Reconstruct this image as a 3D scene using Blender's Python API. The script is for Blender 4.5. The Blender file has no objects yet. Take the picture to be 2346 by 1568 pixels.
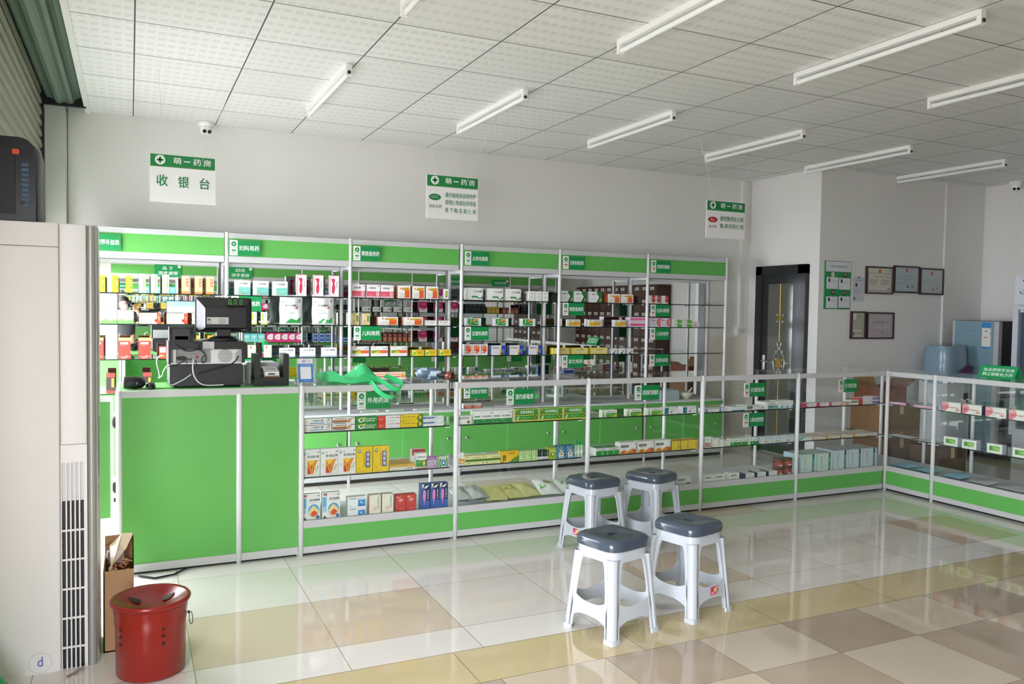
import bpy, math, random
from mathutils import Vector, Matrix
C = bpy.context.scene.collection
S = bpy.context.scene
PI = math.pi
# ---------------- camera, daylight, exposure ----------------
FPX, YAW, PITCH, ROLL, H = 1852.9, .441517, -.039076, .0153867, 1.51
def cam_basis():
    cy, sy, cp, sp = math.cos(YAW), math.sin(YAW), math.cos(PITCH), math.sin(PITCH)
    f = Vector((sy*cp, cy*cp, sp)); r = Vector((cy, -sy, 0)); u = r.cross(f)
    return math.cos(ROLL)*r + math.sin(ROLL)*u, -math.sin(ROLL)*r + math.cos(ROLL)*u, f
CR, CU, CF = cam_basis()
cd = bpy.data.cameras.new('camera'); co = bpy.data.objects.new('camera', cd); C.objects.link(co)
co.matrix_world = Matrix(((CR.x, CU.x, -CF.x, 0), (CR.y, CU.y, -CF.y, 0), (CR.z, CU.z, -CF.z, H), (0, 0, 0, 1)))
cd.sensor_width = 36; cd.lens = FPX*36/2346; cd.clip_start = .02; cd.clip_end = 200
S.camera = co
w = bpy.data.worlds.new('daylight_sky'); S.world = w; w.use_nodes = True
bg = w.node_tree.nodes['Background']; bg.inputs[0].default_value = (.90, .92, 1.02, 1); bg.inputs[1].default_value = 23
def portal(name, loc, rot, sx, sy):
    l = bpy.data.lights.new(name, 'AREA'); l.shape = 'RECTANGLE'; l.size = sx; l.size_y = sy; l.cycles.is_portal = True
    o = bpy.data.objects.new(name, l); C.objects.link(o); o.location = loc; o.rotation_euler = rot
portal('shopfront_daylight_portal', (-.76, 5.65, 1.05), (0, -PI/2, 0), 2.1, 1.7)
portal('shopfront_daylight_portal_near', (-.76, .45, 1.05), (0, -PI/2, 0), 2.1, 2.5)
S.view_settings.view_transform = 'Standard'; S.view_settings.look = 'None'
S.view_settings.gamma = 1; S.view_settings.use_curve_mapping = False
S.view_settings.exposure = 0.0
S.cycles.transparent_max_bounces = 40; S.cycles.max_bounces = 14; S.cycles.diffuse_bounces = 7; S.cycles.glossy_bounces = 9
S.cycles.caustics_reflective = False; S.cycles.caustics_refractive = False; S.cycles.use_denoising = True
S.cycles.sample_clamp_indirect = 8

# ---------------- helpers ----------------
def ray(px, py):
    d = CF + CR*((px-1173)/FPX) - CU*((py-784)/FPX); return d
def PY(px, py, y): d = ray(px, py); return d*(y/d.y) + Vector((0, 0, H))      # point on the plane y
def PX(px, py, x): d = ray(px, py); return d*(x/d.x) + Vector((0, 0, H))      # point on the plane x
def PZ(px, py, z): d = ray(px, py); return d*((z-H)/d.z) + Vector((0, 0, H))  # point on the plane z
MATS = {}
def lin(c): return c/12.92 if c <= .04045 else ((c+.055)/1.055)**2.4
def rgb(h):
    h = h.lstrip('#')
    if len(h) == 3: h = ''.join(c+c for c in h)
    return tuple(lin(int(h[i:i+2], 16)/255) for i in (0, 2, 4))
def mat(h, rough=.5, metal=0, emit=0):
    k = (h, rough, metal, emit)
    if k in MATS: return MATS[k]
    m = bpy.data.materials.new('paint_%s' % h.lstrip('#')); m.use_nodes = True
    b = m.node_tree.nodes['Principled BSDF']; b.inputs['Base Color'].default_value = (*rgb(h), 1)
    b.inputs['Roughness'].default_value = rough; b.inputs['Metallic'].default_value = metal
    if emit: b.inputs['Emission Color'].default_value = (*rgb(h), 1); b.inputs['Emission Strength'].default_value = emit
    MATS[k] = m; return m
def glass(name, tint, refl=1.0, rough=0.0, op=0.0):
    if name in MATS: return MATS[name]
    m = bpy.data.materials.new(name); m.use_nodes = True; n = m.node_tree; n.nodes.clear()
    o = n.nodes.new('ShaderNodeOutputMaterial'); mx = n.nodes.new('ShaderNodeMixShader')
    t = n.nodes.new('ShaderNodeBsdfTransparent'); t.inputs[0].default_value = (*tint, 1)
    g = n.nodes.new('ShaderNodeBsdfGlossy'); g.inputs['Roughness'].default_value = rough; g.inputs[0].default_value = (refl, refl, refl, 1)
    lw = n.nodes.new('ShaderNodeLayerWeight'); lw.inputs[0].default_value = .5
    pw = n.nodes.new('ShaderNodeMath'); pw.operation = 'POWER'; pw.inputs[1].default_value = 5; n.links.new(lw.outputs['Facing'], pw.inputs[0])
    f = n.nodes.new('ShaderNodeMath'); f.operation = 'MULTIPLY_ADD'; f.inputs[1].default_value = .9; f.inputs[2].default_value = .025; n.links.new(pw.outputs[0], f.inputs[0])
    n.links.new(f.outputs[0], mx.inputs[0]); n.links.new(t.outputs[0], mx.inputs[1]); n.links.new(g.outputs[0], mx.inputs[2])
    last = mx
    if op:
        d = n.nodes.new('ShaderNodeBsdfPrincipled'); d.inputs['Base Color'].default_value = (*tint, 1); d.inputs['Roughness'].default_value = .15
        m2 = n.nodes.new('ShaderNodeMixShader'); m2.inputs[0].default_value = op
        n.links.new(mx.outputs[0], m2.inputs[1]); n.links.new(d.outputs[0], m2.inputs[2]); last = m2
    n.links.new(last.outputs[0], o.inputs[0]); MATS[name] = m; return m
GLASS = glass('clear_pane', (.97, .985, .975)); GEDGE = mat('#10241c', .2)
CLEAR = glass('clear_plastic', (.95, .96, .97), 1, .05, .12)
ALU = mat('#e4e5e6', .36); RAIL = mat('#c3c4c4', .38); WHT = mat('#f4f4f3', .35); GRN = mat('#62b256', .38)
DGRN = mat('#0b8a48', .45); BLK = mat('#17181a', .45); DKG = mat('#2b2d30', .5); CHROME = mat('#d9dadc', .12, .9)
def mirror():
    m = bpy.data.materials.new('silvered_mirror'); m.use_nodes = True; b = m.node_tree.nodes['Principled BSDF']
    b.inputs['Base Color'].default_value = (.87, .90, .88, 1); b.inputs['Metallic'].default_value = 1; b.inputs['Roughness'].default_value = 0.0
    return m
MIRROR = mirror()

class MB:
    def __init__(s): s.v = []; s.f = []; s.m = []; s.sm = []; s.mats = []
    def mi(s, m):
        if isinstance(m, str): m = mat(m)
        if m not in s.mats: s.mats.append(m)
        return s.mats.index(m)
    def poly(s, pts, faces, m, smooth=False):
        b = len(s.v); k = s.mi(m); s.v += [tuple(p) for p in pts]
        for f in faces: s.f.append([b+i for i in f]); s.m.append(k); s.sm.append(smooth)
    def box(s, x0, y0, z0, x1, y1, z1, m):
        x0, x1 = min(x0, x1), max(x0, x1); y0, y1 = min(y0, y1), max(y0, y1); z0, z1 = min(z0, z1), max(z0, z1)
        p = [(x0, y0, z0), (x1, y0, z0), (x1, y1, z0), (x0, y1, z0), (x0, y0, z1), (x1, y0, z1), (x1, y1, z1), (x0, y1, z1)]
        s.poly(p, [(3, 2, 1, 0), (4, 5, 6, 7), (0, 1, 5, 4), (1, 2, 6, 5), (2, 3, 7, 6), (3, 0, 4, 7)], m); return s
    def rbox(s, x0, y0, z0, x1, y1, z1, m, r=.01, axis='z', n=4):
        # box with four rounded edges along an axis
        P = {'z': (x0, x1, y0, y1, z0, z1), 'y': (x0, x1, z0, z1, y0, y1), 'x': (y0, y1, z0, z1, x0, x1)}[axis]
        a0, a1, b0, b1, c0, c1 = P; ring = []
        for ca, cb, st in ((a1-r, b1-r, 0), (a0+r, b1-r, 1), (a0+r, b0+r, 2), (a1-r, b0+r, 3)):
            for i in range(n+1):
                t = (st+i/n)*PI/2; ring.append((ca+r*math.cos(t), cb+r*math.sin(t)))
        s.prism(ring, c0, c1, m, axis, smooth=True); return s
    def prism(s, ring, c0, c1, m, axis='z', smooth=False):
        def q(a, b, c): return {'z': (a, b, c), 'y': (a, c, b), 'x': (c, a, b)}[axis]
        n = len(ring); p = [q(a, b, c0) for a, b in ring] + [q(a, b, c1) for a, b in ring]
        s.poly(p, [(i, (i+1) % n, n+(i+1) % n, n+i) for i in range(n)], m, smooth)
        s.poly(p[:n], [list(range(n))[::-1]], m); s.poly(p[n:], [list(range(n))], m); return s
    def tube(s, pts, r, m, n=10, cap=True):
        pts = [Vector(p) for p in pts]; rs = r if isinstance(r, (list, tuple)) else [r]*len(pts); vs = []; up = None
        for i, p in enumerate(pts):
            d = (pts[min(i+1, len(pts)-1)]-pts[max(i-1, 0)]).normalized()
            if up is None: up = d.orthogonal().normalized()
            up = (up-d*up.dot(d)); up = up.normalized() if up.length > 1e-6 else d.orthogonal().normalized()
            sd = d.cross(up)
            vs += [p+(up*math.cos(2*PI*k/n)+sd*math.sin(2*PI*k/n))*rs[i] for k in range(n)]
        s.poly(vs, [(i*n+k, i*n+(k+1) % n, (i+1)*n+(k+1) % n, (i+1)*n+k) for i in range(len(pts)-1) for k in range(n)], m, True)
        if cap: s.poly(vs[:n], [list(range(n))[::-1]], m); s.poly(vs[-n:], [list(range(n))], m)
        return s
    def lathe(s, prof, m, c=(0, 0, 0), n=32, axis='z', smooth=True):
        vs = []
        for r, z in prof:
            for k in range(n):
                a, b = r*math.cos(2*PI*k/n), r*math.sin(2*PI*k/n)
                q = {'z': (a, b, z), 'y': (a, z, b), 'x': (z, a, b)}[axis]; vs.append((q[0]+c[0], q[1]+c[1], q[2]+c[2]))
        s.poly(vs, [(i*n+k, i*n+(k+1) % n, (i+1)*n+(k+1) % n, (i+1)*n+k) for i in range(len(prof)-1) for k in range(n)], m, smooth); return s
    def quad(s, O, U, V, m):
        O, U, V = Vector(O), Vector(U), Vector(V); s.poly([O, O+U, O+U+V, O+V], [(0, 1, 2, 3)], m); return s
    def text(s, t, O, U, V, m):
        O, U, V = Vector(O), Vector(U), Vector(V); vs, fs = glyphs(t)
        s.poly([O+U*x+V*y for x, y in vs], fs, m); return s
    def disc(s, O, U, V, m, n=24, r0=0):
        O, U, V = Vector(O), Vector(U), Vector(V)
        p = [O+U*math.cos(2*PI*k/n)+V*math.sin(2*PI*k/n) for k in range(n)]
        if not r0: s.poly(p, [list(range(n))], m)
        else:
            p += [O+(U*math.cos(2*PI*k/n)+V*math.sin(2*PI*k/n))*r0 for k in range(n)]
            s.poly(p, [(k, (k+1) % n, n+(k+1) % n, n+k) for k in range(n)], m)
        return s
    def mesh(s, name, off=(0, 0, 0)):
        me = bpy.data.meshes.new(name); ox, oy, oz = off
        me.from_pydata([(x-ox, y-oy, z-oz) for x, y, z in s.v], [], s.f)
        for m in s.mats: me.materials.append(m)
        me.polygons.foreach_set('material_index', s.m); me.polygons.foreach_set('use_smooth', s.sm); me.update(); return me
    def build(s, name, parent=None, label=None):
        top = parent
        while top is not None and top.parent is not None: top = top.parent
        off = top.location if top is not None else (0, 0, 0)
        o = bpy.data.objects.new(name, s.mesh(name, off)); C.objects.link(o)
        if parent: o.parent = parent
        if label: o['label'] = label
        return o
_G = {}
def glyphs(t):
    if t in _G: return _G[t]
    c = bpy.data.curves.new('g', 'FONT'); c.body = t; c.size = 1; c.offset = .010; c.resolution_u = 2
    o = bpy.data.objects.new('g', c); me = bpy.data.meshes.new_from_object(o)
    vs = [(v.co.x, v.co.y) for v in me.vertices]; fs = [list(p.vertices) for p in me.polygons]
    bpy.data.objects.remove(o); bpy.data.meshes.remove(me); bpy.data.curves.remove(c)
    if vs:
        x0, x1 = min(v[0] for v in vs), max(v[0] for v in vs); y0, y1 = min(v[1] for v in vs), max(v[1] for v in vs)
        vs = [((x-x0)/max(x1-x0, 1e-6), (y-y0)/max(y1-y0, 1e-6)) for x, y in vs]
    _G[t] = (vs, fs); return _G[t]
def tag(o, label, cat, group=None):
    o['label'] = label; o['category'] = cat
    if group: o['group'] = group
    return o
def thing(name, label, cat, loc, group=None):
    o = bpy.data.objects.new(name, None); o.empty_display_size = .05; C.objects.link(o); o.location = loc
    return tag(o, label, cat, group)
def struct(mb, name):
    o = mb.build(name); o['kind'] = 'structure'; return o
def dup(root, loc, rotz=0, scale=None, label=None, group=None, parent=None):
    r = root.copy(); C.objects.link(r)
    if parent: r.parent = parent
    else:
        r.location = loc; r.rotation_euler = (0, 0, rotz)
        if scale: r.scale = scale
    if label: r['label'] = label
    if group: r['group'] = group
    for ch in root.children: dup(ch, None, parent=r)
    return r
# ---------------- room shell ----------------
class NT:
    def __init__(s, name):
        s.mat = bpy.data.materials.new(name); s.mat.use_nodes = True; s.n = s.mat.node_tree; s.b = s.n.nodes['Principled BSDF']
        tc = s.n.nodes.new('ShaderNodeTexCoord'); sp = s.n.nodes.new('ShaderNodeSeparateXYZ')
        s.n.links.new(tc.outputs['Object'], sp.inputs[0]); s.x, s.y, s.z = sp.outputs; s.co = tc.outputs['Object']
    def put(s, sock, v):
        if isinstance(v, bpy.types.NodeSocket): s.n.links.new(v, sock)
        else: sock.default_value = v
    def m(s, op, a, b=0.0, c=0.0):
        d = s.n.nodes.new('ShaderNodeMath'); d.operation = op
        s.put(d.inputs[0], a); s.put(d.inputs[1], b); s.put(d.inputs[2], c); return d.outputs[0]
    def mix(s, f, a, b):
        d = s.n.nodes.new('ShaderNodeMix'); d.data_type = 'RGBA'
        s.put(d.inputs[0], f)
        for k, v in ((6, a), (7, b)):
            if isinstance(v, str): v = (*rgb(v), 1)
            s.put(d.inputs[k], v)
        return d.outputs[2]
    def rnd(s, a, b, seed=0):
        cx = s.n.nodes.new('ShaderNodeCombineXYZ'); s.put(cx.inputs[0], a); s.put(cx.inputs[1], b); cx.inputs[2].default_value = seed
        d = s.n.nodes.new('ShaderNodeTexWhiteNoise'); d.noise_dimensions = '3D'; s.n.links.new(cx.outputs[0], d.inputs[0]); return d.outputs[0]
    def noise(s, scale, detail=3):
        d = s.n.nodes.new('ShaderNodeTexNoise'); d.inputs['Scale'].default_value = scale; d.inputs['Detail'].default_value = detail
        s.n.links.new(s.co, d.inputs['Vector']); return d.outputs[0]
    def cell(s, v, o, p):     # (index, distance to the nearest joint)
        q = s.m('DIVIDE', s.m('SUBTRACT', v, o), p); i = s.m('FLOOR', q); f = s.m('SUBTRACT', q, i)
        return i, s.m('MULTIPLY', s.m('MINIMUM', f, s.m('SUBTRACT', 1.0, f)), p)
    def lt(s, a, b): return s.m('LESS_THAN', a, b)
    def bump(s, h, dist, strength=1):
        d = s.n.nodes.new('ShaderNodeBump'); d.inputs['Distance'].default_value = dist; d.inputs['Strength'].default_value = strength
        s.n.links.new(h, d.inputs['Height']); s.n.links.new(d.outputs[0], s.b.inputs['Normal'])
def floor_mat():
    t = NT('polished_floor_tile'); x, y = t.x, t.y
    i, dx = t.cell(x, .832, .596); j, dy = t.cell(y, 4.125, .6); r = t.rnd(i, j)
    main = t.mix(r, '#ded9d1', '#e6e2db')
    main = t.mix(t.m('GREATER_THAN', t.rnd(i, j, 3), .82), main, '#d0c0aa')
    main = t.mix(t.lt(t.m('MINIMUM', dx, dy), .0022), main, '#a99d8b')
    i2, dx2 = t.cell(x, .48, .8); strip = t.mix(t.noise(1.2), '#c6b488', '#cfbf97'); strip = t.mix(t.lt(dx2, .002), strip, '#8f7f5d')
    i3, dx3 = t.cell(x, 1.872, .501); j3, dy3 = t.cell(y, 2.585, .5)
    par = t.m('MODULO', t.m('ADD', t.m('ADD', i3, j3), 100.0), 2.0)
    lo = t.mix(t.rnd(i3, j3, 5), '#c8bca9', '#ccbb9c'); hi = t.mix(t.rnd(i3, j3, 6), '#a08c7a', '#b09c88')
    chk = t.mix(t.m('SUBTRACT', 1.0, par), lo, hi); chk = t.mix(t.noise(3.5), chk, t.mix(.5, chk, '#cbbca5'))
    chk = t.mix(t.lt(t.m('MINIMUM', dx3, dy3), .0022), chk, '#8f8272')
    c = t.mix(t.lt(y, 3.27), main, strip); c = t.mix(t.lt(y, 2.955), c, chk)
    edge = t.m('MINIMUM', t.m('ABSOLUTE', t.m('SUBTRACT', y, 3.27)), t.m('ABSOLUTE', t.m('SUBTRACT', y, 2.955)))
    c = t.mix(t.lt(edge, .0022), c, '#83765f')
    t.put(t.b.inputs['Base Color'], c); t.b.inputs['Roughness'].default_value = .055; t.b.inputs['Specular IOR Level'].default_value = .55
    t.bump(t.noise(1.7, 1), .0006, .5)
    return t.mat
def ceil_mat():
    t = NT('embossed_ceiling_tile'); i, dx = t.cell(t.x, .027, .615); j, dy = t.cell(t.y, 6.62, .615)
    a, ax = t.cell(t.x, .027, .615/11); b, by = t.cell(t.y, 6.62, .615/11)
    sq = t.m('MULTIPLY', t.m('GREATER_THAN', ax, .0085), t.m('GREATER_THAN', by, .0075))
    od = t.m('MODULO', t.m('ADD', b, 1000.0), 2.0)
    c = t.mix(t.m('MULTIPLY', sq, od), '#e9e9e8', '#d9d9d8'); c = t.mix(t.rnd(i, j), c, t.mix(.35, c, '#d2d2d1'))
    d = t.m('MINIMUM', dx, dy); c = t.mix(t.lt(d, .009), c, '#e9e9e8'); c = t.mix(t.lt(d, .0042), c, '#4d4f4e')
    t.put(t.b.inputs['Base Color'], c)
    t.put(t.b.inputs['Roughness'], t.m('MULTIPLY_ADD', t.m('MULTIPLY', sq, od), -.25, .6)); return t.mat
def wall_mat(name, col, dado=0, px=0, py=0):
    t = NT(name); n = t.noise(.9, 4); c = t.mix(n, col, t.mix(.5, col, '#d5d2cc'))
    if dado:
        i, dx = t.cell(t.m('ADD', t.x, t.y), .1, .3); j, dz = t.cell(t.z, .05, .6)
        tile = t.mix(t.rnd(i, j), '#d9d2c2', '#dfd8ca'); tile = t.mix(t.lt(t.m('MINIMUM', dx, dz), .0015), tile, '#b9b2a4')
        c = t.mix(t.lt(t.z, dado), c, tile)
        t.put(t.b.inputs['Roughness'], t.m('MULTIPLY_ADD', t.lt(t.z, dado), -.55, .75))
    else: t.b.inputs['Roughness'].default_value = .8
    t.put(t.b.inputs['Base Color'], c); return t.mat
FLOOR, CEIL = floor_mat(), ceil_mat()
WALL = wall_mat('matt_wall_paint', '#eae9e7'); WALLD = wall_mat('wall_paint_over_dado', '#eae9e7', 1.25)
CZ = 3.005
struct(MB().box(-.75, -.9, -.06, 9, 7.3, 0, FLOOR), 'floor')
struct(MB().box(-14, -8, -.1, -.75, 14, -.06, '#a8a59e'), 'ground')
struct(MB().box(-.29, -.9, CZ, 9, 7.3, CZ+.05, CEIL), 'ceiling')
struct(MB().box(-.75, 7.17, 0, 6.35, 7.3, 3.5, WALLD), 'wall_back')
struct(MB().box(6.35, 6.14, 0, 9, 7.3, CZ, WALL), 'wall_projection')
struct(MB().box(8.88, -.9, 0, 9, 6.14, CZ, WALL), 'wall_right')
struct(MB().box(-.75, -.98, 0, 9, -.84, 3.5, WALL), 'wall_front')
struct(MB().box(-.8, 1.7, 0, -.7, 4.8, 2.15, WALL).box(-.8, 6.5, 0, -.7, 7.17, 2.15, WALL), 'added_piers')  # unseen piers, added to narrow the openings and shape the daylight
struct(MB().box(-.8, -.9, 2.15, -.72, 7.3, 3.5, WALL), 'wall_left')
struct(MB().box(-.8, -.9, 3.5, 9, 7.3, 3.56, '#6a6a68'), 'roof')
struct(MB().box(-.29, -.82, CZ+.05, -.27, 7.17, 3.5, '#2a2a3a'), 'trim_1')
struct(MB().box(-.31, -.82, CZ-.012, -.275, 7.17, CZ+.02, '#e3e3e2'), 'trim_2')
struct(MB().box(-.58, 6.98, 0, -.435, 7.17, 2.985, wall_mat('pillar_paint', '#c9c8c4')), 'trim_3')
struct(MB().box(-.437, 7.155, 0, -.43, 7.17, CZ, '#5d5a50').box(-.59, 6.96, 0, -.575, 7.17, 2.99, '#1d1d2a'), 'trim_4')
# pipes boxed in white trunking
struct(MB().box(6.20, 7.135, 1.33, 6.25, 7.17, CZ, '#e4e3df'), 'trim_5')
struct(MB().box(8.205, 6.12, 0, 8.24, 6.14, CZ, '#e6e5e2'), 'trim_6')

# roller shutter at the left opening
SH = thing('roller_shutter', 'green-grey slatted roller shutter half lowered over the shopfront opening on the left', 'shutter', (-.5, 3.2, 3.1))
n = 96; prof = []
mb = MB(); L0, L1 = -.8, 6.94
slat_c, drum_c = mat('#8b8b78', .45, .15), mat('#5d7263', .42, .25)
ring = []
for k in range(40):                                                   # ridged coil of slats
    a = 2*PI*k/40; r = .148 if k % 4 in (0, 1) else .134
    ring.append((-.445+r*math.cos(a), 3.14+r*math.sin(a)))
mb.prism(ring, L0, L1, drum_c, 'y'); mb.build('coil', SH)
mb = MB(); z = 3.2; k = 0; pts = []
while z > 2.12:
    for dz, dx in ((0, 0), (-.012, .012), (-.05, .018), (-.066, .008), (-.072, 0)): pts.append((-.6+dx, z+dz))
    z -= .08
vs = [(x, L0, q) for x, q in pts] + [(x, L1, q) for x, q in pts]; m_ = len(pts)
mb.poly(vs, [(i, i+1, m_+i+1, m_+i) for i in range(m_-1)], slat_c); vs2 = [(x-.012, y, q) for x, y, q in vs]
mb.poly(vs2, [(i, i+1, m_+i+1, m_+i) for i in range(m_-1)], slat_c); mb.build('curtain', SH)
MB().box(-.62, L0, 2.06, -.585, L1, 2.14, '#6f6f66').build('bottom_bar', SH)
MB().box(-.63, 6.94, 0, -.57, 6.98, 2.95, '#2a2a33').build('guide_rail', SH)
MB().box(-.62, 6.94, 2.985, -.295, 6.97, 3.3, '#1c1b22').build('end_plate', SH)

# ceiling lights: white battens with a bare tube underneath
def tube_light():
    t = thing('fluorescent_batten', '', 'ceiling light', (0, 0, 0))
    MB().box(-.022, -.6, -.03, .022, .6, 0, WHT).build('housing', t)
    for s in (-1, 1): MB().box(-.018, s*.6-.012, -.075, .018, s*.6+.012, -.002, WHT).lathe([(0, -.004), (.011, -.004), (.011, .004), (0, .004)], DKG, (0, s*.613, -.055), 12, 'y').build('end_bracket', t)
    MB().tube([(0, -.57, -.058), (0, .57, -.058)], .014, mat('#f4f6f6', .3), 14, False).build('tube', t)
    for s in (-1, 1): MB().tube([(0, s*.587, -.058), (0, s*.555, -.058)], .0148, WHT, 14).build('tube_cap', t)
    return t
pl = tube_light(); first = True
names = {0: 'first', 1: 'second', 2: 'third', 3: 'fourth', 4: 'fifth', 5: 'sixth'}
for r, (y, xs) in enumerate([(5.57, (1.215, 2.415, 3.64, 4.92, 6.17, 7.45)), (3.24, (1.21, 2.45, 3.74, 4.95, 6.18, 7.4)), (.85, (1.21, 2.45, 3.7, 4.93, 6.15, 7.4))]):
    for q, x in enumerate(xs):
        if r == 1 and q > 3 or r == 2 : g = 'ceiling lights beyond the frame'
        else: g = 'ceiling lights'
        lab = '%s tube light from the left, row near the shelf wall' % names[q].capitalize() if r == 0 else ('%s tube light from the left, row nearer the camera' % names[q].capitalize() if g == 'ceiling lights' else 'white tube light batten on the ceiling behind the camera')
        if first: pl.location = (x, y, CZ); pl['label'] = lab; pl['group'] = g; first = False
        else: dup(pl, (x, y, CZ), 0, None, lab, g)

# dome cameras
def dome(p, yaw, lab):
    t = thing('dome_camera', lab, 'security camera', p, 'ceiling security cameras')
    MB().lathe([(0, 0), (.062, 0), (.064, -.012), (.055, -.035), (.05, -.04), (0, -.04)], WHT, p).build('base', t)
    b = Vector(p)+Vector((math.sin(yaw)*.012, -math.cos(yaw)*.012, -.06)); m = MB()
    m.lathe([(.047*math.sin(PI*k/14), .047*math.cos(PI*k/14)) for k in range(15)], WHT, b, 24)
    h = m.build('ball', t)
    d = Vector((math.sin(yaw)*.8, -math.cos(yaw)*.8, -.5)).normalized(); s = Vector((math.cos(yaw), math.sin(yaw), 0)); e = MB()
    for k in (-1, 1):
        c = b+d*.042+s*(.019*k); up = d.cross(s); e.disc(c+d*.0065, s*.015, up*.015, BLK); e.tube([c-d*.01, c+d*.006], .0165, WHT, 16, False)
    e.build('lens', t)
dome((.56, 7.09, CZ), .15, 'White twin-lens dome camera at the ceiling above the shelf wall')
dome((8.78, 5.72, CZ), -.9, 'White twin-lens dome camera at the ceiling above the refrigerator')

# door with gold ornament in the projecting wall
DR = MB(); X = 6.35
DK, DK2 = mat('#26282b', .35), mat('#1d1f22', .3)
DR.box(X-.055, 6.265, 0, X, 6.375, 2.035, DK).box(X-.055, 6.905, 0, X, 7.0, 2.035, DK).box(X-.055, 6.265, 1.94, X, 7.0, 2.035, DK)
door = struct(DR, 'door_1')
L = MB(); L.box(X-.022, 6.375, .01, X-.002, 6.905, 1.94, DK2)
for a, b, c, d in ((6.375, 6.455, .01, 1.94), (6.825, 6.905, .01, 1.94), (6.455, 6.825, 1.84, 1.94), (6.455, 6.825, .01, .12)): L.box(X-.034, a, c, X-.022, b, d, DK)
lf = L.build('leaf', door)
MB().box(X-.026, 6.455, .12, X-.021, 6.825, 1.84, mat('#5c5e56', .12)).build('pane', lf, 'dark grey frosted pane')
o = MB(); yc = 6.64; gold = mat('#b8963c', .3, .6); silv = mat('#c9c6b4', .25, .7); xx = X-.03
def orn(pts, r, m): o.tube([(xx, yc+a, b) for a, b in pts], r, m, 6)
orn([(0, 1.84), (0, 1.23)], .006, gold); orn([(0, .8), (0, .16)], .006, gold)
for s in (-1, 1):
    orn([(0, 1.16), (s*.03, 1.11), (s*.07, 1.06), (s*.085, .99), (s*.075, .93), (s*.03, .86), (0, .82)], .006, silv)
    orn([(s*.085, .99), (s*.115, 1.0), (s*.13, .99), (s*.115, .98), (s*.085, .99)], .005, silv)
    for z0 in (1.47, .99):
        for q in (-1, 1): orn([(s*.02, z0+q*.02), (s*.035, z0+q*.045), (s*.05, z0+q*.04), (s*.045, z0+q*.025)], .004, silv)
    orn([(0, 1.13), (s*.02, 1.17), (s*.03, 1.2), (s*.015, 1.22), (0, 1.24)], .005, silv)
    orn([(s*.03, 1.08), (s*.05, 1.1), (s*.045, 1.12)], .004, silv)
for z0, a, b in ((1.47, .026, .035), (.99, .032, .06)):
    o.prism([(yc+a*math.cos(2*PI*k/20), z0+b*math.sin(2*PI*k/20)) for k in range(20)], xx-.006, xx+.004, gold, 'x')
o.build('gold_ornament', lf)
h = MB(); h.rbox(X-.045, 6.845, .88, X-.03, 6.885, 1.06, CHROME, .006, 'z'); h.tube([(X-.04, 6.865, 1.0), (X-.075, 6.865, 1.0), (X-.08, 6.84, 1.0), (X-.08, 6.77, .995)], .009, CHROME); h.build('handle', lf)
t = thing('wall_switch_box', 'white socket box at the foot of the trunking beside the dark door', 'switch box', (6.2, 7.15, 1.3))
MB().rbox(6.16, 7.12, 1.27, 6.27, 7.17, 1.36, '#e8e7e3', .006, 'y').build('cover', t); MB().box(6.185, 7.116, 1.29, 6.245, 7.121, 1.34, '#d5d4cf').build('plate', t)
# ---------------- wall shelf units ----------------
ZS = [1.6, 1.364, 1.095, .833]; YF, YM = 6.80, 7.13
def post(mb, x, y, z0, z1, r=.0155):
    mb.lathe([(0, z0), (r*.8, z0), (r*.8, z0+.02), (r, z0+.02), (r, z1-.004), (r*.7, z1), (0, z1)], ALU, (x, y, 0), 14)
def shelf_unit():
    # local frame: x 0..1 along the wall, y 0 front .. .34 mirror
    t = thing('wall_shelf_unit', '', 'shelf unit', (0, 0, 0)); D = YM-YF
    for nm, x, y, z1 in (('post', .0156, .016, 2.1), ('post', .0156, D-.012, 1.87)):
        m = MB(); post(m, x, y, 0, z1); m.build(nm, t)
    MB().box(.03, .004, 2.05, 1, .024, 2.09, RAIL).build('top_rail', t)
    MB().box(.03, .008, 1.908, 1, .02, 2.05, GRN).build('header_panel', t, 'bright green header panel')
    MB().box(.03, .004, 1.86, 1, .024, 1.908, RAIL).build('lower_rail', t)
    MB().box(.01, .012, 1.865, .99, D, 1.88, '#c4c6c6').box(.012, .02, 1.838, .03, D-.02, 1.865, ALU).box(.01, D-.02, 1.838, .99, D-.006, 1.865, ALU).box(.01, D, 1.88, .99, D+.005, 2.09, '#c4c6c6').build('canopy', t)
    MB().box(.008, D, .62, .992, D+.005, 1.862, MIRROR).build('mirror_back', t)
    for z in ZS:
        m = MB(); m.box(.017, .0015, z-.009, .983, D-.01, z, GLASS); m.box(.017, 0, z-.009, .983, .0015, z, GEDGE)
        g = m.build('glass_shelf', t); b = MB()
        for x in (.016, .96):
            b.box(x, .01, z-.016, x+.024, .022, z-.009, WHT); b.box(x, D-.03, z-.016, x+.024, D-.018, z-.009, WHT)
        b.build('shelf_support', g)
    MB().box(0, 0, .585, 1, D, .605, '#d4d6d8').build('cabinet_top', t)
    MB().box(.016, .014, .2, .984, D, .585, '#4c5a48').build('cabinet_body', t)
    for x0, x1, y0, lx in ((.03, .52, .012, .085), (.49, .985, .004, .915)):
        d = MB().box(x0, y0-.008, .2, x1, y0, .585, GRN).build('sliding_door', t)
        l = MB(); l.lathe([(0, -.008), (.014, -.008), (.016, 0), (.012, .0), (0, 0)], CHROME, (lx, y0-.008, .345), 16, 'y'); l.lathe([(0, -.0095), (.006, -.0095), (.006, -.008)], BLK, (lx, y0-.008, .345), 10, 'y'); l.build('lock', d)
    MB().box(0, .006, .035, 1, .02, .2, '#b9bbbb').box(0, .03, 0, 1, D, .035, '#202020').build('plinth', t)  # near-black box below paints the shade of the gap at the floor
    return t
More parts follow.
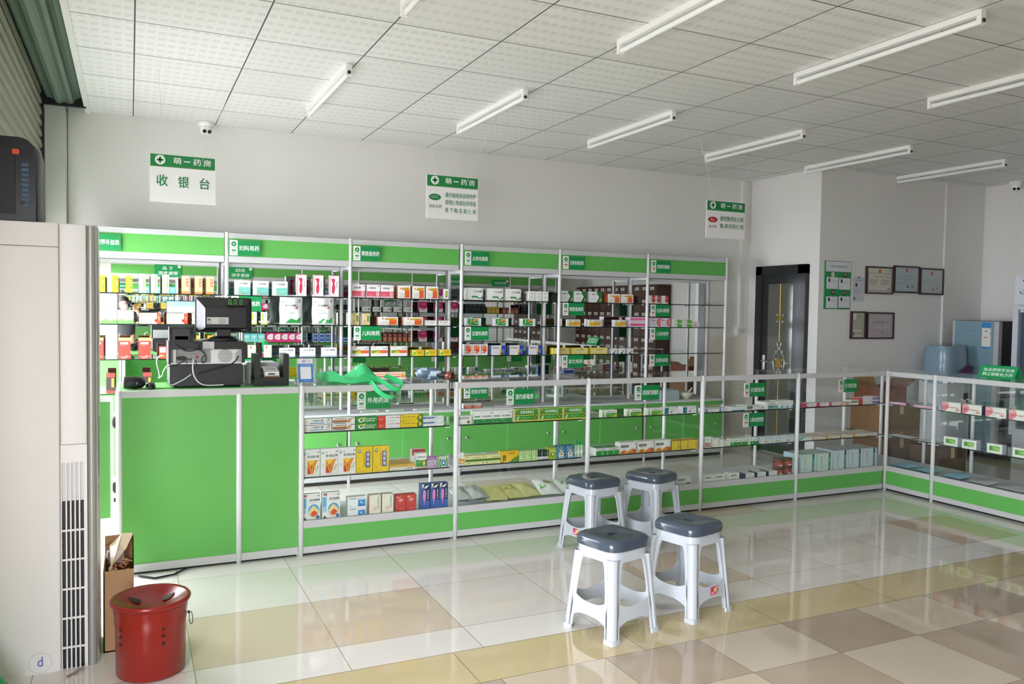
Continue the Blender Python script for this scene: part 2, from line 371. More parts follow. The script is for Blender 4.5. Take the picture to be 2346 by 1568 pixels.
PXS = [-.307, .698, 1.692, 2.708, 3.715, 4.725]
SU = shelf_unit(); ordn = ['First', 'Second', 'Third', 'Fourth', 'Fifth', 'Sixth']
extra = ['behind the cash register', 'with white pouches on its second shelf', 'with yellow fruit cartons on its third shelf', 'with white-blue cartons on its third shelf', 'with yellow cartons on its third shelf', 'nearest the dark door']
units = []
for i, x in enumerate(PXS):
    lab = '%s mirrored wall shelf unit from the left, %s' % (ordn[i], extra[i])
    x -= .0156
    if i == 0: SU.location = (x, YF, 0); SU['label'] = lab; SU['group'] = 'mirrored wall shelf units'; units.append(SU)
    else: units.append(dup(SU, (x, YF, 0), 0, None, lab, 'mirrored wall shelf units'))
for y, z1 in ((.016, 2.1), (YM-YF-.012, 1.87)):                          # right-hand end posts of the row
    m = MB(); post(m, 5.725, YF+y, 0, z1); m.build('post', units[-1])
MB().box(5.711, YF+.03, .035, 5.735, YM-.03, .6, GRN).build('end_panel', units[-1])
for k in range(8):                                                   # same units on the facing wall, seen in the mirrors
    x = -.28+1.03*(k+1)
    dup(SU, (x, -.47, 0), PI, (1.03, 1, 1.06), 'green-headed mirrored shelf unit along the facing wall, seen reflected', 'shelf units on the facing wall')

# ---------------- glass counters ----------------
CY, CDEP, CT = 4.92, .48, 1.035
def counter(L, front=True, endpost=False, glasstop=True):
    t = thing('glass_counter', '', 'display counter', (0, 0, 0)); D = CDEP
    m = MB(); post(m, .0168, 0, .0, CT+.002, .0165); m.build('post', t)
    m = MB(); post(m, .0168, D, .0, CT-.004, .0145); m.build('post', t)
    if endpost:
        m = MB(); post(m, L, 0, .0, CT+.002, .0165); m.build('post', t)
        m = MB(); post(m, L, D, .0, CT-.004, .0145); m.build('post', t)
    a, b = .031, L
    if front:
        MB().box(a, -.012, CT-.04, b, .01, CT-.002, RAIL).build('top_rail', t)
        MB().box(a, -.01, .172, b, .01, .217, RAIL).build('middle_rail', t)
        MB().box(a, -.006, .058, b, .004, .172, GRN).build('base_panel', t, 'bright green base panel')
        MB().box(a, -.01, .018, b, .01, .058, RAIL).build('bottom_rail', t)
        MB().box(a, -.001, .217, b, .004, CT-.04, GLASS).build('front_glass', t)
    MB().box(0, D-.008, CT-.02, L, D+.006, CT-.006, RAIL).build('rear_rail', t)
    MB().box(0, D-.01, .16, L, D+.006, .2, RAIL).build('rear_base_rail', t)
    for x in (0, L):
        if x == 0 or endpost: x += .0168 if x == 0 else 0; MB().box(x-.005, .01, CT-.016, x+.005, D-.01, CT-.006, RAIL).build('side_rail', t)
    if glasstop: MB().box(.004, -.002, CT-.006, L-.004, D, CT, GLASS).build('glass_top', t)
    MB().box(.01, .008, .185, L-.01, D-.012, .2, '#d2d4d8').box(.01, .02, 0, L-.01, .03, .018, '#151515').build('base_shelf', t)  # black strip paints in the shaded gap under the bottom rail
    for z in (.75, .475):
        m = MB(); m.box(.018, .03, z-.008, L-.018, D-.03, z, GLASS); m.box(.018, .0285, z-.008, L-.018, .03, z, GEDGE); g = m.build('glass_shelf', t)
        b2 = MB()
        for x in (.016, L-.05): b2.box(x, .02, z-.014, x+.03, .03, z-.008, WHT)
        b2.build('shelf_support', g)
    return t
CX = [.932, 1.93, 2.93, 3.935, 4.90]
cl = ['Glass counter with yellow plaster boxes next to the cash counter', 'Glass counter with lying pouches on its base shelf', 'Glass counter behind the stools, with orange-flower cartons',
      'Glass counter holding two round brown tins at its base', 'Last glass counter of the long row, with pale striped cartons at its base']
c0 = None
for i, x in enumerate(CX):
    Lc = (CX+[5.905])[i+1]-x
    if i == 0: c0 = counter(.998); c0.location = (x-.0168, CY, 0); c0['label'] = cl[0]; c0['group'] = 'glass counters'
    else:
        d = dup(c0, (x-.0168, CY, 0), 0, (Lc/.998, 1, 1), cl[i], 'glass counters')
cc = counter(.463, front=False); cc.location = (5.93, CY+CDEP, 0); cc.rotation_euler = (0, 0, -PI/2); tag(cc, 'glass corner piece joining the two counter runs', 'display counter', 'glass counters')
r1 = counter(.455); r1.location = (5.93, CY+.0168, 0); r1.rotation_euler = (0, 0, -PI/2); tag(r1, 'Narrow glass counter at the corner with pink tubes of cartons', 'display counter', 'glass counters')
r2 = dup(c0, (5.93, CY-.4382, 0), -PI/2, None, 'Glass counter under the green tent sign, with pink-white cartons', 'glass counters')
r3 = dup(c0, (5.93, CY-1.4362, 0), -PI/2, None, 'Glass counter beyond the right edge, next to the tent sign', 'glass counters')
r4 = dup(c0, (5.93, CY-2.4342, 0), -PI/2, None, 'Glass counter at the near end of the side run', 'glass counters')
# cash counter
K = thing('cash_counter', 'solid green cash counter with aluminium frame and green top', 'counter', (-.057, CY, 0))
for x, y in ((-.057, CY), (.574, CY), (-.057, CY+CDEP)):
    m = MB(); post(m, x, y, 0, CT-.03 if x > .5 else CT+.002, .0165); m.build('post', K)
MB().box(-.043, CY-.012, .995, .914, CY+.01, 1.033, RAIL).build('top_rail', K)
MB().box(-.043, CY-.01, .018, .56, CY+.01, .062, RAIL).box(.588, CY-.01, .018, .914, CY+.01, .062, RAIL).build('bottom_rail', K)
MB().box(-.043, CY-.005, .06, .558, CY+.005, .995, GRN).build('front_panel', K); MB().box(.59, CY-.005, .06, .914, CY+.005, .995, GRN).build('front_panel', K)
MB().box(-.06, CY+.01, .06, -.048, CY+CDEP, .995, GRN).build('side_panel', K); MB().box(.9, CY+.02, .06, .912, CY+CDEP, .995, GRN).build('side_panel', K)
MB().box(-.057, CY+.01, 1.012, .914, CY+CDEP, 1.0345, GRN).build('worktop', K)
MB().box(-.045, CY+.02, .0, .91, CY+.03, .02, '#151515').box(-.04, CY+.1, .42, .91, CY+.46, .44, '#cfd1d2').build('inner_shelf', K)  # black strip at floor level stands for shade below the front panel
# swing gate
G = thing('counter_gate', 'green half-height swing gate hinged left of the cash counter', 'gate', (-.3, CY+.03, .35))
MB().box(-.5, CY+.02, .33, -.1, CY+.035, .975, GRN).build('panel', G)
MB().box(-.52, CY+.015, .975, -.088, CY+.04, 1.0, WHT).box(-.1, CY+.015, .33, -.085, CY+.04, .975, WHT).build('frame', G)
m = MB()
for z in (.86, .5): m.box(-.088, CY+.01, z-.02, -.066, CY+.03, z+.02, '#222'); m.lathe([(0, -.03), (.006, -.03), (.006, .03), (0, .03)], '#333', (-.078, CY+.008, z), 8)
m.build('hinge', G)

# ---------------- signs ----------------
def cross(mb, c, r, e, ring, fill):     # round pharmacy emblem facing -y
    x, y, z = c
    mb.disc((x, y, z), (r, 0, 0), (0, 0, r), ring, 28)
    for a, b in ((.62, .2), (.2, .62)): mb.quad((x-r*a, y-e, z-r*b), (2*r*a, 0, 0), (0, 0, 2*r*b), fill)
def cat_sign(x, z, y, txt, rx, lab, wd=.235, ht=.12):
    # small shelf sign: white tag with emblem and oval, dark green plate with the category
    m = MB(); w1 = wd*.25; m.box(x, y, z, x+w1, y+.004, z+ht, '#f1f1ee'); m.box(x+w1, y-.001, z, x+wd, y+.004, z+ht, DGRN)
    e = .0012; m.disc((x+w1/2, y-e, z+ht*.75), (w1*.33, 0, 0), (0, 0, w1*.33), DGRN); cross(m, (x+w1/2, y-2*e, z+ht*.75), w1*.22, e, DGRN, '#f1f1ee')
    m.text('萌一药房', (x+w1*.1, y-e, z+ht*.49), (w1*.8, 0, 0), (0, 0, ht*.08), '#333')
    m.disc((x+w1/2, y-e, z+ht*.32), (w1*.3, 0, 0), (0, 0, ht*.075), '#c01c28' if rx else DGRN)
    m.text('Rx' if rx else 'OTC', (x+w1*.36, y-2*e, z+ht*.29), (w1*.28, 0, 0), (0, 0, ht*.06), '#fff')
    m.text('处方药' if rx else '非处方药', (x+w1*.18, y-e, z+ht*.1), (w1*.64, 0, 0), (0, 0, ht*.09), '#c06a70' if rx else '#777')
    m.text(txt, (x+w1+wd*.05, y-.001-e, z+ht*.33), (wd*.65, 0, 0), (0, 0, ht*.34), '#fff')
    o = m.build('category_sign'); tag(o, lab, 'sign', 'category signs'); return o
hdr = [('营养补益类', 0, .012), ('妇科用药', 0, .02), ('胃肠道用药', 0, .02), ('止咳化痰类', 0, .02), ('泌尿系统用药', 1, .02), ('感冒解热镇痛类', 1, .02)]
for i, (t_, rx, dx) in enumerate(hdr):
    cat_sign(PXS[i]+dx, 1.915, YF-.014, t_, rx, 'Green header sign reading %s, %s unit of the wall shelves' % (t_, ordn[i].lower()))
for i, si, t_, rx in ((1, 0, '其它用药', 0), (2, 1, '儿科用药', 0), (3, 1, '五官科用药', 0), (4, 0, '胃肠道用药', 1), (4, 2, '其它用药', 1), (5, 0, '妇科用药', 1), (5, 1, '儿科用药', 1), (5, 2, '五官科用药', 1), (1, 2, '心脑免类', 0), (3, 3, '维生素与矿物质类', 0)):
    cat_sign(PXS[i]+.03, ZS[si]-.129, YF-.006, t_, rx, 'Green sign reading %s under the %s glass shelf, %s wall unit' % (t_, ['top', 'second', 'third', 'lowest'][si], ordn[i].lower()))
for px, pz, t_, rx, lab in ((818, 938.5, '外用药类', 0, 'hanging in the counter beside the cash counter, under the green bag'), (1160, 928.5, '清热解毒类', 0, 'hanging in the second glass counter'), (1454.5, 917.5, '感冒解热镇痛类', 0, 'hanging in the counter behind the stools'),
                        (1704, 910, '抗感染类', 1, 'at the top of the fourth glass counter'), (1702, 979, '心脑血管用药', 1, 'below another sign in the fourth glass counter'), (1921, 899.5, '外用药类', 1, 'in the last counter of the long row')):
    p = PY(px, pz, CY+.012); cat_sign(p.x, p.z, CY+.008, t_, rx, 'Green sign reading %s %s' % (t_, lab), .212, .108)
# hanging notice boards
def hang(x0, x1, z0, z1, y, st, lab, body):
    t = thing('hanging_sign', lab, 'hanging sign', ((x0+x1)/2, y, z0), 'notice boards hanging from the ceiling'); W_ = x1-x0; h = z1-z0
    m = MB(); m.box(x0, y, z0, x1, y+.006, z1, '#f0eff0'); e = .001
    m.quad((x0+.004, y-e, z1-h*.265), (W_-.008, 0, 0), (0, 0, h*.255), '#0c7f3f'); m.quad((x0+.004, y-2*e, z1-h*.252), (W_-.008, 0, 0), (0, 0, h*.01), '#5a9a3a')
    cross(m, (x0+W_*.155, y-2*e, z1-h*.125), h*.1, e, '#f2f2ef', '#0c7f3f')
    m.text('萌', (x0+W_*.355, y-2*e, z1-h*.19), (W_*.12, 0, 0), (0, 0, h*.14), '#f4f4f2'); m.text('一', (x0+W_*.51, y-2*e, z1-h*.135), (W_*.1, 0, 0), (0, 0, h*.022), '#f4f4f2')
    m.text('药', (x0+W_*.655, y-2*e, z1-h*.19), (W_*.12, 0, 0), (0, 0, h*.14), '#f4f4f2'); m.text('房', (x0+W_*.81, y-2*e, z1-h*.19), (W_*.12, 0, 0), (0, 0, h*.14), '#f4f4f2')
    for tx, a, b, c, d, col in body:
        if tx == '()': m.disc((x0+W_*a, y-e, z0+h*b), (W_*c, 0, 0), (0, 0, h*d), col)
        else: m.text(tx, (x0+W_*a, y-2*e, z0+h*b), (W_*c, 0, 0), (0, 0, h*d), col)
    m.build('board', t)
    for a, q in ((.2, st[0]), (.8, st[1])):
        s = MB(); s.tube([(x0+W_*a, y-.001, z1-h*.1), (x0+W_*a, y-.001, z1), (q, y, CZ)], .0014, '#e9e9e6', 5); s.build('string', t)
g = '#157c47'
hang(.115, .51, 2.17, 2.475, 5.67, (.17, .63), 'White and green hanging board reading 收银台 above the cash counter', [('收', .1, .33, .17, .24, g), ('银', .42, .32, .17, .24, g), ('台', .75, .32, .16, .24, g)])
hang(1.968, 2.378, 2.18, 2.5, 5.67, (1.93, 2.54), 'White and green hanging board with green oval OTC mark, middle of the three', [
    ('()', .16, .49, .115, .075, '#117a40'), ('OTC', .09, .462, .135, .062, '#b8e0b8'), ('非处方药', .05, .24, .24, .08, '#666'),
    ('请仔细阅读说明并按', .355, .5, .6, .115, g), ('说明使用或在药师指', .355, .33, .6, .115, g), ('导 下 购 买 和 使 用', .355, .15, .6, .115, g)])
hang(4.53, 4.955, 2.17, 2.495, 5.67, (4.44, 5.06), 'White and green hanging board with red Rx oval, nearest the dark door', [
    ('()', .16, .49, .12, .075, '#b81f28'), ('Rx', .11, .452, .1, .07, '#f3d0d0'), ('处方药', .06, .27, .2, .075, '#9a4a58'),
    ('请凭医师处方销', .34, .47, .62, .13, g), ('售,购买和使用', .34, .27, .62, .13, g)])

for x0, x1, z0, l1, l2 in ((.37, .78, 1.985, '食 品', '销售专柜'), (1.53, 1.93, 1.985, '保健品', '销售专柜'), (5.5, 5.86, 1.985, '医疗器械', ''), (6.5, 6.86, 1.985, '医用卫材', '')):
    m = MB(); y = -.466; h = .2 if l2 else .13; m.box(x0, y, z0, x1, y+.005, z0+h, '#0f9a55'); w_ = x1-x0; m.box(x1-.05, y+.005, z0+h-.05, x1-.005, y+.007, z0+h-.005, '#eef2ee')
    if l2: m.text(l1, (x1-w_*.3, y+.0065, z0+h*.58), (-w_*.4, 0, 0), (0, 0, h*.3), '#f2f8f4'); m.text(l2, (x1-w_*.12, y+.0065, z0+h*.14), (-w_*.74, 0, 0), (0, 0, h*.32), '#f2f8f4')
    else: m.text(l1, (x1-w_*.15, y+.0065, z0+h*.3), (-w_*.7, 0, 0), (0, 0, h*.4), '#f2f8f4')
    tag(m.build('counter_sign'), 'green header sign reading %s on the facing shelves, seen mirrored' % l1, 'sign', 'signs on the facing shelves')
# ---------------- packaged goods ----------------
# printing on a face: r rectangle, e ellipse, p polygon, t text stretched into a box, v text stacked downwards (fractions of the face)
def printing(mb, spec, w, h, y, back=False):
    e = .0004
    for i, it in enumerate(spec.split(';')):
        a = it.split()
        if not a: continue
        yy = y+(i+1)*e if back else y-(i+1)*e; sx = -1 if back else 1; ox = w if back else 0
        P = lambda u, v: Vector((ox+sx*u*w, yy, v*h))
        op = a[0]
        if op == 'r':
            u0, v0, u1, v1 = map(float, a[1:5]); mb.quad(P(u0, v0), P(u1, v0)-P(u0, v0), P(u0, v1)-P(u0, v0), a[5])
        elif op == 'e':
            u, v, ru, rv = map(float, a[1:5]); mb.disc(P(u, v), (sx*ru*w, 0, 0), (0, 0, rv*h), a[5], 20)
        elif op == 'p':
            q = list(map(float, a[2:])); pts = [P(q[k], q[k+1]) for k in range(0, len(q), 2)]; mb.poly(pts, [list(range(len(pts)))], a[1])
        elif op == 't':
            u, v, uw, vh = map(float, a[1:5]); mb.text(' '.join(a[6:]), P(u, v), (sx*uw*w, 0, 0), (0, 0, vh*h), a[5])
        elif op == 'v':
            u, v, uw, vh = map(float, a[1:5]); s = a[6]; n = len(s)
            for k, ch in enumerate(s): mb.text(ch, P(u, v+vh*(1-(k+.92)/n)), (sx*uw*w, 0, 0), (0, 0, vh*h*.8/n), a[5])
        elif op == 'l':      # n thin lines standing for small print
            u, v, uw, vh, nn = map(float, a[1:6]); nn = int(nn)
            for k in range(nn): mb.quad(P(u, v+vh*k/nn), (sx*uw*w*(1 if k else .7), 0, 0), (0, 0, vh*h/nn*.32), a[6])
T = {  # key: (description, front, side, printing)
 'olive': ('Olive yellow carton with green badge', '#b5ac2c', '#8f8a2a', 'r .62 .3 .88 .82 #1f7d3c;e .75 .7 .09 .07 #c8d860;e .75 .56 .09 .07 #c8d860;e .75 .42 .09 .07 #c8d860;l .12 .12 .4 .12 2 #857d20;t .12 .82 .3 .06 #7c741c 补益'),
 'palegreen': ('Tall pale green white carton', '#e8f1dd', '#cfe3bf', 'r .58 .08 .92 .92 #b5e08d;v .64 .3 .2 .55 #2f8f3a 百合固金;l .1 .8 .36 .1 2 #b0c4a0;t .2 .1 .3 .05 #5a8a4a 胶囊;r .3 .04 .9 .07 #3c8f3c'),
 'creamred': ('Cream carton with red badge', '#f4dc93', '#b0652e', 'r .56 .42 .88 .86 #d4472f;v .63 .45 .18 .38 #fbe8d0 阿胶;r 0 0 1 .14 #e9884c;t .12 .3 .3 .1 #a8863a 口服;l .1 .5 .3 .2 3 #d8bd74'),
 'bamboo': ('White carton with green foot', '#eef1ec', '#cfd8cc', 'r 0 0 1 .36 #6cab56;p #9ccc88 0 .22 .3 .34 .55 .2 .8 .3 1 .24 1 .36 0 .36;t .26 .64 .44 .16 #5a5f5c 青竹颗片;l .36 .5 .24 .06 1 #9aa;r .86 .86 .95 .92 #445'),
 'creambar': ('Cream carton with red end', '#f3dfae', '#7c1f1c', 'r .82 0 1 1 #d9452b;e .78 .3 .07 .16 #b52a22;t .22 .64 .44 .2 #5a3a24 红珊御筋丸;e .12 .75 .03 .06 #c0392b;l .25 .12 .4 .08 1 #a88;v .88 .3 .07 .6 #f3c9a0 御筋丸'),
 'redgold': ('Red carton with gold top', '#d2382f', '#a92a26', 'r 0 .86 1 1 #d9a441;p #e9c06a 0 .86 .5 .9 1 .86 1 1 0 1;t .14 .68 .66 .12 #fbe3ea 沙棘子胶囊;l .18 .63 .6 .03 1 #f0b0a8;r .02 .1 .98 .108 #f2c4b8;l .55 .14 .36 .05 1 #f2c4b8;t .22 .03 .5 .045 #f4d0c4 健康用药'),
 'redwhite': ('Small red and white carton', '#d9432f', '#b03a30', 'r .1 .5 .9 .92 #f3eeea;t .2 .2 .5 .12 #fff 片;e .5 .2 .3 .14 #e8653c;l .2 .6 .5 .2 2 #d0a0a0'),
 'darkbox': ('Dark carton with red top', '#3a2826', '#2a1b1a', 'r 0 .8 1 1 #9e352b;r .6 .3 .86 .74 #d8b838;v .65 .34 .14 .36 #3a2a10 补肾丸;l .1 .1 .5 .1 2 #7a4a40;r 0 .0 1 .14 #7c342a'),
 'tealwhite': ('White carton with teal panel', '#f1f3f1', '#dfe3e0', 'r .24 .04 1 .56 #7cc7b8;t .34 .72 .46 .14 #5c6268 妇乐康胶囊;l .5 .2 .36 .2 3 #a9ddd2;e .36 .12 .05 .06 #d3d66a;r .08 .08 .14 .12 #889'),
 'torso': ('White carton with red figure', '#f2eef0', '#e3d6d8', 'r 0 .0 .05 1 #cf5c70;r 0 .975 1 1 #cf5c70;r 0 .0 1 .02 #e39aa6;p #cf3554 .26 .82 .4 .86 .56 .8 .5 .62 .56 .45 .52 .25 .44 .14 .3 .14 .22 .28 .24 .46 .32 .62 .24 .74;e .22 .8 .06 .05 #cf3554;v .7 .42 .13 .3 #444 妇炎舒;l .12 .06 .7 .03 1 #baa;t .2 .92 .3 .03 #877 胶囊'),
 'greenstrip': ('White carton with yellow-green strip', '#f3f5ee', '#dfe6cf', 'r .12 .3 .36 .86 #b9d630;r 0 .0 1 .14 #d5e36a;l .45 .3 .3 .5 5 #a9b0a0;v .7 .4 .12 .45 #556 清火片'),
 'creamgreen': ('Cream carton with green label', '#f1ead0', '#d8cfae', 'r .66 .22 .9 .74 #37803f;r .69 .25 .87 .71 #f1ead0;v .72 .28 .12 .4 #37803f 止咳丸;r .2 .74 .36 .92 #a8432f;l .16 .08 .5 .08 2 #c08a70;t .16 .5 .32 .08 #8a7a50 中成药'),
 'bluefoot': ('White carton with blue foot line', '#f0f3f8', '#dbe0ea', 'r 0 .02 1 .09 #5878b4;t .18 .66 .7 .18 #4a4046 活血止痛胶囊;r .9 .9 .98 .94 #b44;l .3 .5 .4 .08 1 #bcc'),
 'pinkband': ('White carton with pink band', '#f3f1f1', '#e4cfd2', 'r 0 .12 1 .5 #e4576c;e .82 .3 .14 .18 #f1a9b4;r .02 .04 .98 .09 #e9a3ad;t .16 .68 .5 .14 #56525a 参莲胶囊;r .84 .84 .92 .9 #c44;l .1 .22 .5 .1 1 #f2b8c0'),
 'orangeblock': ('White carton with orange block', '#f4f2ec', '#c8562a', 'r .56 .06 .94 .86 #e2622a;r .34 .64 .9 .84 #efc040;t .38 .67 .46 .13 #6a4a1c 强力枇杷露;r .2 .7 .28 .84 #d06a5a;l .14 .12 .36 .38 3 #cfc8bc;e .5 .1 .04 .04 #e2622a'),
 'cypress': ('Small white carton with yellow mark', '#f3f4f0', '#dcdfd8', 'r .3 .22 .72 .8 #2c3a28;r .36 .3 .56 .74 #d6cf3a;t .3 .06 .4 .08 #99a 片'),
 'creamtag': ('Cream carton with green tag', '#ecd99a', '#f3efdc', 'r .6 .3 .88 .82 #2f7a3c;v .67 .34 .14 .44 #e9e2b0 枇杷止咳;t .18 .22 .16 .2 #6a5a2a 蜜;l .1 .05 .6 .05 1 #a8924c;t .12 .84 .4 .06 #8a7a44 儿童用药'),
 'smalltext': ('Low white carton with black lettering', '#f4f4ef', '#dfe1da', 't .28 .58 .56 .2 #3c4036 复方氢片;e .16 .7 .07 .07 #667;r .28 .36 .82 .42 #d9d37a;l .12 .12 .2 .08 1 #888'),
 'fruit': ('White carton with yellow fruit', '#f3f2ee', '#8a8038', 'r .04 .3 .56 .6 #8e9a2e;r .46 .3 .98 .6 #e8673a;p #f0a63a .42 .3 .54 .3 .56 .46 .46 .58;e .33 .36 .13 .07 #dfd733;e .42 .32 .13 .07 #e8e04a;e .4 .46 .07 .12 #cfd02c;t .1 .84 .2 .09 #c9523a 儿童;t .6 .7 .34 .12 #8d8a86 小儿氨黄颗粒;r .4 .6 .44 .68 #444;r .88 .88 .96 .92 #555'),
 'yellowjin': ('Yellow carton with red title', '#f3d92e', '#e0dc50', 'r 0 0 .3 .8 #cfe05a;p #6fae3c 0 .3 .3 .7 .3 .5 0 .1;t .34 .66 .58 .2 #d7452e 金嗓利咽;e .1 .8 .08 .12 #f8f4d8;t .4 .36 .4 .22 #6a4a1c 金咽;l .4 .1 .5 .14 1 #e2a92c'),
 'navyornge': ('Navy carton with orange rosette', '#2c4f92', '#24407a', 'r 0 .55 1 1 #e9cfc0;r .06 .62 .7 .7 #c95a5a;r .06 .8 .7 .86 #e58a4a;e .84 .62 .13 .3 #efb23c;e .84 .62 .07 .16 #d97c28;t .1 .14 .6 .26 #eef2fa 风湿关节片'),
 'greenbar': ('White carton with green bar', '#efefec', '#d9dcd6', 'p #2f8f55 .3 .2 .62 .2 .74 .1 .96 .1 .96 .16 .74 .18 .66 .34 .3 .34;r .9 .12 .98 .3 #4a5a3a;t .38 .62 .56 .17 #3e4a42 复方公英胶囊;l .3 .48 .4 .06 1 #bcb;r .88 .86 .96 .9 #333'),
 'plainsmall': ('Small plain white carton', '#eceeea', '#f4f5f3', 't .2 .7 .6 .1 #8b9088 感冒清;l .2 .3 .6 .3 3 #c4c8c0'),
 'leafpanel': ('White carton with green panel', '#eef1f2', '#dfe4e6', 'r .08 .06 .8 .94 #2f9a3c;p #eea03a .4 .55 .46 .8 .6 .92 .78 .86 .78 .62 .66 .7 .54 .64 .48 .48;e .52 .5 .07 .09 #b5562a;e .6 .36 .05 .06 #f3f6ee;e .72 .4 .04 .05 #f3f6ee;v .22 .2 .1 .66 #f2f6ee 桑菊片;e .14 .18 .05 .07 #f2f6ee;v .86 .2 .05 .6 #9aa 清热解毒'),
 'redpicture': ('White carton with red-orange picture', '#f1f0ee', '#dcdcda', 'r .16 .16 .88 .84 #e5502e;p #ee8a3c .5 .5 .88 .6 .88 .84 .5 .84;e .34 .3 .14 .1 #f6efe8;p #f1f0ee .88 .16 .88 .4 .6 .16;v .24 .44 .14 .36 #fbe9dd 清咽片;t .16 .89 .6 .06 #a66 口腔用药'),
 'bluehand': ('White-blue carton with yellow figure one', '#edf0f4', '#2d3f86', 'r .72 0 1 1 #1d3e9a;e .86 .4 .09 .3 #4a7ad0;p #efb62c .6 0 .72 0 .72 .34 .8 .36 .8 .42 .7 .54 .6 .5;p #e98a2c .6 0 .72 0 .72 .24 .6 .24;t .08 .68 .58 .18 #3a4050 酚咖麻敏片;r 0 .58 .72 .62 #e9883c;l .08 .14 .44 .36 5 #c8ccd2'),
 'arrow': ('White carton with green arrow end', '#edefec', '#dde0dc', 'r .6 0 1 1 #1f7a3e;p #edefec 0 0 .56 0 .78 .5 .56 1 0 1;p #2a3a2c .6 1 .66 1 .84 .5 .62 0 .56 0 .78 .5;p #d9c636 .8 .1 .94 .16 .96 .4 .86 .3;t .16 .68 .5 .16 #4a5048 尿感宁片;l .16 .24 .4 .3 3 #c0c4be'),
 'gold': ('White carton with golden picture', '#f3f0e6', '#f6f5f0', 'r .06 .12 1 .66 #e3a321;p #f2cf4a .06 .12 .3 .12 .5 .66 .06 .66;p #b8860b .1 .2 .18 .2 .34 .6 .3 .62;e .8 .26 .04 .06 #f8efc8;t .46 .74 .5 .16 #6a2f26 前列舒通;r .12 .76 .2 .9 #776'),
 'striped': ('Slim white carton with pink stripes', '#f4f1f3', '#ecdfe6', 'r 0 .1 1 .34 #e0478f;r 0 .68 1 .92 #e25a9a;r .3 .38 .7 .62 #cfc4cc;v .3 .4 .4 .24 #9a6a86 洁尔'),
 'yellowbig': ('Wide yellow carton with brown title', '#ecdc66', '#f3e23a', 'r .04 .04 .98 .78 #e6dc9a;r 0 0 1 .1 #e3d04e;t .24 .6 .5 .18 #6a4a2a 知柏地黄丸;e .08 .88 .04 .06 #d9762c;l .26 .44 .44 .06 1 #b8a860;l .12 .2 .7 .06 1 #a08c50'),
 'blackspot': ('Small white carton with black spot', '#eeefee', '#dfe1e2', 'e .7 .5 .14 .1 #4a4c50;r .3 0 .6 .22 #2b2d34;r .36 .22 .5 .34 #2b2d34;l .5 .64 .36 .2 2 #bbb'),
 'navyplate': ('Navy plate with white border', '#22407e', '#22407e', 'r .0 .0 1 1 #e6ebf2;r .03 .06 .97 .94 #22407e;t .24 .3 .52 .34 #e8eef8 铁骨片'),
 'redcap': ('Small white carton with red half', '#ebeae8', '#f2f1ef', 'r .4 .2 1 1 #c33a30;p #e0b84a .5 .0 .9 .0 .7 .3;t .48 .6 .44 .14 #f2dcd8 康妇;l .06 .4 .26 .4 3 #b6b6b6'),
 'pinkorange': ('White carton with magenta half disc', '#f2ebee', '#e6dbe0', 'p #d9418c 1 .06 1 .94 .8 .92 .66 .8 .6 .5 .66 .2 .8 .08;p #eda05e .96 .16 .96 .84 .84 .8 .74 .66 .72 .5 .74 .34 .84 .2;e .86 .5 .04 .08 #c65a3a;p #e58ac0 .04 .7 .16 .98 .26 .74 .18 .6;t .26 .66 .32 .14 #8a4a6a 宫炎平;l .12 .2 .4 .3 4 #cdbcc4'),
 'greenquad': ('White carton with green corner', '#eff2ec', '#e2e6de', 'r .5 0 1 .6 #63b83c;p #8fce5a .5 .6 .7 1 1 .6;r .46 .3 .52 .98 #b6c23a;t .14 .6 .66 .18 #3f5a38 妇科千金片;l .1 .2 .3 .16 2 #b9c4b4'),
 'paleblush': ('Pale carton with small red ring', '#eadfdc', '#e0d6d4', 'e .42 .5 .14 .14 #d98a8e;e .42 .5 .09 .09 #eadfdc;l .3 .7 .4 .12 2 #c8a8a8;e .42 .34 .12 .05 #c8414e'),
 # counters
 'ointblue': ('White ointment carton with blue line', '#f1f1ef', '#d8dade', 'r 0 0 1 .03 #667;r 0 .97 1 1 #667;t .28 .5 .44 .3 #4a4c50 丁硼乳膏;r .24 .22 .76 .34 #4a90c8;e .88 .4 .06 .28 #5a6a7a;e .88 .4 .045 .21 #f1f1ef;r .86 .76 .94 .86 #345;l .06 .24 .14 .5 3 #d8a080'),
 'ointbrown': ('Ointment carton with brown shield', '#f1efea', '#3e4658', 'r .02 .22 .68 .58 #b06a2e;p #c27a3c .64 .5 .74 .8 .84 .7 .82 .3 .74 .1 .66 .3;e .74 .46 .07 .2 #f0e6da;e .74 .46 .045 .13 #b5622c;t .06 .68 .56 .2 #5a4438 丁香罗勒乳膏;r .06 .06 .6 .16 #4a6890;r .82 .76 .9 .86 #333;r .92 .8 .98 .9 #333'),
 'ointgreen': ('Green carton with yellow swoosh', '#2f8f3e', '#25732f', 'e .24 .45 .13 .36 #eef4ec;e .25 .47 .08 .22 #2f8f3e;p #e8d838 .02 .62 .2 .74 .48 .94 .44 .8 .3 .64;t .38 .5 .56 .26 #e4f0e2 Dangshen;t .36 .18 .5 .24 #e4f0e2 舒康薄荷膏'),
 'ointred': ('Red and white ointment carton', '#f0eeec', '#c03a30', 'r 0 0 .35 1 #d8402f;l .06 .3 .2 .4 2 #f0b0a4;t .42 .6 .36 .16 #6a6666 复方酮康唑;r .82 .6 .88 .74 #c33;r .9 .6 .96 .74 #c33;l .42 .16 .5 .2 2 #c4c0c0'),
 'ointyellow': ('Yellow ointment carton with green corner', '#f2d022', '#d9b81c', 'p #2d7a34 .78 0 1 0 1 1 .84 1 .74 .6 .74 .3;e .88 .5 .07 .34 #e0b23a;t .08 .52 .58 .18 #7a6a1a 丹皮酚软膏;l .06 .16 .6 .12 1 #b89c18;r .06 .82 .16 .9 #577'),
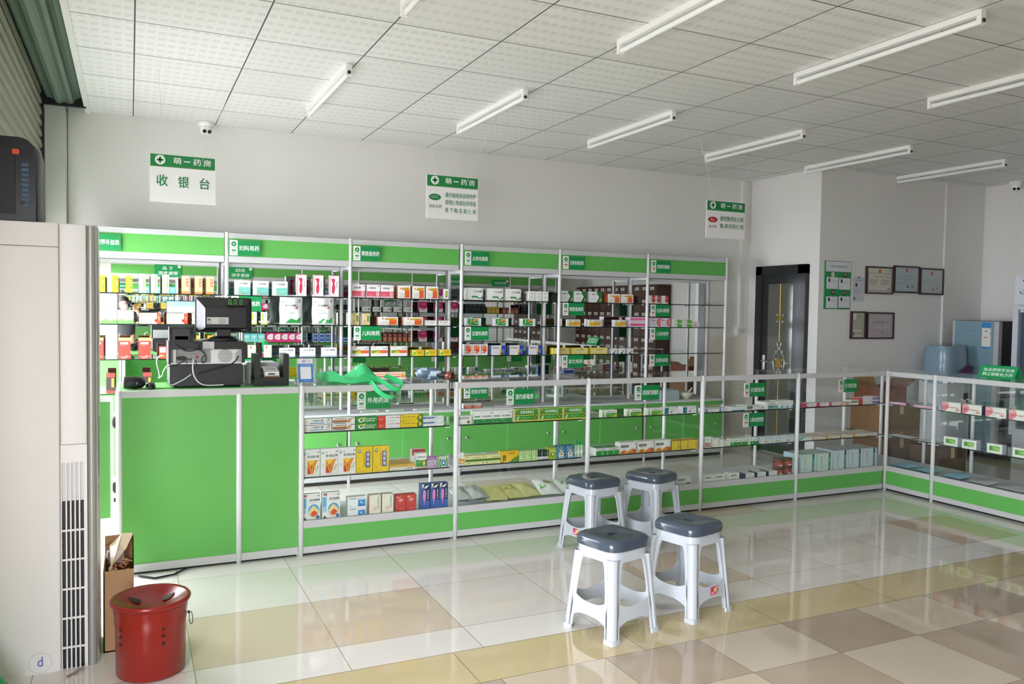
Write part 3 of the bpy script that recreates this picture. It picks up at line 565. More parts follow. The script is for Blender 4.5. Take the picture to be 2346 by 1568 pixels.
 'ointstripe': ('White ointment carton with blue flag', '#f1f2f3', '#dde1e6', 'p #2f5a9e 0 .5 .48 .5 .54 .86 0 .86;p #2f5a9e .52 .5 .55 .5 .6 .86 .57 .86;p #2f5a9e .58 .5 .6 .5 .65 .86 .63 .86;t .08 .58 .36 .18 #cfe0f2 莫匹罗星;t .66 .46 .28 .14 #889 软膏;l .04 .12 .9 .14 1 #b8bcc2;r .9 .8 .96 .9 #456'),
 'plaster': ('White plaster box with orange herbs picture', '#f0efed', '#dcdcda', 't .3 .68 .66 .1 #4a4442 骨通贴膏;e .15 .85 .08 .055 #3f8fb4;e .17 .86 .05 .035 #f0efed;t .27 .83 .12 .05 #578 天春;r .3 .1 .97 .6 #e8902c;p #f2c83a .3 .6 .75 .6 .5 .4;p #f4f0e8 .97 .1 .97 .6 .85 .55 .7 .3 .64 .1;p #c23a22 .3 .1 .5 .1 .4 .3 .3 .36;p #5a4a30 .5 .2 .56 .36 .52 .46;p #3a4a3a .74 .12 .8 .3 .77 .34;p #6a5a4a .84 .14 .9 .4 .86 .42;p #3e3a30 .62 .16 .66 .3 .63 .32;e .13 .36 .1 .07 #e0d6c4;e .13 .34 .06 .05 #f0efed;r .85 .88 .96 .91 #666;l .4 .045 .5 .02 1 #b77'),
 'kidney': ('Yellow plaster box with blue title strip', '#f0cd22', '#d9b516', 'r .6 .2 .86 .8 #2f4f9a;r .58 .2 .6 .8 #c25a3a;v .64 .24 .18 .54 #f4f2e6 腰肾膏;e .2 .84 .1 .07 #3a7ca8;e .2 .85 .05 .035 #f0e8b0;v .44 .22 .06 .56 #a8881c 中药橡胶膏剂;v .52 .26 .05 .5 #b8981c 温肾助阳;r .76 .85 .86 .88 #c33;t .14 .16 .12 .04 #c2482c 贴膏;l .12 .05 .7 .03 1 #b08c14'),
 'goldflat': ('Flat gold carton lying down', '#ddb04a', '#c9972a', 'r 0 .0 1 .5 #e9e6dc;l .08 .12 .4 .2 1 #c9a23a;t .6 .12 .3 .26 #8a7a4a 止痛膏'),
 'almond': ('White-green carton with almond picture', '#f1f3ee', '#e6e8e2', 'r 0 .12 1 .6 #3f9a46;p #f1f3ee 0 .6 0 .66 1 .66 1 .6 .7 .55 .3 .55;e .74 .34 .16 .16 #e0a83a;e .74 .34 .1 .1 #f0d080;t .1 .7 .8 .1 #4a5a4a 蒲地蓝消炎片;r 0 0 1 .06 #b8302c;l .06 .36 .5 .14 2 #a8d8a8'),
 'redback': ('Red topped white carton behind', '#f1eeec', '#e2dfdc', 'r 0 .66 1 1 #c03430;t .4 .76 .5 .12 #f4d4d0 复方丹参片;l .1 .2 .7 .3 3 #c8c4c0'),
 'eyes': ('Purple carton with two cartoon eyes', '#cbb0cf', '#b394b8', 'r 0 .7 1 1 #9a5f9e;t .12 .76 .7 .12 #f0dcf0 珍珠明目;e .26 .52 .13 .12 #f6f2f6;e .7 .52 .13 .12 #f6f2f6;e .24 .5 .07 .07 #2a2a30;e .66 .5 .07 .07 #2a2a30;l .1 .1 .5 .14 2 #a888ac;r .72 .1 .86 .2 #b03a6a'),
 'circle': ('Green-edged carton with blue round emblem', '#d9ecd2', '#a8cf9a', 'r .04 .04 .96 .76 #4a9a52;e .5 .4 .32 .36 #e8f0f0;e .5 .4 .26 .3 #2f6a9a;p #f2f6f8 .36 .3 .5 .62 .64 .3;e .86 .84 .08 .1 #c8a23a;t .14 .8 .5 .1 #4a7a4a 冰珍清目'),
 'throat': ('White carton with orange shoulder roundel', '#f1f1ef', '#d8dade', 'r .02 .36 .24 .84 #6ab8e0;r .02 .3 .24 .5 #a8d4ea;e .64 .38 .32 .24 #4fa8da;p #f2d898 .34 .36 .5 .5 .62 .58 .8 .48 .94 .36 .9 .26 .78 .17 .64 .14 .5 .17 .38 .26;p #e0542c .46 .28 .56 .36 .66 .4 .76 .36 .86 .3 .74 .2 .6 .18 .5 .22;e .86 .16 .1 .065 #3a6ab0;t .38 .73 .58 .085 #5a5658 消炎镇痛膏;l .4 .69 .54 .02 1 #999;r .06 .93 .26 .96 #2a2a34;r .06 .89 .26 .92 #c33;r .84 .9 .95 .93 #556;p #3a3a40 .1 .06 .16 .06 .16 .09 .22 .09 .22 .13 .16 .13 .16 .17 .1 .17 .1 .13 .04 .13 .04 .09 .1 .09;l .55 .04 .4 .04 2 #bbb'),
 'erythro': ('White carton with blue square, low', '#f0f3f5', '#d8dee4', 'r .56 .06 .96 .7 #3a8fd0;p #cfe6f6 .66 .5 .7 .56 .82 .34 .78 .3;r .56 .06 .96 .2 #2a6ab0;t .1 .74 .3 .16 #5a6068 红霉软膏;r .4 .82 .96 .84 #c0504a;l .08 .1 .2 .1 1 #9aa'),
 'calligraphy': ('Cream carton with vertical brush lettering', '#f2edda', '#c98a72', 'v .7 .3 .16 .6 #4a3a30 云南白药大蜜丸;e .48 .36 .18 .1 #f0c8b8;e .44 .42 .09 .05 #f4d8cc;l .1 .9 .26 .03 1 #a99;r .8 .92 .92 .95 #c55;l .2 .06 .6 .08 2 #c8b898'),
 'redmed': ('Red carton with white lettering', '#cf3a34', '#a82c28', 't .28 .64 .46 .16 #fbeae6 正骨水;l .32 .58 .4 .04 1 #f0b0a8;e .22 .88 .08 .045 #f6d8d0;p #f0c84a .34 .84 .5 .94 .48 .86;t .36 .22 .3 .04 #f3c0b8 外用;l .4 .06 .5 .03 1 #f3c0b8'),
 'lollipop': ('Blue-navy carton with pink teardrop', '#2f5fae', '#3a62a8', 'p #182a54 .3 .44 1 .34 1 .98 .3 1;p #f0dcc8 .1 .82 .3 .9 .34 1 .1 1;p #f3f3f0 .3 .84 .5 .92 .9 .96 .6 .84;p #e58ac2 .2 .56 .24 .74 .4 .8 .54 .72 .56 .56 .5 .42 .4 .36 .38 .2 .34 .2 .32 .36 .24 .42;v .7 .42 .16 .36 #f0f2f8 百灵灵片;v .72 .1 .06 .3 #8ab0e4 清热利咽;l .3 .04 .4 .03 1 #b0c8ea'),
 'emblem': ('White carton with yellow emblem', '#eef0ec', '#d6dad2', 'e .76 .26 .14 .2 #e0b43a;e .76 .26 .09 .12 #4a5a3a;t .18 .64 .62 .18 #4a4e4a 感冒灵颗粒;r .02 .62 .1 .8 #555;l .1 .06 .2 .06 1 #888;r .2 .86 .8 .9 #99b'),
 'qinglong': ('White carton with green foot and leaves', '#f1f2ee', '#dfe2dc', 'r 0 0 1 .35 #278a44;e .13 .56 .07 .06 #2f7d34;e .27 .55 .06 .07 #3f9a3a;t .38 .5 .56 .13 #4a4c4a 小青龙颗粒;l .28 .85 .5 .03 1 #bbb;r .86 .82 .96 .87 #444;p #6fba6a .16 .06 .2 .2 .26 .06;l .4 .08 .52 .06 1 #8cc892;r .42 .24 .6 .28 #b0d8b0'),
 'xiqing': ('Green carton with gold edging', '#3c9a3a', '#e4e2c8', 'r 0 0 1 .1 #e6c84a;r 0 .46 1 .5 #e9da6a;r 0 .96 1 1 #e9da6a;r 0 0 .02 1 #e9da6a;r .98 0 1 1 #e9da6a;t .24 .62 .5 .24 #f4f6ea 西青果颗粒;e .87 .38 .11 .24 #2a5a24;e .87 .38 .085 .19 #a8b83a;e .85 .42 .04 .07 #4a6a24;e .9 .32 .04 .07 #4a6a24;p #c8dca0 .06 .12 .1 .36 .18 .42 .2 .34 .14 .12;l .26 .2 .44 .2 2 #8cc884;e .12 .6 .06 .06 #c85a34;r .04 .84 .14 .9 #e0a83a;p #e9da6a .76 .5 .74 .74 .78 .96 .8 .96 .77 .74 .79 .5'),
 'band': ('Yellow-green carton with dark green band', '#e9e7a4', '#d6d48c', 'r 0 .34 1 .6 #4f7a30;t .5 .68 .4 .14 #6a6a3a 清开灵片;p #4a5a2a .14 .2 .2 .1 .28 .24 .24 .16 .2 .22;l .44 .14 .46 .06 1 #8f8f54;r .06 .78 .18 .9 #d0a050'),
 'hawthorn': ('Yellow carton with black seal and leaves', '#f2c522', '#e0b01c', 't .34 .74 .48 .15 #7a5a1a 口炎清颗粒;r .14 .16 .3 .66 #2a2a22;v .18 .2 .08 .42 #f2d860 口炎清;p #4f8a2e .4 0 1 0 1 .6 .84 .46 .7 .3 .56 .12;p #7ab03c .7 .1 .8 .3 .9 .2;p #8aba4a .84 .3 .92 .5 .98 .36;l .4 .6 .3 .05 1 #b08a1a;r .04 .02 .2 .07 #c23a2a'),
 'limeslim': ('Slim light green carton', '#c5e29a', '#a9d07a', 'v .6 .34 .22 .54 #4a7a2a 板蓝根片;p #d88a5a .1 .74 .3 .86 .34 .78;r .1 .1 .9 .13 #8ab85a;e .34 .4 .16 .12 #dcefbf'),
 'blackgreen': ('Small black and white carton', '#21322c', '#1a2622', 'r 0 .08 1 .36 #eceeea;v .72 .4 .2 .54 #e6ece8 草珊瑚;e .34 .66 .2 .14 #2f6a4a;t .12 .16 .6 .12 #556 含片;r 0 .36 1 .39 #8a3a3a'),
 'limebox': ('Lime green carton with white flower', '#a3b82e', '#8aa024', 'r .02 .66 .98 .7 #e8edb8;e .5 .4 .3 .2 #6f8a1c;p #f0f2dc .34 .4 .5 .56 .68 .42 .56 .3;t .2 .76 .6 .1 #eef2c8 西瓜霜'),
 'facebox': ('Blue striped carton with oval portrait', '#2f6f8f', '#24586f', 'p #9cc8da 0 .7 .3 1 .2 1 0 .8;p #9cc8da 0 .4 .6 1 .5 1 0 .5;p #9cc8da 0 .1 .9 1 .8 1 0 .2;p #9cc8da .2 0 1 .8 1 .7 .3 0;p #9cc8da .5 0 1 .5 1 .4 .6 0;p #9cc8da .8 0 1 .2 1 .1 .9 0;e .52 .66 .17 .12 #eef2f2;e .52 .69 .1 .07 #2a2a30;e .52 .63 .07 .05 #e8c4a4;r .26 .04 .78 .48 #f0f0ec;e .52 .34 .2 .08 #e8923a;r .34 .06 .7 .18 #8aa6c8'),
 'limedose': ('White-green carton with yellow corner', '#f0f3ea', '#dfe8d4', 'r .22 0 1 .6 #5aa83c;p #c8cc3a .6 0 1 0 1 .56 .76 .2;t .3 .68 .58 .17 #3f4a3c 清咽滴丸;p #5aa83c 0 0 .06 0 .06 .9 0 .7;r .06 .1 .12 .3 #a85a3a;l .3 .3 .5 .14 2 #8fca6a'),
 'check': ('White carton with teal tick', '#eef0f0', '#f3f4f4', 'r 0 .06 .3 .96 #1f5f66;p #56c0cc .02 .5 .08 .4 .14 .24 .36 .78 .28 .78 .14 .42;r .06 .84 .16 .92 #cfe6ea;t .42 .7 .4 .14 #8a9098 氯雷他定片;l .44 .42 .4 .2 2 #c8a0a0;r .44 .2 .56 .4 #555b60;r .9 .86 .96 .92 #444'),
 'wetgreen': ('Low white-green carton lying in stack', '#2f9440', '#e4e8e2', 'r 0 .62 1 1 #eceee8;t .14 .7 .7 .2 #4a4a44 维C银翘片;p #5ab866 .4 .1 .7 .1 .66 .5 .5 .56;l .46 .2 .2 .2 2 #8ad094'),
 'autumn': ('White carton with orange flowers', '#efeeea', '#dddcd6', 'r .04 .56 .52 .76 #3c3e38;t .1 .62 .36 .09 #e8e6da 风热感冒颗粒;p #e8a23a 0 0 .46 0 .44 .22 .3 .34 .12 .3 0 .18;p #d9742c .46 0 1 0 1 .3 .86 .42 .66 .36 .5 .2;e .2 .14 .1 .1 #b5652a;e .66 .2 .08 .1 #e89a4a;e .86 .2 .07 .1 #c25a20;l .1 .82 .24 .04 1 #a9a9a0;r .86 .86 .94 .9 #a44;t .1 .44 .2 .07 #c8a84a 颗粒'),
 'yellowtall': ('Yellow carton with dark top edge', '#e3c63c', '#5a4a1e', 'v .72 .16 .14 .72 #6a5420 连花清瘟;r 0 .95 1 1 #5a4a1e;l .14 .86 .3 .04 1 #a08a28'),
 'greenwhite': ('White carton with grey hill picture', '#ecece6', '#dcdcd4', 'r .08 .56 .56 .74 #5a6a3e;t .12 .6 .4 .1 #e4e6d8 风寒感冒颗粒;p #5a5a30 .3 0 1 0 1 .22 .8 .34 .6 .2 .44 .2;l .1 .82 .24 .04 1 #a9a9a0;r .88 .86 .96 .9 #444'),
 'bluewhite': ('Low white carton with blue end', '#eceff0', '#e2e6e8', 'r 0 0 .1 1 #2a4aa8;t .2 .56 .5 .16 #5a6472 头孢克肟;r .12 .36 .5 .44 #2f6ab0;l .2 .1 .6 .14 1 #b8bec4'),
 'blueline': ('Low white carton with blue foot', '#efefec', '#e2e2de', 'r 0 0 1 .2 #2a6fb4;t .3 .6 .46 .16 #5a5a5e 阿莫西林;l .36 .46 .34 .06 1 #c8a0a0'),
 'olivelabel': ('White carton with dark green label', '#edeeea', '#bcd0c4', 'r .22 .28 .86 .9 #4a6044;t .28 .6 .52 .16 #e0e6da 甲硝唑片;l .26 .34 .54 .16 2 #aab8a4;t .3 .06 .4 .1 #777 片剂'),
 'pinkmeow': ('Low white carton with grey mark', '#efeeea', '#e0dfda', 'r .1 0 .9 .12 #d9a08a;t .12 .62 .52 .14 #8a8a86 阿奇霉素;e .86 .6 .06 .2 #55585c;l .12 .3 .5 .14 2 #ccc8c2'),
 'tealdrawer': ('White carton with teal lower half', '#eef0ee', '#e4e6e4', 'r .22 .02 1 .52 #6ca89c;r .66 .1 .82 .42 #9ccabe;t .16 .66 .66 .14 #4a5450 罗红霉素胶囊;l .3 .2 .26 .16 2 #8fc0b4'),
 'tealslim': ('Slim white carton with teal corner', '#eff0ee', '#e6e8e4', 'p #4aa6a8 .5 .08 1 .08 1 .44 .8 .4;r 0 .08 .4 .14 #3a6ab0;t .2 .7 .6 .1 #788 克拉霉素;l .2 .5 .6 .12 2 #c8ccca'),
 'redgrid': ('White carton with red grid', '#eceee6', '#dfe2da', 'r .08 .08 .92 .48 #b8483e;r .28 .08 .31 .48 #eceee6;r .5 .08 .53 .48 #eceee6;r .72 .08 .75 .48 #eceee6;r .08 .2 .92 .22 #eceee6;r .08 .34 .92 .36 #eceee6;t .2 .7 .6 .1 #7a8a7a 银丹心脑'),
 'yellowtext': ('White carton with yellow lettering', '#eeece0', '#e2e0d8', 'v .64 .16 .26 .7 #b89a2a 血塞通片;e .3 .26 .16 .12 #e0c878;r .1 .84 .4 .9 #555'),
 'plaintall': ('Plain pale carton with grey print', '#eae8e4', '#dedcd8', 'l .2 .3 .6 .4 5 #c4bcb8;t .24 .78 .5 .08 #8a8484 丹参片'),
 'smallyellow': ('Small white carton with yellow foot', '#eceee2', '#dcded4', 'r 0 0 1 .3 #dfd98a;t .16 .6 .66 .2 #6a7a5a 复丹'),
 'greenhalf': ('White carton with green lower half', '#eef0ea', '#dfe3da', 'r 0 0 1 .5 #2f8a3e;e .3 .28 .09 .12 #b0d8b0;p #e0a05a .66 .36 .74 .4 .78 .3 .7 .26;t .3 .64 .56 .16 #6a7a6a 脑心通胶囊;e .1 .72 .05 .1 #9a5a9a'),
 'bluepale': ('Pale blue carton with orange fruit', '#dbe4ea', '#c8d4dc', 'e .5 .26 .2 .1 #d9a24a;e .36 .22 .1 .08 #b8863a;t .24 .68 .56 .13 #6a7a88 通心络胶囊;l .3 .5 .4 .08 1 #b8c8d2'),
 'whitelabel': ('White carton with small green label', '#edeee8', '#dde0da', 'r .16 .6 .72 .78 #5f7a52;t .2 .64 .48 .1 #e2e8da 丹七通脉片;l .16 .16 .6 .16 2 #b8bab4;r .8 .5 .88 .54 #777;l .08 .86 .2 .04 1 #aaa'),
 'navyside': ('White carton with navy side', '#edeeec', '#27365e', 'r 0 0 .04 1 #27365e;t .14 .68 .56 .1 #8a8e92 缬沙坦胶囊;p #7a8288 .36 .44 .5 .36 .66 .44 .5 .39;l .2 .16 .36 .08 1 #a8a8a8;r .78 .14 .92 .22 #555'),
 'pinksmile': ('Low white-magenta carton with curved band', '#efe8e8', '#c24a6a', 'r 0 0 .14 1 #c8407a;p #d9446a .1 0 .9 0 1 .5 1 0 .86 0 .7 .1 .5 .06 .3 .12 .16 .4;r 0 0 1 .08 #d04a68;p #d9446a .92 .0 1 0 1 .6;t .26 .58 .5 .12 #b0707e 达克宁;l .3 .34 .4 .14 2 #d4b4b8;p #c8407a .04 .7 .3 1 .04 1'),
 'orangetube': ('Low white-orange ointment carton', '#f0eae4', '#e6ded6', 'p #d96a3a .06 .2 .7 .14 .94 .5 .7 .86 .06 .8;e .3 .5 .12 .2 #f2d8c0;t .5 .4 .3 .2 #f4e2d4 软膏'),
 'greentag': ('White carton with dark green title bar', '#eff0ec', '#e0e2dc', 'r .1 .5 .86 .82 #3f7040;t .16 .58 .6 .14 #dfeadc 曲安奈德;l .2 .2 .5 .14 2 #c0c4bc;r 0 0 .06 1 #4a8a4a'),
 'redend': ('White carton with red end', '#efefee', '#c8342c', 'r 0 0 .36 1 #cc352c;p #f0c8c0 .06 .3 .28 .44 .28 .52 .06 .4;t .44 .6 .4 .16 #888 酮康唑;l .44 .2 .46 .2 2 #c8c8c8'),
 'violet': ('White carton with violet panel', '#eceaf0', '#dcd8e4', 'r .26 .16 1 .76 #6a4f96;t .34 .36 .5 .2 #d8cce8 盐酸特比;r .08 .7 .2 .86 #a05a9a;t .3 .82 .5 .1 #667 乳膏'),
 'orangeend': ('Flat white carton with orange end', '#eceae4', '#e6a23a', 'r 0 0 .06 1 #e2952c;p #e8a83c .08 .16 .4 .16 .5 .4 .3 .5 .08 .44;t .56 .62 .36 .16 #555 玻璃酸钠;l .5 .2 .4 .14 1 #bbb'),
 'tealend': ('Flat white carton with teal corner', '#e8eeec', '#d8e4e2', 'p #3fa89a 0 .1 .36 .9 .1 .9 0 .9;t .5 .4 .36 .2 #7a8a88 滴眼液'),
 'palestripe': ('Large pale carton with green stripe', '#d7e4de', '#bcd6e2', 'r .72 .1 .86 1 #2f7f72;v .75 .16 .09 .6 #a8dcd0 医用冷敷;v .22 .2 .07 .56 #6a7a76 医用透气胶;e .25 .82 .08 .02 #8aa09a'),
 'palestripeblue': ('Large pale carton with blue stripe', '#d7e1e4', '#c6d6e0', 'r .72 .1 .86 1 #3f6a88;v .75 .16 .09 .6 #b0cfe2 医用冷敷;v .22 .2 .07 .56 #6a747a 医用透气胶;e .25 .82 .08 .02 #8a98a0'),
 'pinktube': ('Long pink and white carton', '#f3d2e4', '#8a2a5e', 'r 0 0 1 .7 #e88cc0;p #f6e0ec 0 .7 .4 .5 .8 .7 1 .6 1 1 0 1;p #f4d6e6 0 0 .3 .2 .5 0;t .56 .36 .38 .16 #a83a7a 妇洁舒;l .6 .2 .3 .1 1 #c06a9c'),
 'flatwhite': ('Flat white carton lying on its side', '#efefec', '#dfdfda', 'r .7 .3 .76 .7 #444;l .3 .4 .3 .2 1 #b8b8b4'),
 'breast': ('White carton with pink curve and red title', '#f4f0ea', '#4a2a6a', 'p #ea7f92 0 0 .14 .02 .26 .2 .36 .46 .36 .7 .28 .98 0 1;p #f3b0b4 0 .6 .34 .74 .28 .98 0 1;t .08 .4 .8 .13 #b82f4a 远红外乳腺增生贴;r .72 .16 .92 .32 #d4576a;r .74 .22 .9 .25 #f2c8cc;t .06 .9 .3 .06 #a77 RunerGe;e .93 .86 .02 .03 #446'),
 'leafcard': ('White carton with green leaf label', '#f3f4f0', '#c8cfe0', 'r .16 .26 .84 .78 #7ac04a;p #4a9a3a .16 .26 .3 .3 .4 .5 .24 .78 .16 .7;t .42 .46 .34 .16 #e8f6d8 芦荟胶;p #c8dc6a .6 .26 .84 .26 .84 .5'),
 'ad': ('White carton with orange foot reading AD', '#ecebe7', '#dddcd8', 'r 0 0 1 .62 #d95f38;t .18 .14 .7 .36 #f4ece4 AD;l .14 .78 .6 .1 2 #b0aca8'),
 'ringword': ('White-green carton with ringed lettering', '#eaefe6', '#d8e4d0', 'r 0 0 1 .4 #6ab45a;e .24 .66 .09 .14 #2f7a44;e .42 .66 .09 .14 #2f7a44;e .6 .66 .09 .14 #2f7a44;e .78 .66 .09 .14 #2f7a44;t .18 .58 .66 .15 #eaf4e4 开塞露丸'),
 'vial': ('Small white-green carton', '#e6f0e4', '#d6e6d2', 'r 0 0 1 .4 #9fd09a;l .2 .5 .6 .3 2 #9ab89a'),
 'pinkpale': ('Small pale pink carton', '#e8dce4', '#dccdd6', 'r 0 0 1 .4 #d9b8cc;l .2 .5 .6 .3 2 #a89aa4'),
 'greenyellow': ('Green carton with yellow title', '#63a43a', '#4f8a2e', 't .3 .7 .6 .16 #e8d24a 蒲公英片;r .1 .1 .5 .6 #dfe6d0;r 0 .94 1 1 #d8d85a'),
 # seen in the mirrors only
 'mblue': ('Blue carton with white rim, seen reflected', '#dfe6f2', '#2a5aa8', 'r .06 .08 .94 .92 #2c5fae;t .2 .4 .6 .2 #dbe8fa 创可贴'),
 'mbw': ('White carton with black lettering, seen reflected', '#e9eae8', '#cfd2d0', 'e .2 .55 .1 .2 #3a3c40;t .4 .45 .3 .2 #777 保健;v .74 .3 .08 .5 #444 参茶'),
 'mpink': ('Pink carton with white curve, seen reflected', '#e23f80', '#b02a60', 'p #f6eef2 0 .3 0 .92 .4 .9 .74 .74 .84 .5 .7 .34 .3 .26;t .2 .5 .4 .12 #b05a80 卫生巾'),
 'mteal': ('Teal carton, seen reflected', '#7cd2d0', '#58b0b0', 'e .5 .66 .34 .14 #b8ecea;r 0 .2 1 .24 #b8ecea;t .3 .4 .4 .1 #eafaf8 面膜'),
 'mbrown': ('Brown-red small carton, seen reflected', '#b8756a', '#7a3a34', 'r 0 .6 1 1 #7c2f30;e .5 .3 .3 .2 #d88a5a;t .2 .7 .6 .16 #e8c8b8 阿胶'),
 'mmagenta': ('Magenta-topped gift carton, seen reflected', '#efe3e8', '#8a3a5a', 'r 0 .5 1 1 #c22f6a;p #c22f6a 0 .5 1 .5 .8 .36 .5 .3 .2 .36;e .5 .3 .2 .1 #e79ab8;t .3 .74 .4 .1 #f2ccdc 蛋白粉'),
 'mblack': ('Black slim carton, seen reflected', '#202226', '#18191c', 'l .1 .82 .7 .1 2 #b8bcc0;t .2 .4 .6 .1 #9a9ea4 人参'),
 'mgold': ('Golden carton, seen reflected', '#c8a83a', '#a88a2c', 'r .08 .08 .92 .92 #d8bc54;t .24 .5 .5 .2 #8a6a1c 燕窝'),
}
_M = {}
def carton_mesh(key, w, h, d):
    k = (key, round(w, 4), round(h, 4), round(d, 4))
    if k in _M: return _M[k]
    desc, front, side, pr = T[key]; mb = MB(); fm, sm = mat(front, .4), mat(side, .45); c = .0012
    p = [(0, 0, 0), (w, 0, 0), (w, d, 0), (0, d, 0), (0, 0, h), (w, 0, h), (w, d, h), (0, d, h)]
    mb.poly(p, [(0, 1, 5, 4), (2, 3, 7, 6)], fm); mb.poly(p, [(3, 0, 4, 7), (1, 2, 6, 5)], sm); mb.poly(p, [(0, 3, 2, 1), (4, 5, 6, 7)], fm)
    mb.quad((w*.06, d*.18, h+.0005), (w*.88, 0, 0), (0, .0012, 0), side); mb.quad((w*.02, d*.5, h+.0005), (w*.96, 0, 0), (0, .0008, 0), side)   # lid seam
    printing(mb, pr, w, h, 0); printing(mb, pr, w, h, d, True)
    _M[k] = mb.mesh('medicine_carton'); return _M[k]
NTH = ['leftmost', 'second', 'third', 'fourth', 'fifth', 'sixth', 'seventh', 'eighth', 'ninth', 'tenth', 'eleventh', 'twelfth']
CNT = ['', 'one', 'two', 'three', 'four', 'five', 'six', 'seven', 'eight', 'nine', 'ten', 'eleven', 'twelve']
def ordl(i, n): return NTH[i] if i < n-1 or n < 2 else 'rightmost'
def plural(d): return d[0].lower()+d[1:].replace('carton', 'cartons', 1).replace(' box ', ' boxes ', 1)
def put(key, w, h, d, loc, rot, label, group):
    o = bpy.data.objects.new('medicine_carton', carton_mesh(key, w, h, d)); C.objects.link(o); o.location = loc; o.rotation_euler = (0, 0, rot)
    return tag(o, label, 'medicine box', group)
def row(where, y, z, items, side=False):
    # items: (key, px of every left edge, px of the first right edge, py of the first top edge, depth, stack height)
    for it in items:
        key, lefts, right, top, d = it[:5]; st = it[5] if len(it) > 5 else 1; tl = it[6] if len(it) > 6 else 0
        P = (lambda a, b: PX(a, b, y)) if side else (lambda a, b: PY(a, b, y))
        A, B = P(lefts[0], top), P(right, top); w_ = (A.y-B.y) if side else (B.x-A.x)
        h = (A.z-z)/st; n = len(lefts); d_ = T[key][0]; grp = None if n*st == 1 else '%s on %s' % (plural(d_), where)
        for i, lx in enumerate(lefts):
            p = P(lx, top)
            for k in range(st):
                lab = d_
                if n > 1: lab += ', %s of %s' % (ordl(i, n), CNT[n])
                if st > 1: lab += ', %s' % (('lower', 'upper')[k] if st == 2 else ('lowest', 'middle', 'top')[k])
                lab += ', '+where
                loc = (y, p.y, z+k*h) if side else (p.x, y, z+k*h)
                o = put(key, w_*.985, h*.985, d, loc, (-PI/2 if side else 0)+tl, lab, grp)
NM = ['first', 'second', 'third', 'fourth', 'fifth', 'sixth']
def W(u, s): return '%s shelf of %s wall unit' % (['top', 'second', 'third', 'lowest'][s], NM[u])
yw = 6.836
row(W(0, 0), yw, ZS[0], [('olive', [225, 256, 288], 241, 629.5, .05), ('palegreen', [318, 345.7, 372], 333.7, 627, .05), ('creamred', [416.5, 446.7, 472.6], 434, 632, .06)])
row(W(0, 1), yw, ZS[1], [('bamboo', [230.3, 269], 268.5, 709.8, .05), ('creambar', [318.7, 381.9, 440], 368.8, 716.8, .05)])
row(W(0, 2), yw, ZS[2], [('redgold', [208.5, 271.3, 317.9], 237.4, 773.6, .09), ('redwhite', [364.6], 381, 794, .05)])
row(W(0, 3), yw, ZS[3], [('darkbox', [243, 328], 264, 855, .05)])
row(W(1, 0), yw, ZS[0], [('tealwhite', [537.6, 580, 624.4], 574.4, 641.7, .04), ('torso', [680.8, 719.6, 755.8], 702.8, 627.9, .06)])
row(W(1, 1), yw+.03, ZS[1], [('greenstrip', [575, 599], 588.5, 714.5, .05)])
row(W(1, 2), yw, ZS[2], [('creamgreen', [569.6, 606], 586.6, 791, .05), ('bluefoot', [641.5, 688.7, 738.2], 676.7, 797.5, .05)])
row(W(2, 0), yw, ZS[0], [('pinkband', [806.5, 841, 872.7], 837, 651, .05), ('orangeblock', [911.2, 944.6, 975.7], 940.6, 654, .07), ('cypress', [1017.7], 1028, 662, .04)])
row(W(2, 1), yw, ZS[1], [('creamtag', [806.5, 831.5], 823, 718, .07), ('orangeblock', [865.8, 924.5], 912.4, 726, .06), ('smalltext', [975, 1005.6], 1001, 734.4, .05)])
row(W(2, 2), yw, ZS[2], [('fruit', [805.6, 849.9, 894.9], 846, 793.9, .05), ('yellowjin', [945.8, 975.7, 1009], 971, 802, .08)])
row(W(2, 3), yw+.02, ZS[3], [('navyornge', [853.5, 891.7], 929.6-38.2+0, 853, .05)])
row(W(3, 0), yw, ZS[0], [('greenbar', [1070, 1117.7, 1159], 1106.8, 659, .06), ('plainsmall', [1211.6, 1227.5, 1243.4], 1225, 667, .06)])
row(W(3, 1), yw, ZS[1], [('leafpanel', [1069.4, 1132.9, 1195.5], 1103, 729, .06)])
row(W(3, 2), yw, ZS[2], [('redpicture', [1064, 1083, 1100], 1082, 788.7, .06), ('bluehand', [1125.7, 1167.6, 1211], 1158, 792, .07), ])
row(W(4, 0), yw, ZS[0], [('arrow', [1284, 1315.2, 1351], 1313.5, 666.4, .05), ('orangeblock', [1393, 1423], 1421.5, 673.4, .07)])
row(W(4, 1), yw, ZS[1], [('gold', [1302, 1348.5, 1407.6], 1330.6, 732, .05), ('striped', [1444+3.4*i for i in range(10)], 1447.3, 727, .09)])
row(W(4, 2), yw, ZS[2], [('yellowbig', [1267, 1311, 1356], 1305, 797.7, .06), ('blackspot', [1401, 1419.3, 1438.4], 1414, 799, .05)])
row(W(4, 3), yw, ZS[3], [('navyplate', [1291], 1317, 846, .05)])
row(W(5, 0), yw, ZS[0], [('redcap', [1489, 1501.4, 1519.6], 1501, 676.8, .05)])
row(W(5, 1), yw, ZS[1], [('pinkorange', [1492, 1514.5], 1514, 728.6, .05), ('greenquad', [1541, 1563.5], 1563, 731, .05, 2), ('paleblush', [1586.5], 1602, 736.6, .05)])
LG = 'cabinet ledge of %s wall unit'
row(LG % 'third', yw+.02, .605, [('ringword', [829, 888, 951], 868.5, 943, .06)])
row(LG % 'fourth', yw+.02, .605, [('ad', [1062, 1083.5], 1082.5, 925.7, .08), ('pinkpale', [1138.5, 1150, 1161.5], 1149, 931, .06)])
row('ledge of fourth wall unit', yw+.03, .605, [('vial', [1105, 1116, 1127], 1115, 933, .05)])
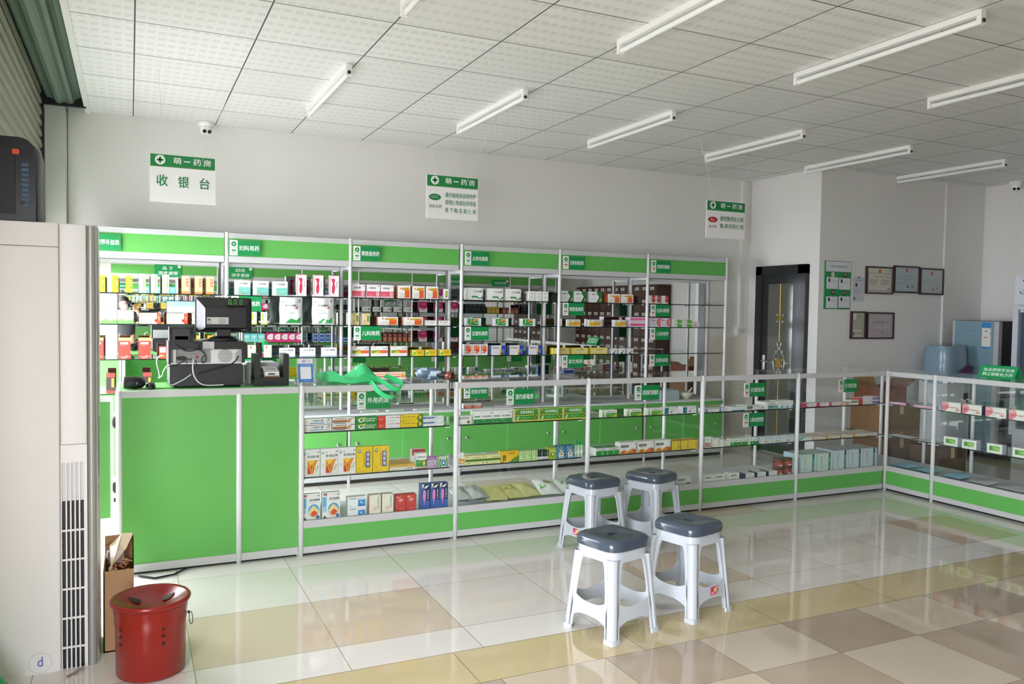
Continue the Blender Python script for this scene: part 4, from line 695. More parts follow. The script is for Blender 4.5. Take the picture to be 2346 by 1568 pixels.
row(LG % 'fifth', yw+.02, .605, [('greenyellow', [1356], 1381, 930, .06), ('vial', [1390.5, 1397, 1403.5], 1396, 931, .05), ('plainsmall', [1422, 1428.5, 1435], 1427.5, 932, .05)])
def K_(c, s): return '%s shelf of %s glass counter' % (['top', 'middle', 'base'][s], NM[c])
yk = 4.955; yb = 4.94; z1, z2, z3 = .75, .475, .2
row(K_(0, 0), yk, z1, [('ointblue', [693.4], 760.4, 960.4, .04, 2), ('ointbrown', [761.2], 814, 957.3, .04, 2), ('ointgreen', [815.6], 865.3, 955.7, .04, 2), ('ointred', [866], 917.4, 954, .04, 2), ('ointyellow', [918], 969.4, 951, .04, 2), ('ointstripe', [970], 1017.5, 955, .04, 2)])
row(K_(0, 1), yk, z2, [('plaster', [691.8, 734.4, 775.4], 733.6, 1030.8, .03), ('kidney', [816.5, 854.8], 853.8, 1024.4, .03), ('almond', [953.7], 978, 1039, .05), ('eyes', [979], 1000, 1047, .04), ('circle', [1005.7], 1027, 1047, .03)])
row(K_(0, 1), yk+.06, z2, [('redback', [944], 974, 1030, .04)])
row(K_(0, 1), yk+.01, z2, [('goldflat', [893], 952, 1066, .17)])
row(K_(0, 2), yb, z3, [('throat', [692.3, 738.4], 734.4, 1132.5, .03), ('erythro', [796.7], 839.3, 1140, .05, 2), ('calligraphy', [846.4, 875.6], 873, 1135, .05), ('redmed', [906.3, 930.5], 930, 1135, .05), ('lollipop', [965, 986.8, 1006.5], 985.5, 1109.6, .05)])
row(K_(1, 0), yk, z1, [('emblem', [1051.5], 1081, 954, .05), ('qinglong', [1085, 1130], 1129.4, 942.8, .06), ('xiqing', [1179, 1235.8, 1291], 1234.4, 938, .06)])
row(K_(1, 1), yk, z2, [('band', [1066, 1107.8], 1106.8, 1045.7, .05), ('hawthorn', [1146.4], 1188.7, 1035.5, .04), ('limeslim', [1189.4, 1203.7, 1218.7], 1203.2, 1034.8, .05), ('blackgreen', [1231.7, 1244.4], 1244, 1033.4, .05), ('limebox', [1258], 1274.6, 1026.6, .06), ('facebox', [1275.3, 1296.2], 1295, 1022.5, .05)])
row(K_(2, 0), yk, z1, [('limedose', [1381, 1437.8, 1485.8], 1414, 941, .05), ('check', [1522.9, 1565], 1554, 934.5, .06)])
row(K_(2, 1), yk, z2, [('wetgreen', [1366, 1392.4], 1391.8, 1028, .1), ('autumn', [1421.2, 1462.8, 1501.8], 1458, 1015, .07), ('yellowtall', [1538.8, 1560, 1579.8], 1559, 1010, .07)])
row(K_(2, 2), yb, z3, [('greenwhite', [1474, 1512, 1550], 1508.5, 1100, .05)])
row(K_(3, 0), yk, z1, [('bluewhite', [1618.3, 1648.8], 1646.6, 938.7, .1), ('blueline', [1679], 1705, 934, .1), ('olivelabel', [1707], 1727.5, 930, .1), ('pinkmeow', [1728], 1749.7, 930.4, .08), ('tealdrawer', [1753.5], 1781.8, 922, .12), ('tealslim', [1782.4, 1794.6, 1805.7], 1794, 919.3, .1)])
row(K_(3, 1), yk, z2, [('redgrid', [1614.5], 1629.5, 1002, .05), ('yellowtext', [1636], 1648, 1004.5, .1), ('plaintall', [1650.4], 1660, 1007.4, .09), ('smallyellow', [1663], 1672, 1010.4, .05), ('greenhalf', [1673.7, 1693.5, 1719], 1693, 1006.5, .05), ('bluepale', [1744.7, 1771, 1795], 1769, 1001, .04)])
row(K_(3, 2), yb, z3, [('whitelabel', [1613, 1637.5, 1671.3], 1636.5, 1090, .06), ('navyside', [1707.7, 1734.6, 1760.8], 1728.6, 1085.6, .1)])
row(K_(4, 0), yk, z1, [('pinksmile', [1844.3, 1873.8, 1901], 1871.4, 924.6, .06), ('orangetube', [1928.5], 1949, 921.4, .06, 2), ('greentag', [1950], 1967, 917.4, .08), ('redend', [1967.6], 1993.4, 912.6, .08, 2), ('violet', [1994], 2014, 909.4, .08, 2)])
row(K_(4, 1), yk, z2, [('tealend', [1834], 1862, 1003, .2), ('orangeend', [1863.4, 1896, 1925.6, 1957.5, 1984], 1892, 1002, .2)])
row(K_(4, 2), yb, z3, [('palestripe', [1836, 1873.8], 1871.5, 1042.6, .2), ('palestripeblue', [1912, 1945.6, 1979], 1944, 1033, .2)])
row('top shelf of corner counter', 5.965, z1, [('pinktube', [2032.5, 2093.7], 2076, 920, .05)], True)
row('middle shelf of corner counter', 5.965, z2, [('flatwhite', [2028, 2056, 2096], 2054, 996, .14)], True)
row('top shelf under tent sign', 5.965, z1, [('breast', [2159.3, 2204.9, 2258.8, 2312.6], 2202.7, 919.7, .06)], True)
row('middle shelf under tent sign', 5.965, z2, [('leafcard', [2162.6, 2204.4, 2262, 2321], 2195, 999, .05)], True)
# goods on the facing wall, only met in the mirrors
def opp(where, key, x0, z, n, pitch, w_, h, d=.06):
    for i in range(n): put(key, w_, h, d, (x0+pitch*i+w_, -.49, z), PI, T[key][0]+', '+where+' of facing wall', 'reflected %s, %s' % (plural(T[key][0]), where))
Z4 = [q*1.06 for q in ZS]
opp('highest shelf', 'mblue', 1.95, Z4[0], 7, .25, .17, .1); opp('highest shelf', 'mbw', 3.88, Z4[0], 5, .2, .15, .09); opp('second shelf', 'mbw', 3.9, Z4[1], 5, .2, .15, .09)
opp('lowest shelf', 'mteal', 1.78, Z4[3], 3, .125, .12, .15); opp('lowest shelf', 'mpink', 2.17, Z4[3], 5, .125, .12, .16); opp('lowest shelf', 'mblue', 3.0, Z4[3], 6, .11, .08, .15)
opp('lowest shelf', 'mbrown', 3.9, Z4[3], 10, .098, .075, .16)
for i in range(4): opp('shelf %s' % ['one', 'two', 'three', 'four'][i], 'mmagenta', 5.0, Z4[i], 3, .32, .16, .2, .1)
opp('second shelf', 'mblack', 6.0, Z4[1], 4, .1, .08, .18); opp('second shelf', 'mgold', 6.42, Z4[1], 3, .09, .08, .13); opp('second shelf', 'mbrown', 6.75, Z4[1], 4, .09, .08, .12); opp('second shelf', 'mblack', 7.2, Z4[1], 5, .1, .08, .18)
opp('highest shelf', 'mbw', 6.1, Z4[0], 6, .14, .11, .1); opp('highest shelf', 'mteal', .2, Z4[0], 6, .2, .1, .12); opp('second shelf', 'mgold', .25, Z4[1], 5, .22, .1, .1); opp('second shelf', 'mpink', 1.9, Z4[1], 6, .2, .09, .12)
opp('third shelf', 'mbw', 2.0, Z4[2], 7, .2, .14, .1); opp('third shelf', 'mblue', .3, Z4[2], 6, .18, .1, .1); opp('third shelf', 'mteal', 3.9, Z4[2], 5, .2, .1, .1); opp('lowest shelf', 'mgold', .3, Z4[3], 6, .18, .12, .12)
# ---------------- pouches, bottles, tubes in the counters ----------------
def pouch_mesh(w, h, th, front, back, pr='', seed=0, flat=False, gx=14, gz=16):
    # a filled pouch standing upright: front sheet bulges towards -y, crimped edges
    rnd = random.Random(seed); mb = MB(); fm = mat(front, .28); bm = mat(back, .3); V = []
    def prof(u, v):
        b = (math.sin(PI*u)**.6)*(math.sin(PI*min(1, v*.92+.04))**.7); return th/2*b*(1+.18*math.sin(7*u+5*v+seed)+.12*math.sin(13*u-9*v+seed*2))
    for sgn in (-1, 1):
        p = []
        for j in range(gz+1):
            for i in range(gx+1):
                u, v = i/gx, j/gz; p.append((u*w+(.01*w*math.sin(9*v+seed)) , sgn*prof(u, v), v*h))
        mb.poly(p, [(j*(gx+1)+i, j*(gx+1)+i+1, (j+1)*(gx+1)+i+1, (j+1)*(gx+1)+i) for j in range(gz) for i in range(gx)], fm if sgn < 0 else bm, True)
    if pr:
        tmp = MB(); printing(tmp, pr, w, h, 0); vv = []
        for x, y, z in tmp.v:
            u, v = min(.999, max(.001, x/w)), min(.999, max(.001, z/h)); i = min(int(u*gx), gx-1); j = min(int(v*gz), gz-1); fu, fv = u*gx-i, v*gz-j
            q = [prof(a/gx, b/gz) for a, b in ((i, j), (i+1, j), (i, j+1), (i+1, j+1))]
            vv.append((x, -(q[0]*(1-fu)*(1-fv)+q[1]*fu*(1-fv)+q[2]*(1-fu)*fv+q[3]*fu*fv)-.0012+y, z))
        tmp.v = vv
        for f, m_ in zip(tmp.f, tmp.m): mb.poly([tmp.v[i] for i in f], [list(range(len(f)))], tmp.mats[m_])
    return mb
PW = 't .24 .6 .5 .075 #3a3e44 板蓝根颗粒;p #c8342e .16 .52 .7 .56 .8 .64 .78 .56 .72 .52;l .28 .44 .46 .04 1 #999;t .36 .36 .28 .04 #7a8088 清热解毒;e .12 .76 .06 .03 #9ac;p #2f9a4a .24 .04 .92 .04 .92 .26 .74 .14 .5 .2 .34 .12;p #5ac06a .28 .06 .5 .18 .4 .06;l .2 .88 .5 .03 1 #ccc;r .84 .74 .9 .8 #c77;e .87 .82 .05 .015 #444'
for i, (a, b) in enumerate(((642, 694), (717, 766.5))):
    A, B = PY(a, 676, yw), PY(b, 676, yw); me = pouch_mesh(B.x-A.x, A.z-ZS[1], .07, '#eef0f0', '#c9d2d0', PW, i)
    o = me.build('granule_pouch'); o.location = (A.x, yw+.035, ZS[1]+.002); tag(o, 'White upright granule pouch with red stripe, %s of two on the second shelf' % ('left', 'right')[i], 'pouch', 'white granule pouches')
lying = [('silver_pouch', 1051, 1086, 1164, .2, .06, '#c9ccce', '', 'Crumpled silver foil pouch, leftmost on the base shelf of the second counter'),
         ('silver_pouch', 1087, 1126, 1161, .2, .06, '#c4c7c9', 'p #b86a4a .05 .7 .3 .95 .2 .6', 'Crumpled silver foil pouch with brown print, second on that base shelf'),
         ('herb_pouch', 1116, 1164, 1152, .22, .03, '#d9d689', 'r 0 0 1 .3 #2f6a35;p #f0efe0 0 .3 1 .3 1 .36 0 .34', 'Yellow-green pouch lying flat, beside the foil pouches'),
         ('herb_pouch', 1161, 1206, 1148, .22, .03, '#dcd88c', 'r 0 0 1 .34 #2f6a35;e .5 .6 .2 .1 #b8a83a', 'Yellow-green pouch lying flat, middle of the three'),
         ('herb_pouch', 1204, 1250, 1144, .22, .03, '#dedb92', 'r 0 0 1 .26 #3a7a3c', 'Yellow-green pouch lying flat, nearest the white pouch'),
         ('herb_pouch', 1245, 1287, 1140, .24, .04, '#eceee8', 'p #6aba3a .1 .3 .4 .4 .5 .6 .2 .6;e .6 .7 .2 .12 #a8a05a', 'White pouch with green leaf print behind the back-left stool'),
         ('herb_pouch', 1292, 1332, 1136, .22, .04, '#e4e8de', 'e .5 .5 .2 .14 #8a9a4a', 'White-green pouch seen through the legs of the back-left stool'),
         ('herb_pouch', 1392, 1420, 1128, .2, .04, '#dfe8d6', 'e .5 .5 .24 .16 #4fa83c', 'White-green pouch between the two rear stools')]
for i, (nm, a, b, py, dp, th, col, pr, lab) in enumerate(lying):
    A, B = PY(a, py, yb), PY(b, py, yb); w_ = (B.x-A.x)*1.12
    me = pouch_mesh(w_, dp, th, col, col, pr, i+3); o = me.build(nm); o.rotation_euler = (-PI/2+.24, 0, .16*math.sin(i*2.1)); o.location = (A.x, yb+.03, .2+th*.6)
    if nm == 'silver_pouch':
        for k, m_ in enumerate(o.data.materials):
            if k == 0: o.data.materials[0] = mat('#dfe2e4', .25, .5)
    tag(o, lab, 'pouch', 'pouches on the base shelf')
p = PY(1051, 1069, yk+.02); t = thing('tablet_bottle', 'white capped bottle with orange label beside the second counter post', 'bottle', (p.x+.03, yk+.04, z2))
c_ = (p.x+.03, yk+.04, z2)
MB().lathe([(0, 0), (.021, 0), (.022, .004), (.022, .048), (.017, .056), (0, .056)], '#f0f0ec', c_, 20).build('body', t)
MB().lathe([(.0223, .008), (.0223, .042)], '#e2933c', c_, 20).lathe([(.0226, .016), (.0226, .024)], '#f2d8b0', c_, 20).build('label', t); MB().lathe([(0, .082), (.016, .082), (.018, .078), (.018, .056), (0, .056)], '#f4f4f2', c_, 20).build('cap', t)
for i, a in enumerate((1316.5, 1323.5, 1330.5)):
    q = PY(a, 1050, yk+.02); c_ = (q.x+.012, yk+.03, z2); t = thing('dropper_bottle', 'Slim green-capped bottle, %s of three at the right end of the second counter' % ordl(i, 3), 'bottle', c_, 'green-capped bottles')
    MB().lathe([(0, 0), (.0085, 0), (.009, .003), (.009, .078), (.006, .084), (0, .084)], '#b9e0b4', c_, 14).lathe([(.0093, .02), (.0093, .045)], '#eef4ea', c_, 14).build('body', t)
    MB().lathe([(0, .118), (.006, .118), (.0085, .112), (.0085, .084), (0, .084)], '#2f9a58', c_, 14).build('cap', t)
for i, (a, k, lab) in enumerate(((1778, 0, 'front left'), (1778, 1, 'front left'), (1798, 0, 'front right'), (1798, 1, 'front right'))):
    q = PY(a, 1095, yb+.03); c_ = (q.x+.045, yb+.06, z3+k*.068); t = thing('round_tin', 'Brown round tin, %s of the %s pair near the counter post' % (('lower', 'upper')[k], lab.split()[1]), 'tin', c_, 'brown tins')
    MB().lathe([(0, 0), (.04, 0), (.042, .003), (.042, .05), (0, .05)], '#7a4a38', c_, 28).build('can', t); MB().lathe([(0, .067), (.041, .067), (.043, .064), (.043, .05), (0, .05)], '#6b4030', c_, 28).build('lid', t)
    m = MB()
    def arc(a0, a1, zA, zB, r_, col): 
        n = 8; P_ = [(c_[0]+r_*math.sin(a0+(a1-a0)*j/n), c_[1]-r_*math.cos(a0+(a1-a0)*j/n), c_[2]+zz) for zz in (zA, zB) for j in range(n+1)]
        m.poly(P_, [(j, j+1, n+2+j, n+1+j) for j in range(n)], col, True)
    arc(-.8, .5, .008, .045, .0424, '#b0483a'); arc(-.45, .2, .012, .022, .0428, '#eadfd4'); m.build('label', t)
for i, (a, b, py) in enumerate(((2036, 2078, 1068), (2084, 2128, 1086), (2152, 2196, 1098))):
    A, B = PX(a, py, 5.97), PX(b, py, 5.97); me = pouch_mesh((A.y-B.y), .2, .03, '#8cc6dc', '#8cc6dc', 'l .2 .3 .5 .3 3 #a8d8ea', i+20); o = me.build('mask_pouch'); o.rotation_euler = (-PI/2+.06, 0, -PI/2); o.location = (5.97, A.y, .218)
    tag(o, 'Light blue mask pouch lying at the base, %s of three in the side counters' % ordl(i, 3), 'pouch', 'light blue mask pouches')
for i, (a, b, py) in enumerate(((2206, 2262, 1118), (2268, 2340, 1136))):
    A, B = PX(a, py, 5.97), PX(b, py, 5.97); me = pouch_mesh((A.y-B.y), .2, .025, '#c8ccd0', '#c8ccd0', 'l .1 .3 .5 .3 3 #aab0b4', i+30); o = me.build('clear_pouch'); o.rotation_euler = (-PI/2+.06, 0, -PI/2); o.location = (5.97, A.y, .216)
    tag(o, 'Clear grey pouch on the base shelf under the tent sign, %s of two' % ('left', 'right')[i], 'pouch', 'clear pouches')
q = PZ(1560, 925, .61); q = Vector((q.x, min(q.y, 7.0), .605)); t = thing('plastic_bin', 'translucent pale blue bin on the ledge of the last wall unit', 'bin', (5.05, 6.96, .605))
MB().box(4.97, 6.88, .605, 5.2, 7.06, .609, '#b8c6cc').box(4.97, 6.88, .609, 5.2, 6.884, .7, '#b8c6cc').box(4.97, 7.056, .609, 5.2, 7.06, .7, '#b8c6cc').box(4.97, 6.884, .609, 4.974, 7.056, .7, '#b8c6cc').box(5.196, 6.884, .609, 5.2, 7.056, .7, '#b8c6cc').build('tray', t)
t = thing('mortar', 'cream mortar bowl with pestle on the ledge of the last wall unit', 'bowl', (5.32, 6.93, .605)); c_ = (5.32, 6.93, .605)
MB().lathe([(0, 0), (.04, 0), (.04, .01), (.07, .03), (.085, .07), (.078, .07), (.06, .03), (0, .02)], '#d9d3c0', c_, 28).build('bowl', t); MB().tube([(5.32, 6.93, .64), (5.38, 6.9, .72)], [.014, .009], '#d4cdb8', 12).build('pestle', t)

# ---------------- cash counter top ----------------
ZT = 1.0345; yc = 4.99
def xz(px, py, y): q = PY(px, py, y); return q.x, q.z
x0 = PY(389, 885, yc).x; x1 = PY(557, 885, yc).x; zt = PY(470, 834, yc).z
t = thing('cash_box', 'black metal cash drawer box under the register computer', 'cash drawer', ((x0+x1)/2, yc+.19, ZT))
MB().rbox(x0, yc, ZT+.012, x1, yc+.38, zt-.006, mat('#1b1c1e', .45), .008, 'y').build('body', t); MB().box(x0+.01, yc+.002, zt-.006, x1-.01, yc+.37, zt, '#101113').build('lid', t)
f = MB()
for a in (x0+.03, x1-.03):
    for b in (yc+.03, yc+.35): f.lathe([(0, 0), (.012, 0), (.014, .012), (0, .012)], '#111', (a, b, ZT), 12)
f.build('foot', t); z0 = zt
x0 = PY(386, 833, yc).x; x1 = PY(561, 833, yc).x; z1_ = PY(470, 783, yc).z; zm = PY(470, 801, yc).z; TC = (x0, x1, z0, zm, z1_)
t = thing('register_computer', 'black register computer seen from behind with white steel port panel', 'computer', ((x0+x1)/2, yc+.15, z0))
k = MB(); k.box(x0, yc, zm, x1, yc+.3, z1_, BLK).box(x0, yc, z0, x0+.012, yc+.3, zm, BLK).box(x1-.018, yc-.01, z0+.004, x1, yc+.3, zm, BLK).build('shell', t)
b = MB(); b.box(x0+.012, yc+.03, z0, x1-.018, yc+.3, zm, '#9c9e9c'); b.box(x0+.025, yc+.012, z0, x0+.04, yc+.04, zm, '#d4d5d4'); xm = x0+(x1-x0)*.55
b.box(xm, yc+.012, z0, x1-.018, yc+.04, zm, '#dfe0df'); b.box(x0+.012, yc, z0, x1-.01, yc+.03, z0+.006, '#eceded'); hp = b.build('port_panel', t)
e = MB(); cy_ = (z0+zm)/2+.002
for cx_, r_ in ((xm+(x1-xm)*.42, .045), (xm+(x1-xm)*.93, .045)):
    n = 5
    for i in range(-n, n+1):
        for j in range(-n, n+1):
            a, c2 = (i+.5*(j % 2))*.0085, j*.0075
            if a*a+c2*c2 < (r_*.9)**2 and cx_+a < x1-.02: e.disc((cx_+a, yc+.0115, cy_+c2), (.0031, 0, 0), (0, 0, .0031), '#4a4c4c', 6)
e.disc((x0+.02+.05, yc+.0295, cy_-.012), (.03, 0, 0), (0, 0, .014), '#222', 16); e.box(x0+.08, yc+.0285, cy_+.03, x0+.095, yc+.03, cy_+.042, '#222'); e.disc((x0+.155, yc+.029, cy_-.005), (.009, 0, 0), (0, 0, .009), '#b03a2c', 12)
e.disc((x0+.18, yc+.029, cy_-.01), (.004, 0, 0), (0, 0, .004), '#333', 8); e.quad((x0+.04, yc+.0293, cy_+.012), (.15, 0, 0), (0, 0, .003), '#7c7e7c'); e.build('vents_and_ports', hp)
m = MB(); pl_ = PY(464, 800, yc); m.box(pl_.x, yc-.003, PY(464, 800, yc).z, PY(490.5, 800, yc).x, yc-.001, PY(464, 783, yc).z, '#c9cac8'); wq = PY(490.5, 800, yc).x-pl_.x
for i in range(5): m.quad((pl_.x+.006, yc-.0035, pl_.z+.012+i*.0075), (wq*(.5+.35*(i % 2)), 0, 0), (0, 0, .0016), '#777')
m.text('SN 2016', (pl_.x+.005, yc-.0035, pl_.z+.003), (wq*.8, 0, 0), (0, 0, .006), '#333'); m.build('rating_label', t)
# receipt printer
x0, zz = xz(388, 794, yc+.03); x1 = PY(444, 794, yc+.03).x; ztp = PY(410, 750, yc+.03).z
t = thing('receipt_printer', 'black receipt printer on top of the register computer', 'printer', ((x0+x1)/2, yc+.12, TC[4]))
m = MB(); m.prism([(yc+.03, TC[4]), (yc+.2, TC[4]), (yc+.2, ztp-.02), (yc+.17, ztp), (yc+.07, ztp), (yc+.035, ztp-.04)], x0, x1, BLK, 'x'); m.build('body', t)
MB().rbox(x0+.02, yc+.02, ztp-.085, x1-.02, yc+.06, ztp-.012, mat('#26282a', .35), .01, 'y').build('cover', t); MB().box(x0+.03, yc+.02, TC[4]+.01, x1-.03, yc+.034, TC[4]+.03, '#3a3c3e').build('port_plate', t)
# monitor
ym = yc+.06; x0, zb = xz(447.5, 762, ym); x1, ztop = PY(577, 762, ym).x, PY(447, 681, ym).z; wm, hm = x1-x0, ztop-zb
t = thing('monitor', 'black register monitor seen from behind, green 0.00 customer display at top', 'monitor', ((x0+x1)/2, ym+.05, TC[4]))
MB().rbox(x0, ym+.012, zb, x1, ym+.04, ztop, mat('#1c1d1f', .3), .012, 'y').build('case', t)
m = MB()     # stepped rear shell
def ring(a, b, c, d, y): return [(a, y, c), (b, y, c), (b, y, d), (a, y, d)]
R1 = ring(x0+.006, x1-.006, zb+.006, ztop-.006, ym+.012); R2 = ring(x0+wm*.13, x1-wm*.12, zb+.02, ztop-hm*.24, ym-.03); R3 = ring(x0+wm*.16, x1-wm*.14, zb+.03, ztop-hm*.32, ym-.045)
for A_, B_ in ((R1, R2), (R2, R3)): m.poly(A_+B_, [(i, (i+1) % 4, 4+(i+1) % 4, 4+i) for i in range(4)], mat('#191a1c', .32))
m.poly(R3, [(0, 1, 2, 3)], mat('#17181a', .4)); m.build('rear_shell', t)
g7 = {'0': 'abcdef', '.': ''}; m = MB(); dz = ztop-hm*.19; dx = x0+wm*.57; sl = (.024, .0045)
yy = ym-.034
for q in range(3):
    a = dx+q*.031; s_ = 'abcdef'; dh = .013; col = mat('#3f9a34', .4, 0, .8 if q == 0 else .4); dim = '#4d6a48'
    for nm_, (u, v, du, dv) in {'a': (0, 2*dh, .013, .0022), 'd': (0, 0, .013, .0022), 'f': (0, dh, .0022, dh), 'b': (.011, dh, .0022, dh), 'e': (0, 0, .0022, dh), 'c': (.011, 0, .0022, dh)}.items():
        m.box(a+u, yy-.001, dz+v, a+u+du, yy, dz+v+dv, col)
m.box(dx+.018, yy-.001, dz, dx+.0205, yy, dz+.003, mat('#58c84a', .4, 0, 1.2)); m.box(dx-.01, yy, dz-.008, dx+.1, yy+.036, dz+.034, '#121314'); m.build('customer_display', t)
m = MB(); lx, lz = xz(474, 743, ym-.045); lw = PY(523.5, 743, ym-.045).x-lx; lh = PY(474, 727, ym-.045).z-lz; m.box(lx, ym-.047, lz, lx+lw, ym-.0455, lz+lh, '#c4c4c0')
m.text('M', (lx+.005, ym-.0475, lz+lh*.5), (lw*.13, 0, 0), (0, 0, lh*.3), '#222')
for i in range(5):
    for a, b in ((.05, .17), (.54, .38)): m.quad((lx+lw*a, ym-.0475, lz+lh*(.1+.16*i)), (lw*b*(1 if i % 2 else .8), 0, 0), (0, 0, lh*.05), '#666') if a > .5 or i < 2 else None
m.build('type_label', t)
MB().box(x0+.006, ym+.04, zb+.008, x1-.006, ym+.042, ztop-.008, mat('#cfe2f8', .3, 0, 1.0)).quad((x0+.01, ym+.0425, ztop-hm*.3), (wm-.02, 0, 0), (0, 0, hm*.26), mat('#8fbcec', .3, 0, 1.0)).quad((x0+.04, ym+.0427, ztop-hm*.36), (wm-.09, 0, 0), (0, 0, .004), mat('#a8b8cc', .3, 0, .6)).quad((x0+.08, ym+.0427, ztop-hm*.62), (wm*.5, 0, 0), (0, 0, .003), mat('#a8b8cc', .3, 0, .6)).build('screen', t)
nx0, nx1 = PY(496, 775, ym).x, PY(528, 775, ym).x
m = MB(); m.box(nx0, ym-.02, TC[4]+.03, nx1, ym+.015, zb+.06, mat('#1b1c1e', .35)); m.build('neck', t)
MB().lathe([(0, 0), (.085, 0), (.088, .006), (.075, .018), (.05, .03), (0, .03)], BLK, ((nx0+nx1)/2, ym+.04, TC[4]), 32).build('stand_base', t)
# cables
def cable(name, pts, r, col, lab, n=6):
    # smooth the polyline
    P_ = [Vector(p) for p in pts]
    for _ in range(3):
        Q = [P_[0]]
        for a, b in zip(P_, P_[1:]): Q += [a*.75+b*.25, a*.25+b*.75]
        P_ = Q+[P_[-1]]
    o = MB().tube(P_, r, mat(col, .45), n).build(name); return tag(o, lab, 'cable', 'cables behind the register')
def cp(px, py, y): return PY(px, py, y)
cable('white_cable', [cp(x, y, yc-.012) for x, y in ((444, 823), (441, 840), (443, 858), (448, 868), (456, 878), (470, 884), (500, 883), (512, 882))], .0042, '#dcdddc', 'thick white cable hanging down the black cash drawer front')
cable('white_cable', [cp(x, y, yc-.02) for x, y in ((438, 858), (425, 868), (410, 876), (396, 883), (385, 882), (379, 876))], .0036, '#b9bbba', 'grey-white cable running left along the foot of the drawer')
cable('white_cable', [cp(383, 838, yc-.02), cp(374, 850, yc-.02), cp(372, 862, yc+.02), cp(363, 866, yc+.08)], .0036, '#e4e5e4', 'short white cable at the left side of the drawer')
cable('white_cable', [cp(372, 815, yc-.01), cp(361, 818, yc+.0), cp(358, 832, yc+.02), cp(364, 850, yc+.05), cp(366, 868, yc+.08)], .0036, '#e9eaea', 'white cable looping beside the red cartons')
cable('black_cable', [cp(x, y, yc-.014) for x, y in ((546, 815), (540, 828), (524, 838), (490, 846), (452, 858))], .004, '#161718', 'black power cord crossing the drawer front from the fan')
cable('black_cable', [cp(x, y, yc-.016) for x, y in ((440, 824), (430, 822), (418, 830), (400, 838), (386, 840))], .0036, '#2a2c2d', 'black cable bundle at the port panel, lower left')
cable('black_cable', [cp(x, y, yc-.02) for x, y in ((400, 788), (418, 802), (436, 806), (452, 800), (466, 806), (472, 818), (470, 830), (462, 832), (462, 820), (468, 815))], .004, '#1a1b1c', 'black looped cable in front of the port panel')
cable('black_cable', [cp(x, y, yc-.02) for x, y in ((444, 786), (456, 786), (464, 792), (458, 800), (450, 798), (462, 782), (480, 778), (492, 778))], .0036, '#1a1b1c', 'black cable curling over the computer top beside the label')
cable('black_cable', [cp(x, y, yc-.018) for x, y in ((428, 826), (427, 838), (420, 848), (410, 855))], .002, '#2a2b2c', 'thin black wire dangling from the ports, left one')
cable('black_cable', [cp(x, y, yc-.018) for x, y in ((449, 826), (450, 834), (446, 843), (444, 838))], .002, '#2a2b2c', 'thin black wire dangling from the ports, right one')
# scanner and mouse
a = PZ(298, 881, ZT); t = thing('barcode_scanner', 'black barcode scanner lying on the left end of the cash counter', 'scanner', (a.x, a.y, ZT))
t.location = (a.x, 5.0, ZT); X_ = PY(282, 868, 5.0).x
MB().lathe([(0, .0), (.03, 0), (.034, .006), (.036, .06), (.03, .095), (.016, .112), (0, .116)], mat('#141416', .3), (X_, 5.0, ZT+.037), 24, 'x').build('head', t)
MB().lathe([(.0, -.002), (.027, -.002), (.03, .0)], '#30343c', (X_, 5.0, ZT+.037), 20, 'x').disc((X_+.07, 5.0-.0365, ZT+.037), (.006, 0, 0), (0, 0, .008), '#4a6a9a', 10).build('window', t); MB().tube([(X_+.05, 5.02, ZT+.025), (X_+.06, 5.1, ZT+.02), (X_+.06, 5.16, ZT+.018)], [.02, .017, .016], mat('#141416', .35), 14).build('grip', t)
a0, a1 = PY(333, 878, 5.01).x, PY(357, 878, 5.01).x; ym_ = 5.02; t = thing('mouse', 'small black computer mouse on the green counter top', 'mouse', ((a0+a1)/2, ym_, ZT))
m = MB(); pr_ = []
n_u, n_v = 16, 8
for j in range(n_v+1):
    for i in range(n_u):
        th, ph = 2*PI*i/n_u, PI/2*j/n_v
        pr_.append(((a0+a1)/2+(a1-a0)/2*math.cos(th)*math.cos(ph)**.5, ym_+.05*math.sin(th)*math.cos(ph)**.5, ZT+.036*math.sin(ph)**.8+.001))
m.poly(pr_, [(j*n_u+i, j*n_u+(i+1) % n_u, (j+1)*n_u+(i+1) % n_u, (j+1)*n_u+i) for j in range(n_v) for i in range(n_u)], mat('#191a1c', .3), True); m.build('shell', t)
MB().tube([((a0+a1)/2, ym_-.03, ZT+.03), ((a0+a1)/2, ym_-.012, ZT+.038)], .005, '#333', 8).build('wheel', t)
cable('mouse_cable', [(a0+.01, ym_+.02, ZT+.02), (a0-.05, ym_+.05, ZT+.025), (a0-.06, ym_+.0, ZT+.006), (a0+.0, ym_-.05, ZT+.004), (a0+.1, ym_-.05, ZT+.004), (a0+.2, ym_-.03, ZT+.004)], .0022, '#1c1d1e', 'thin black mouse cable looping on the green counter top')
# black paper holder with card reader
yh = 4.995; hx0, hx1 = PY(583, 884, yh).x, PY(662, 884, yh).x; hz = PY(600, 812, yh).z; t = thing('paper_holder', 'black U-shaped tray holder between register and acrylic stand', 'holder', ((hx0+hx1)/2, yh+.07, ZT))
zb_ = PY(620, 866, yh).z
MB().box(hx0, yh, ZT, hx1, yh+.16, zb_, mat('#1d1c1b', .5)).build('tray', t)
for a, b in ((hx0, hx0+.034), (hx1-.034, hx1)):
    MB().rbox(a, yh+.0, zb_-.01, b, yh+.15, hz, mat('#211f1e', .45), .008, 'x').build('upright', t)
MB().box(hx0+.05, yh-.002, ZT+.006, hx1-.08, yh, ZT+.03, '#151413').build('recess', t)
MB().box(hx0+.06, yh+.03, zb_, hx1-.05, yh+.14, zb_+.012, '#a8845c').build('cardboard') ; o = bpy.data.objects['cardboard']; tag(o, 'piece of brown cardboard lying in the black holder', 'cardboard')
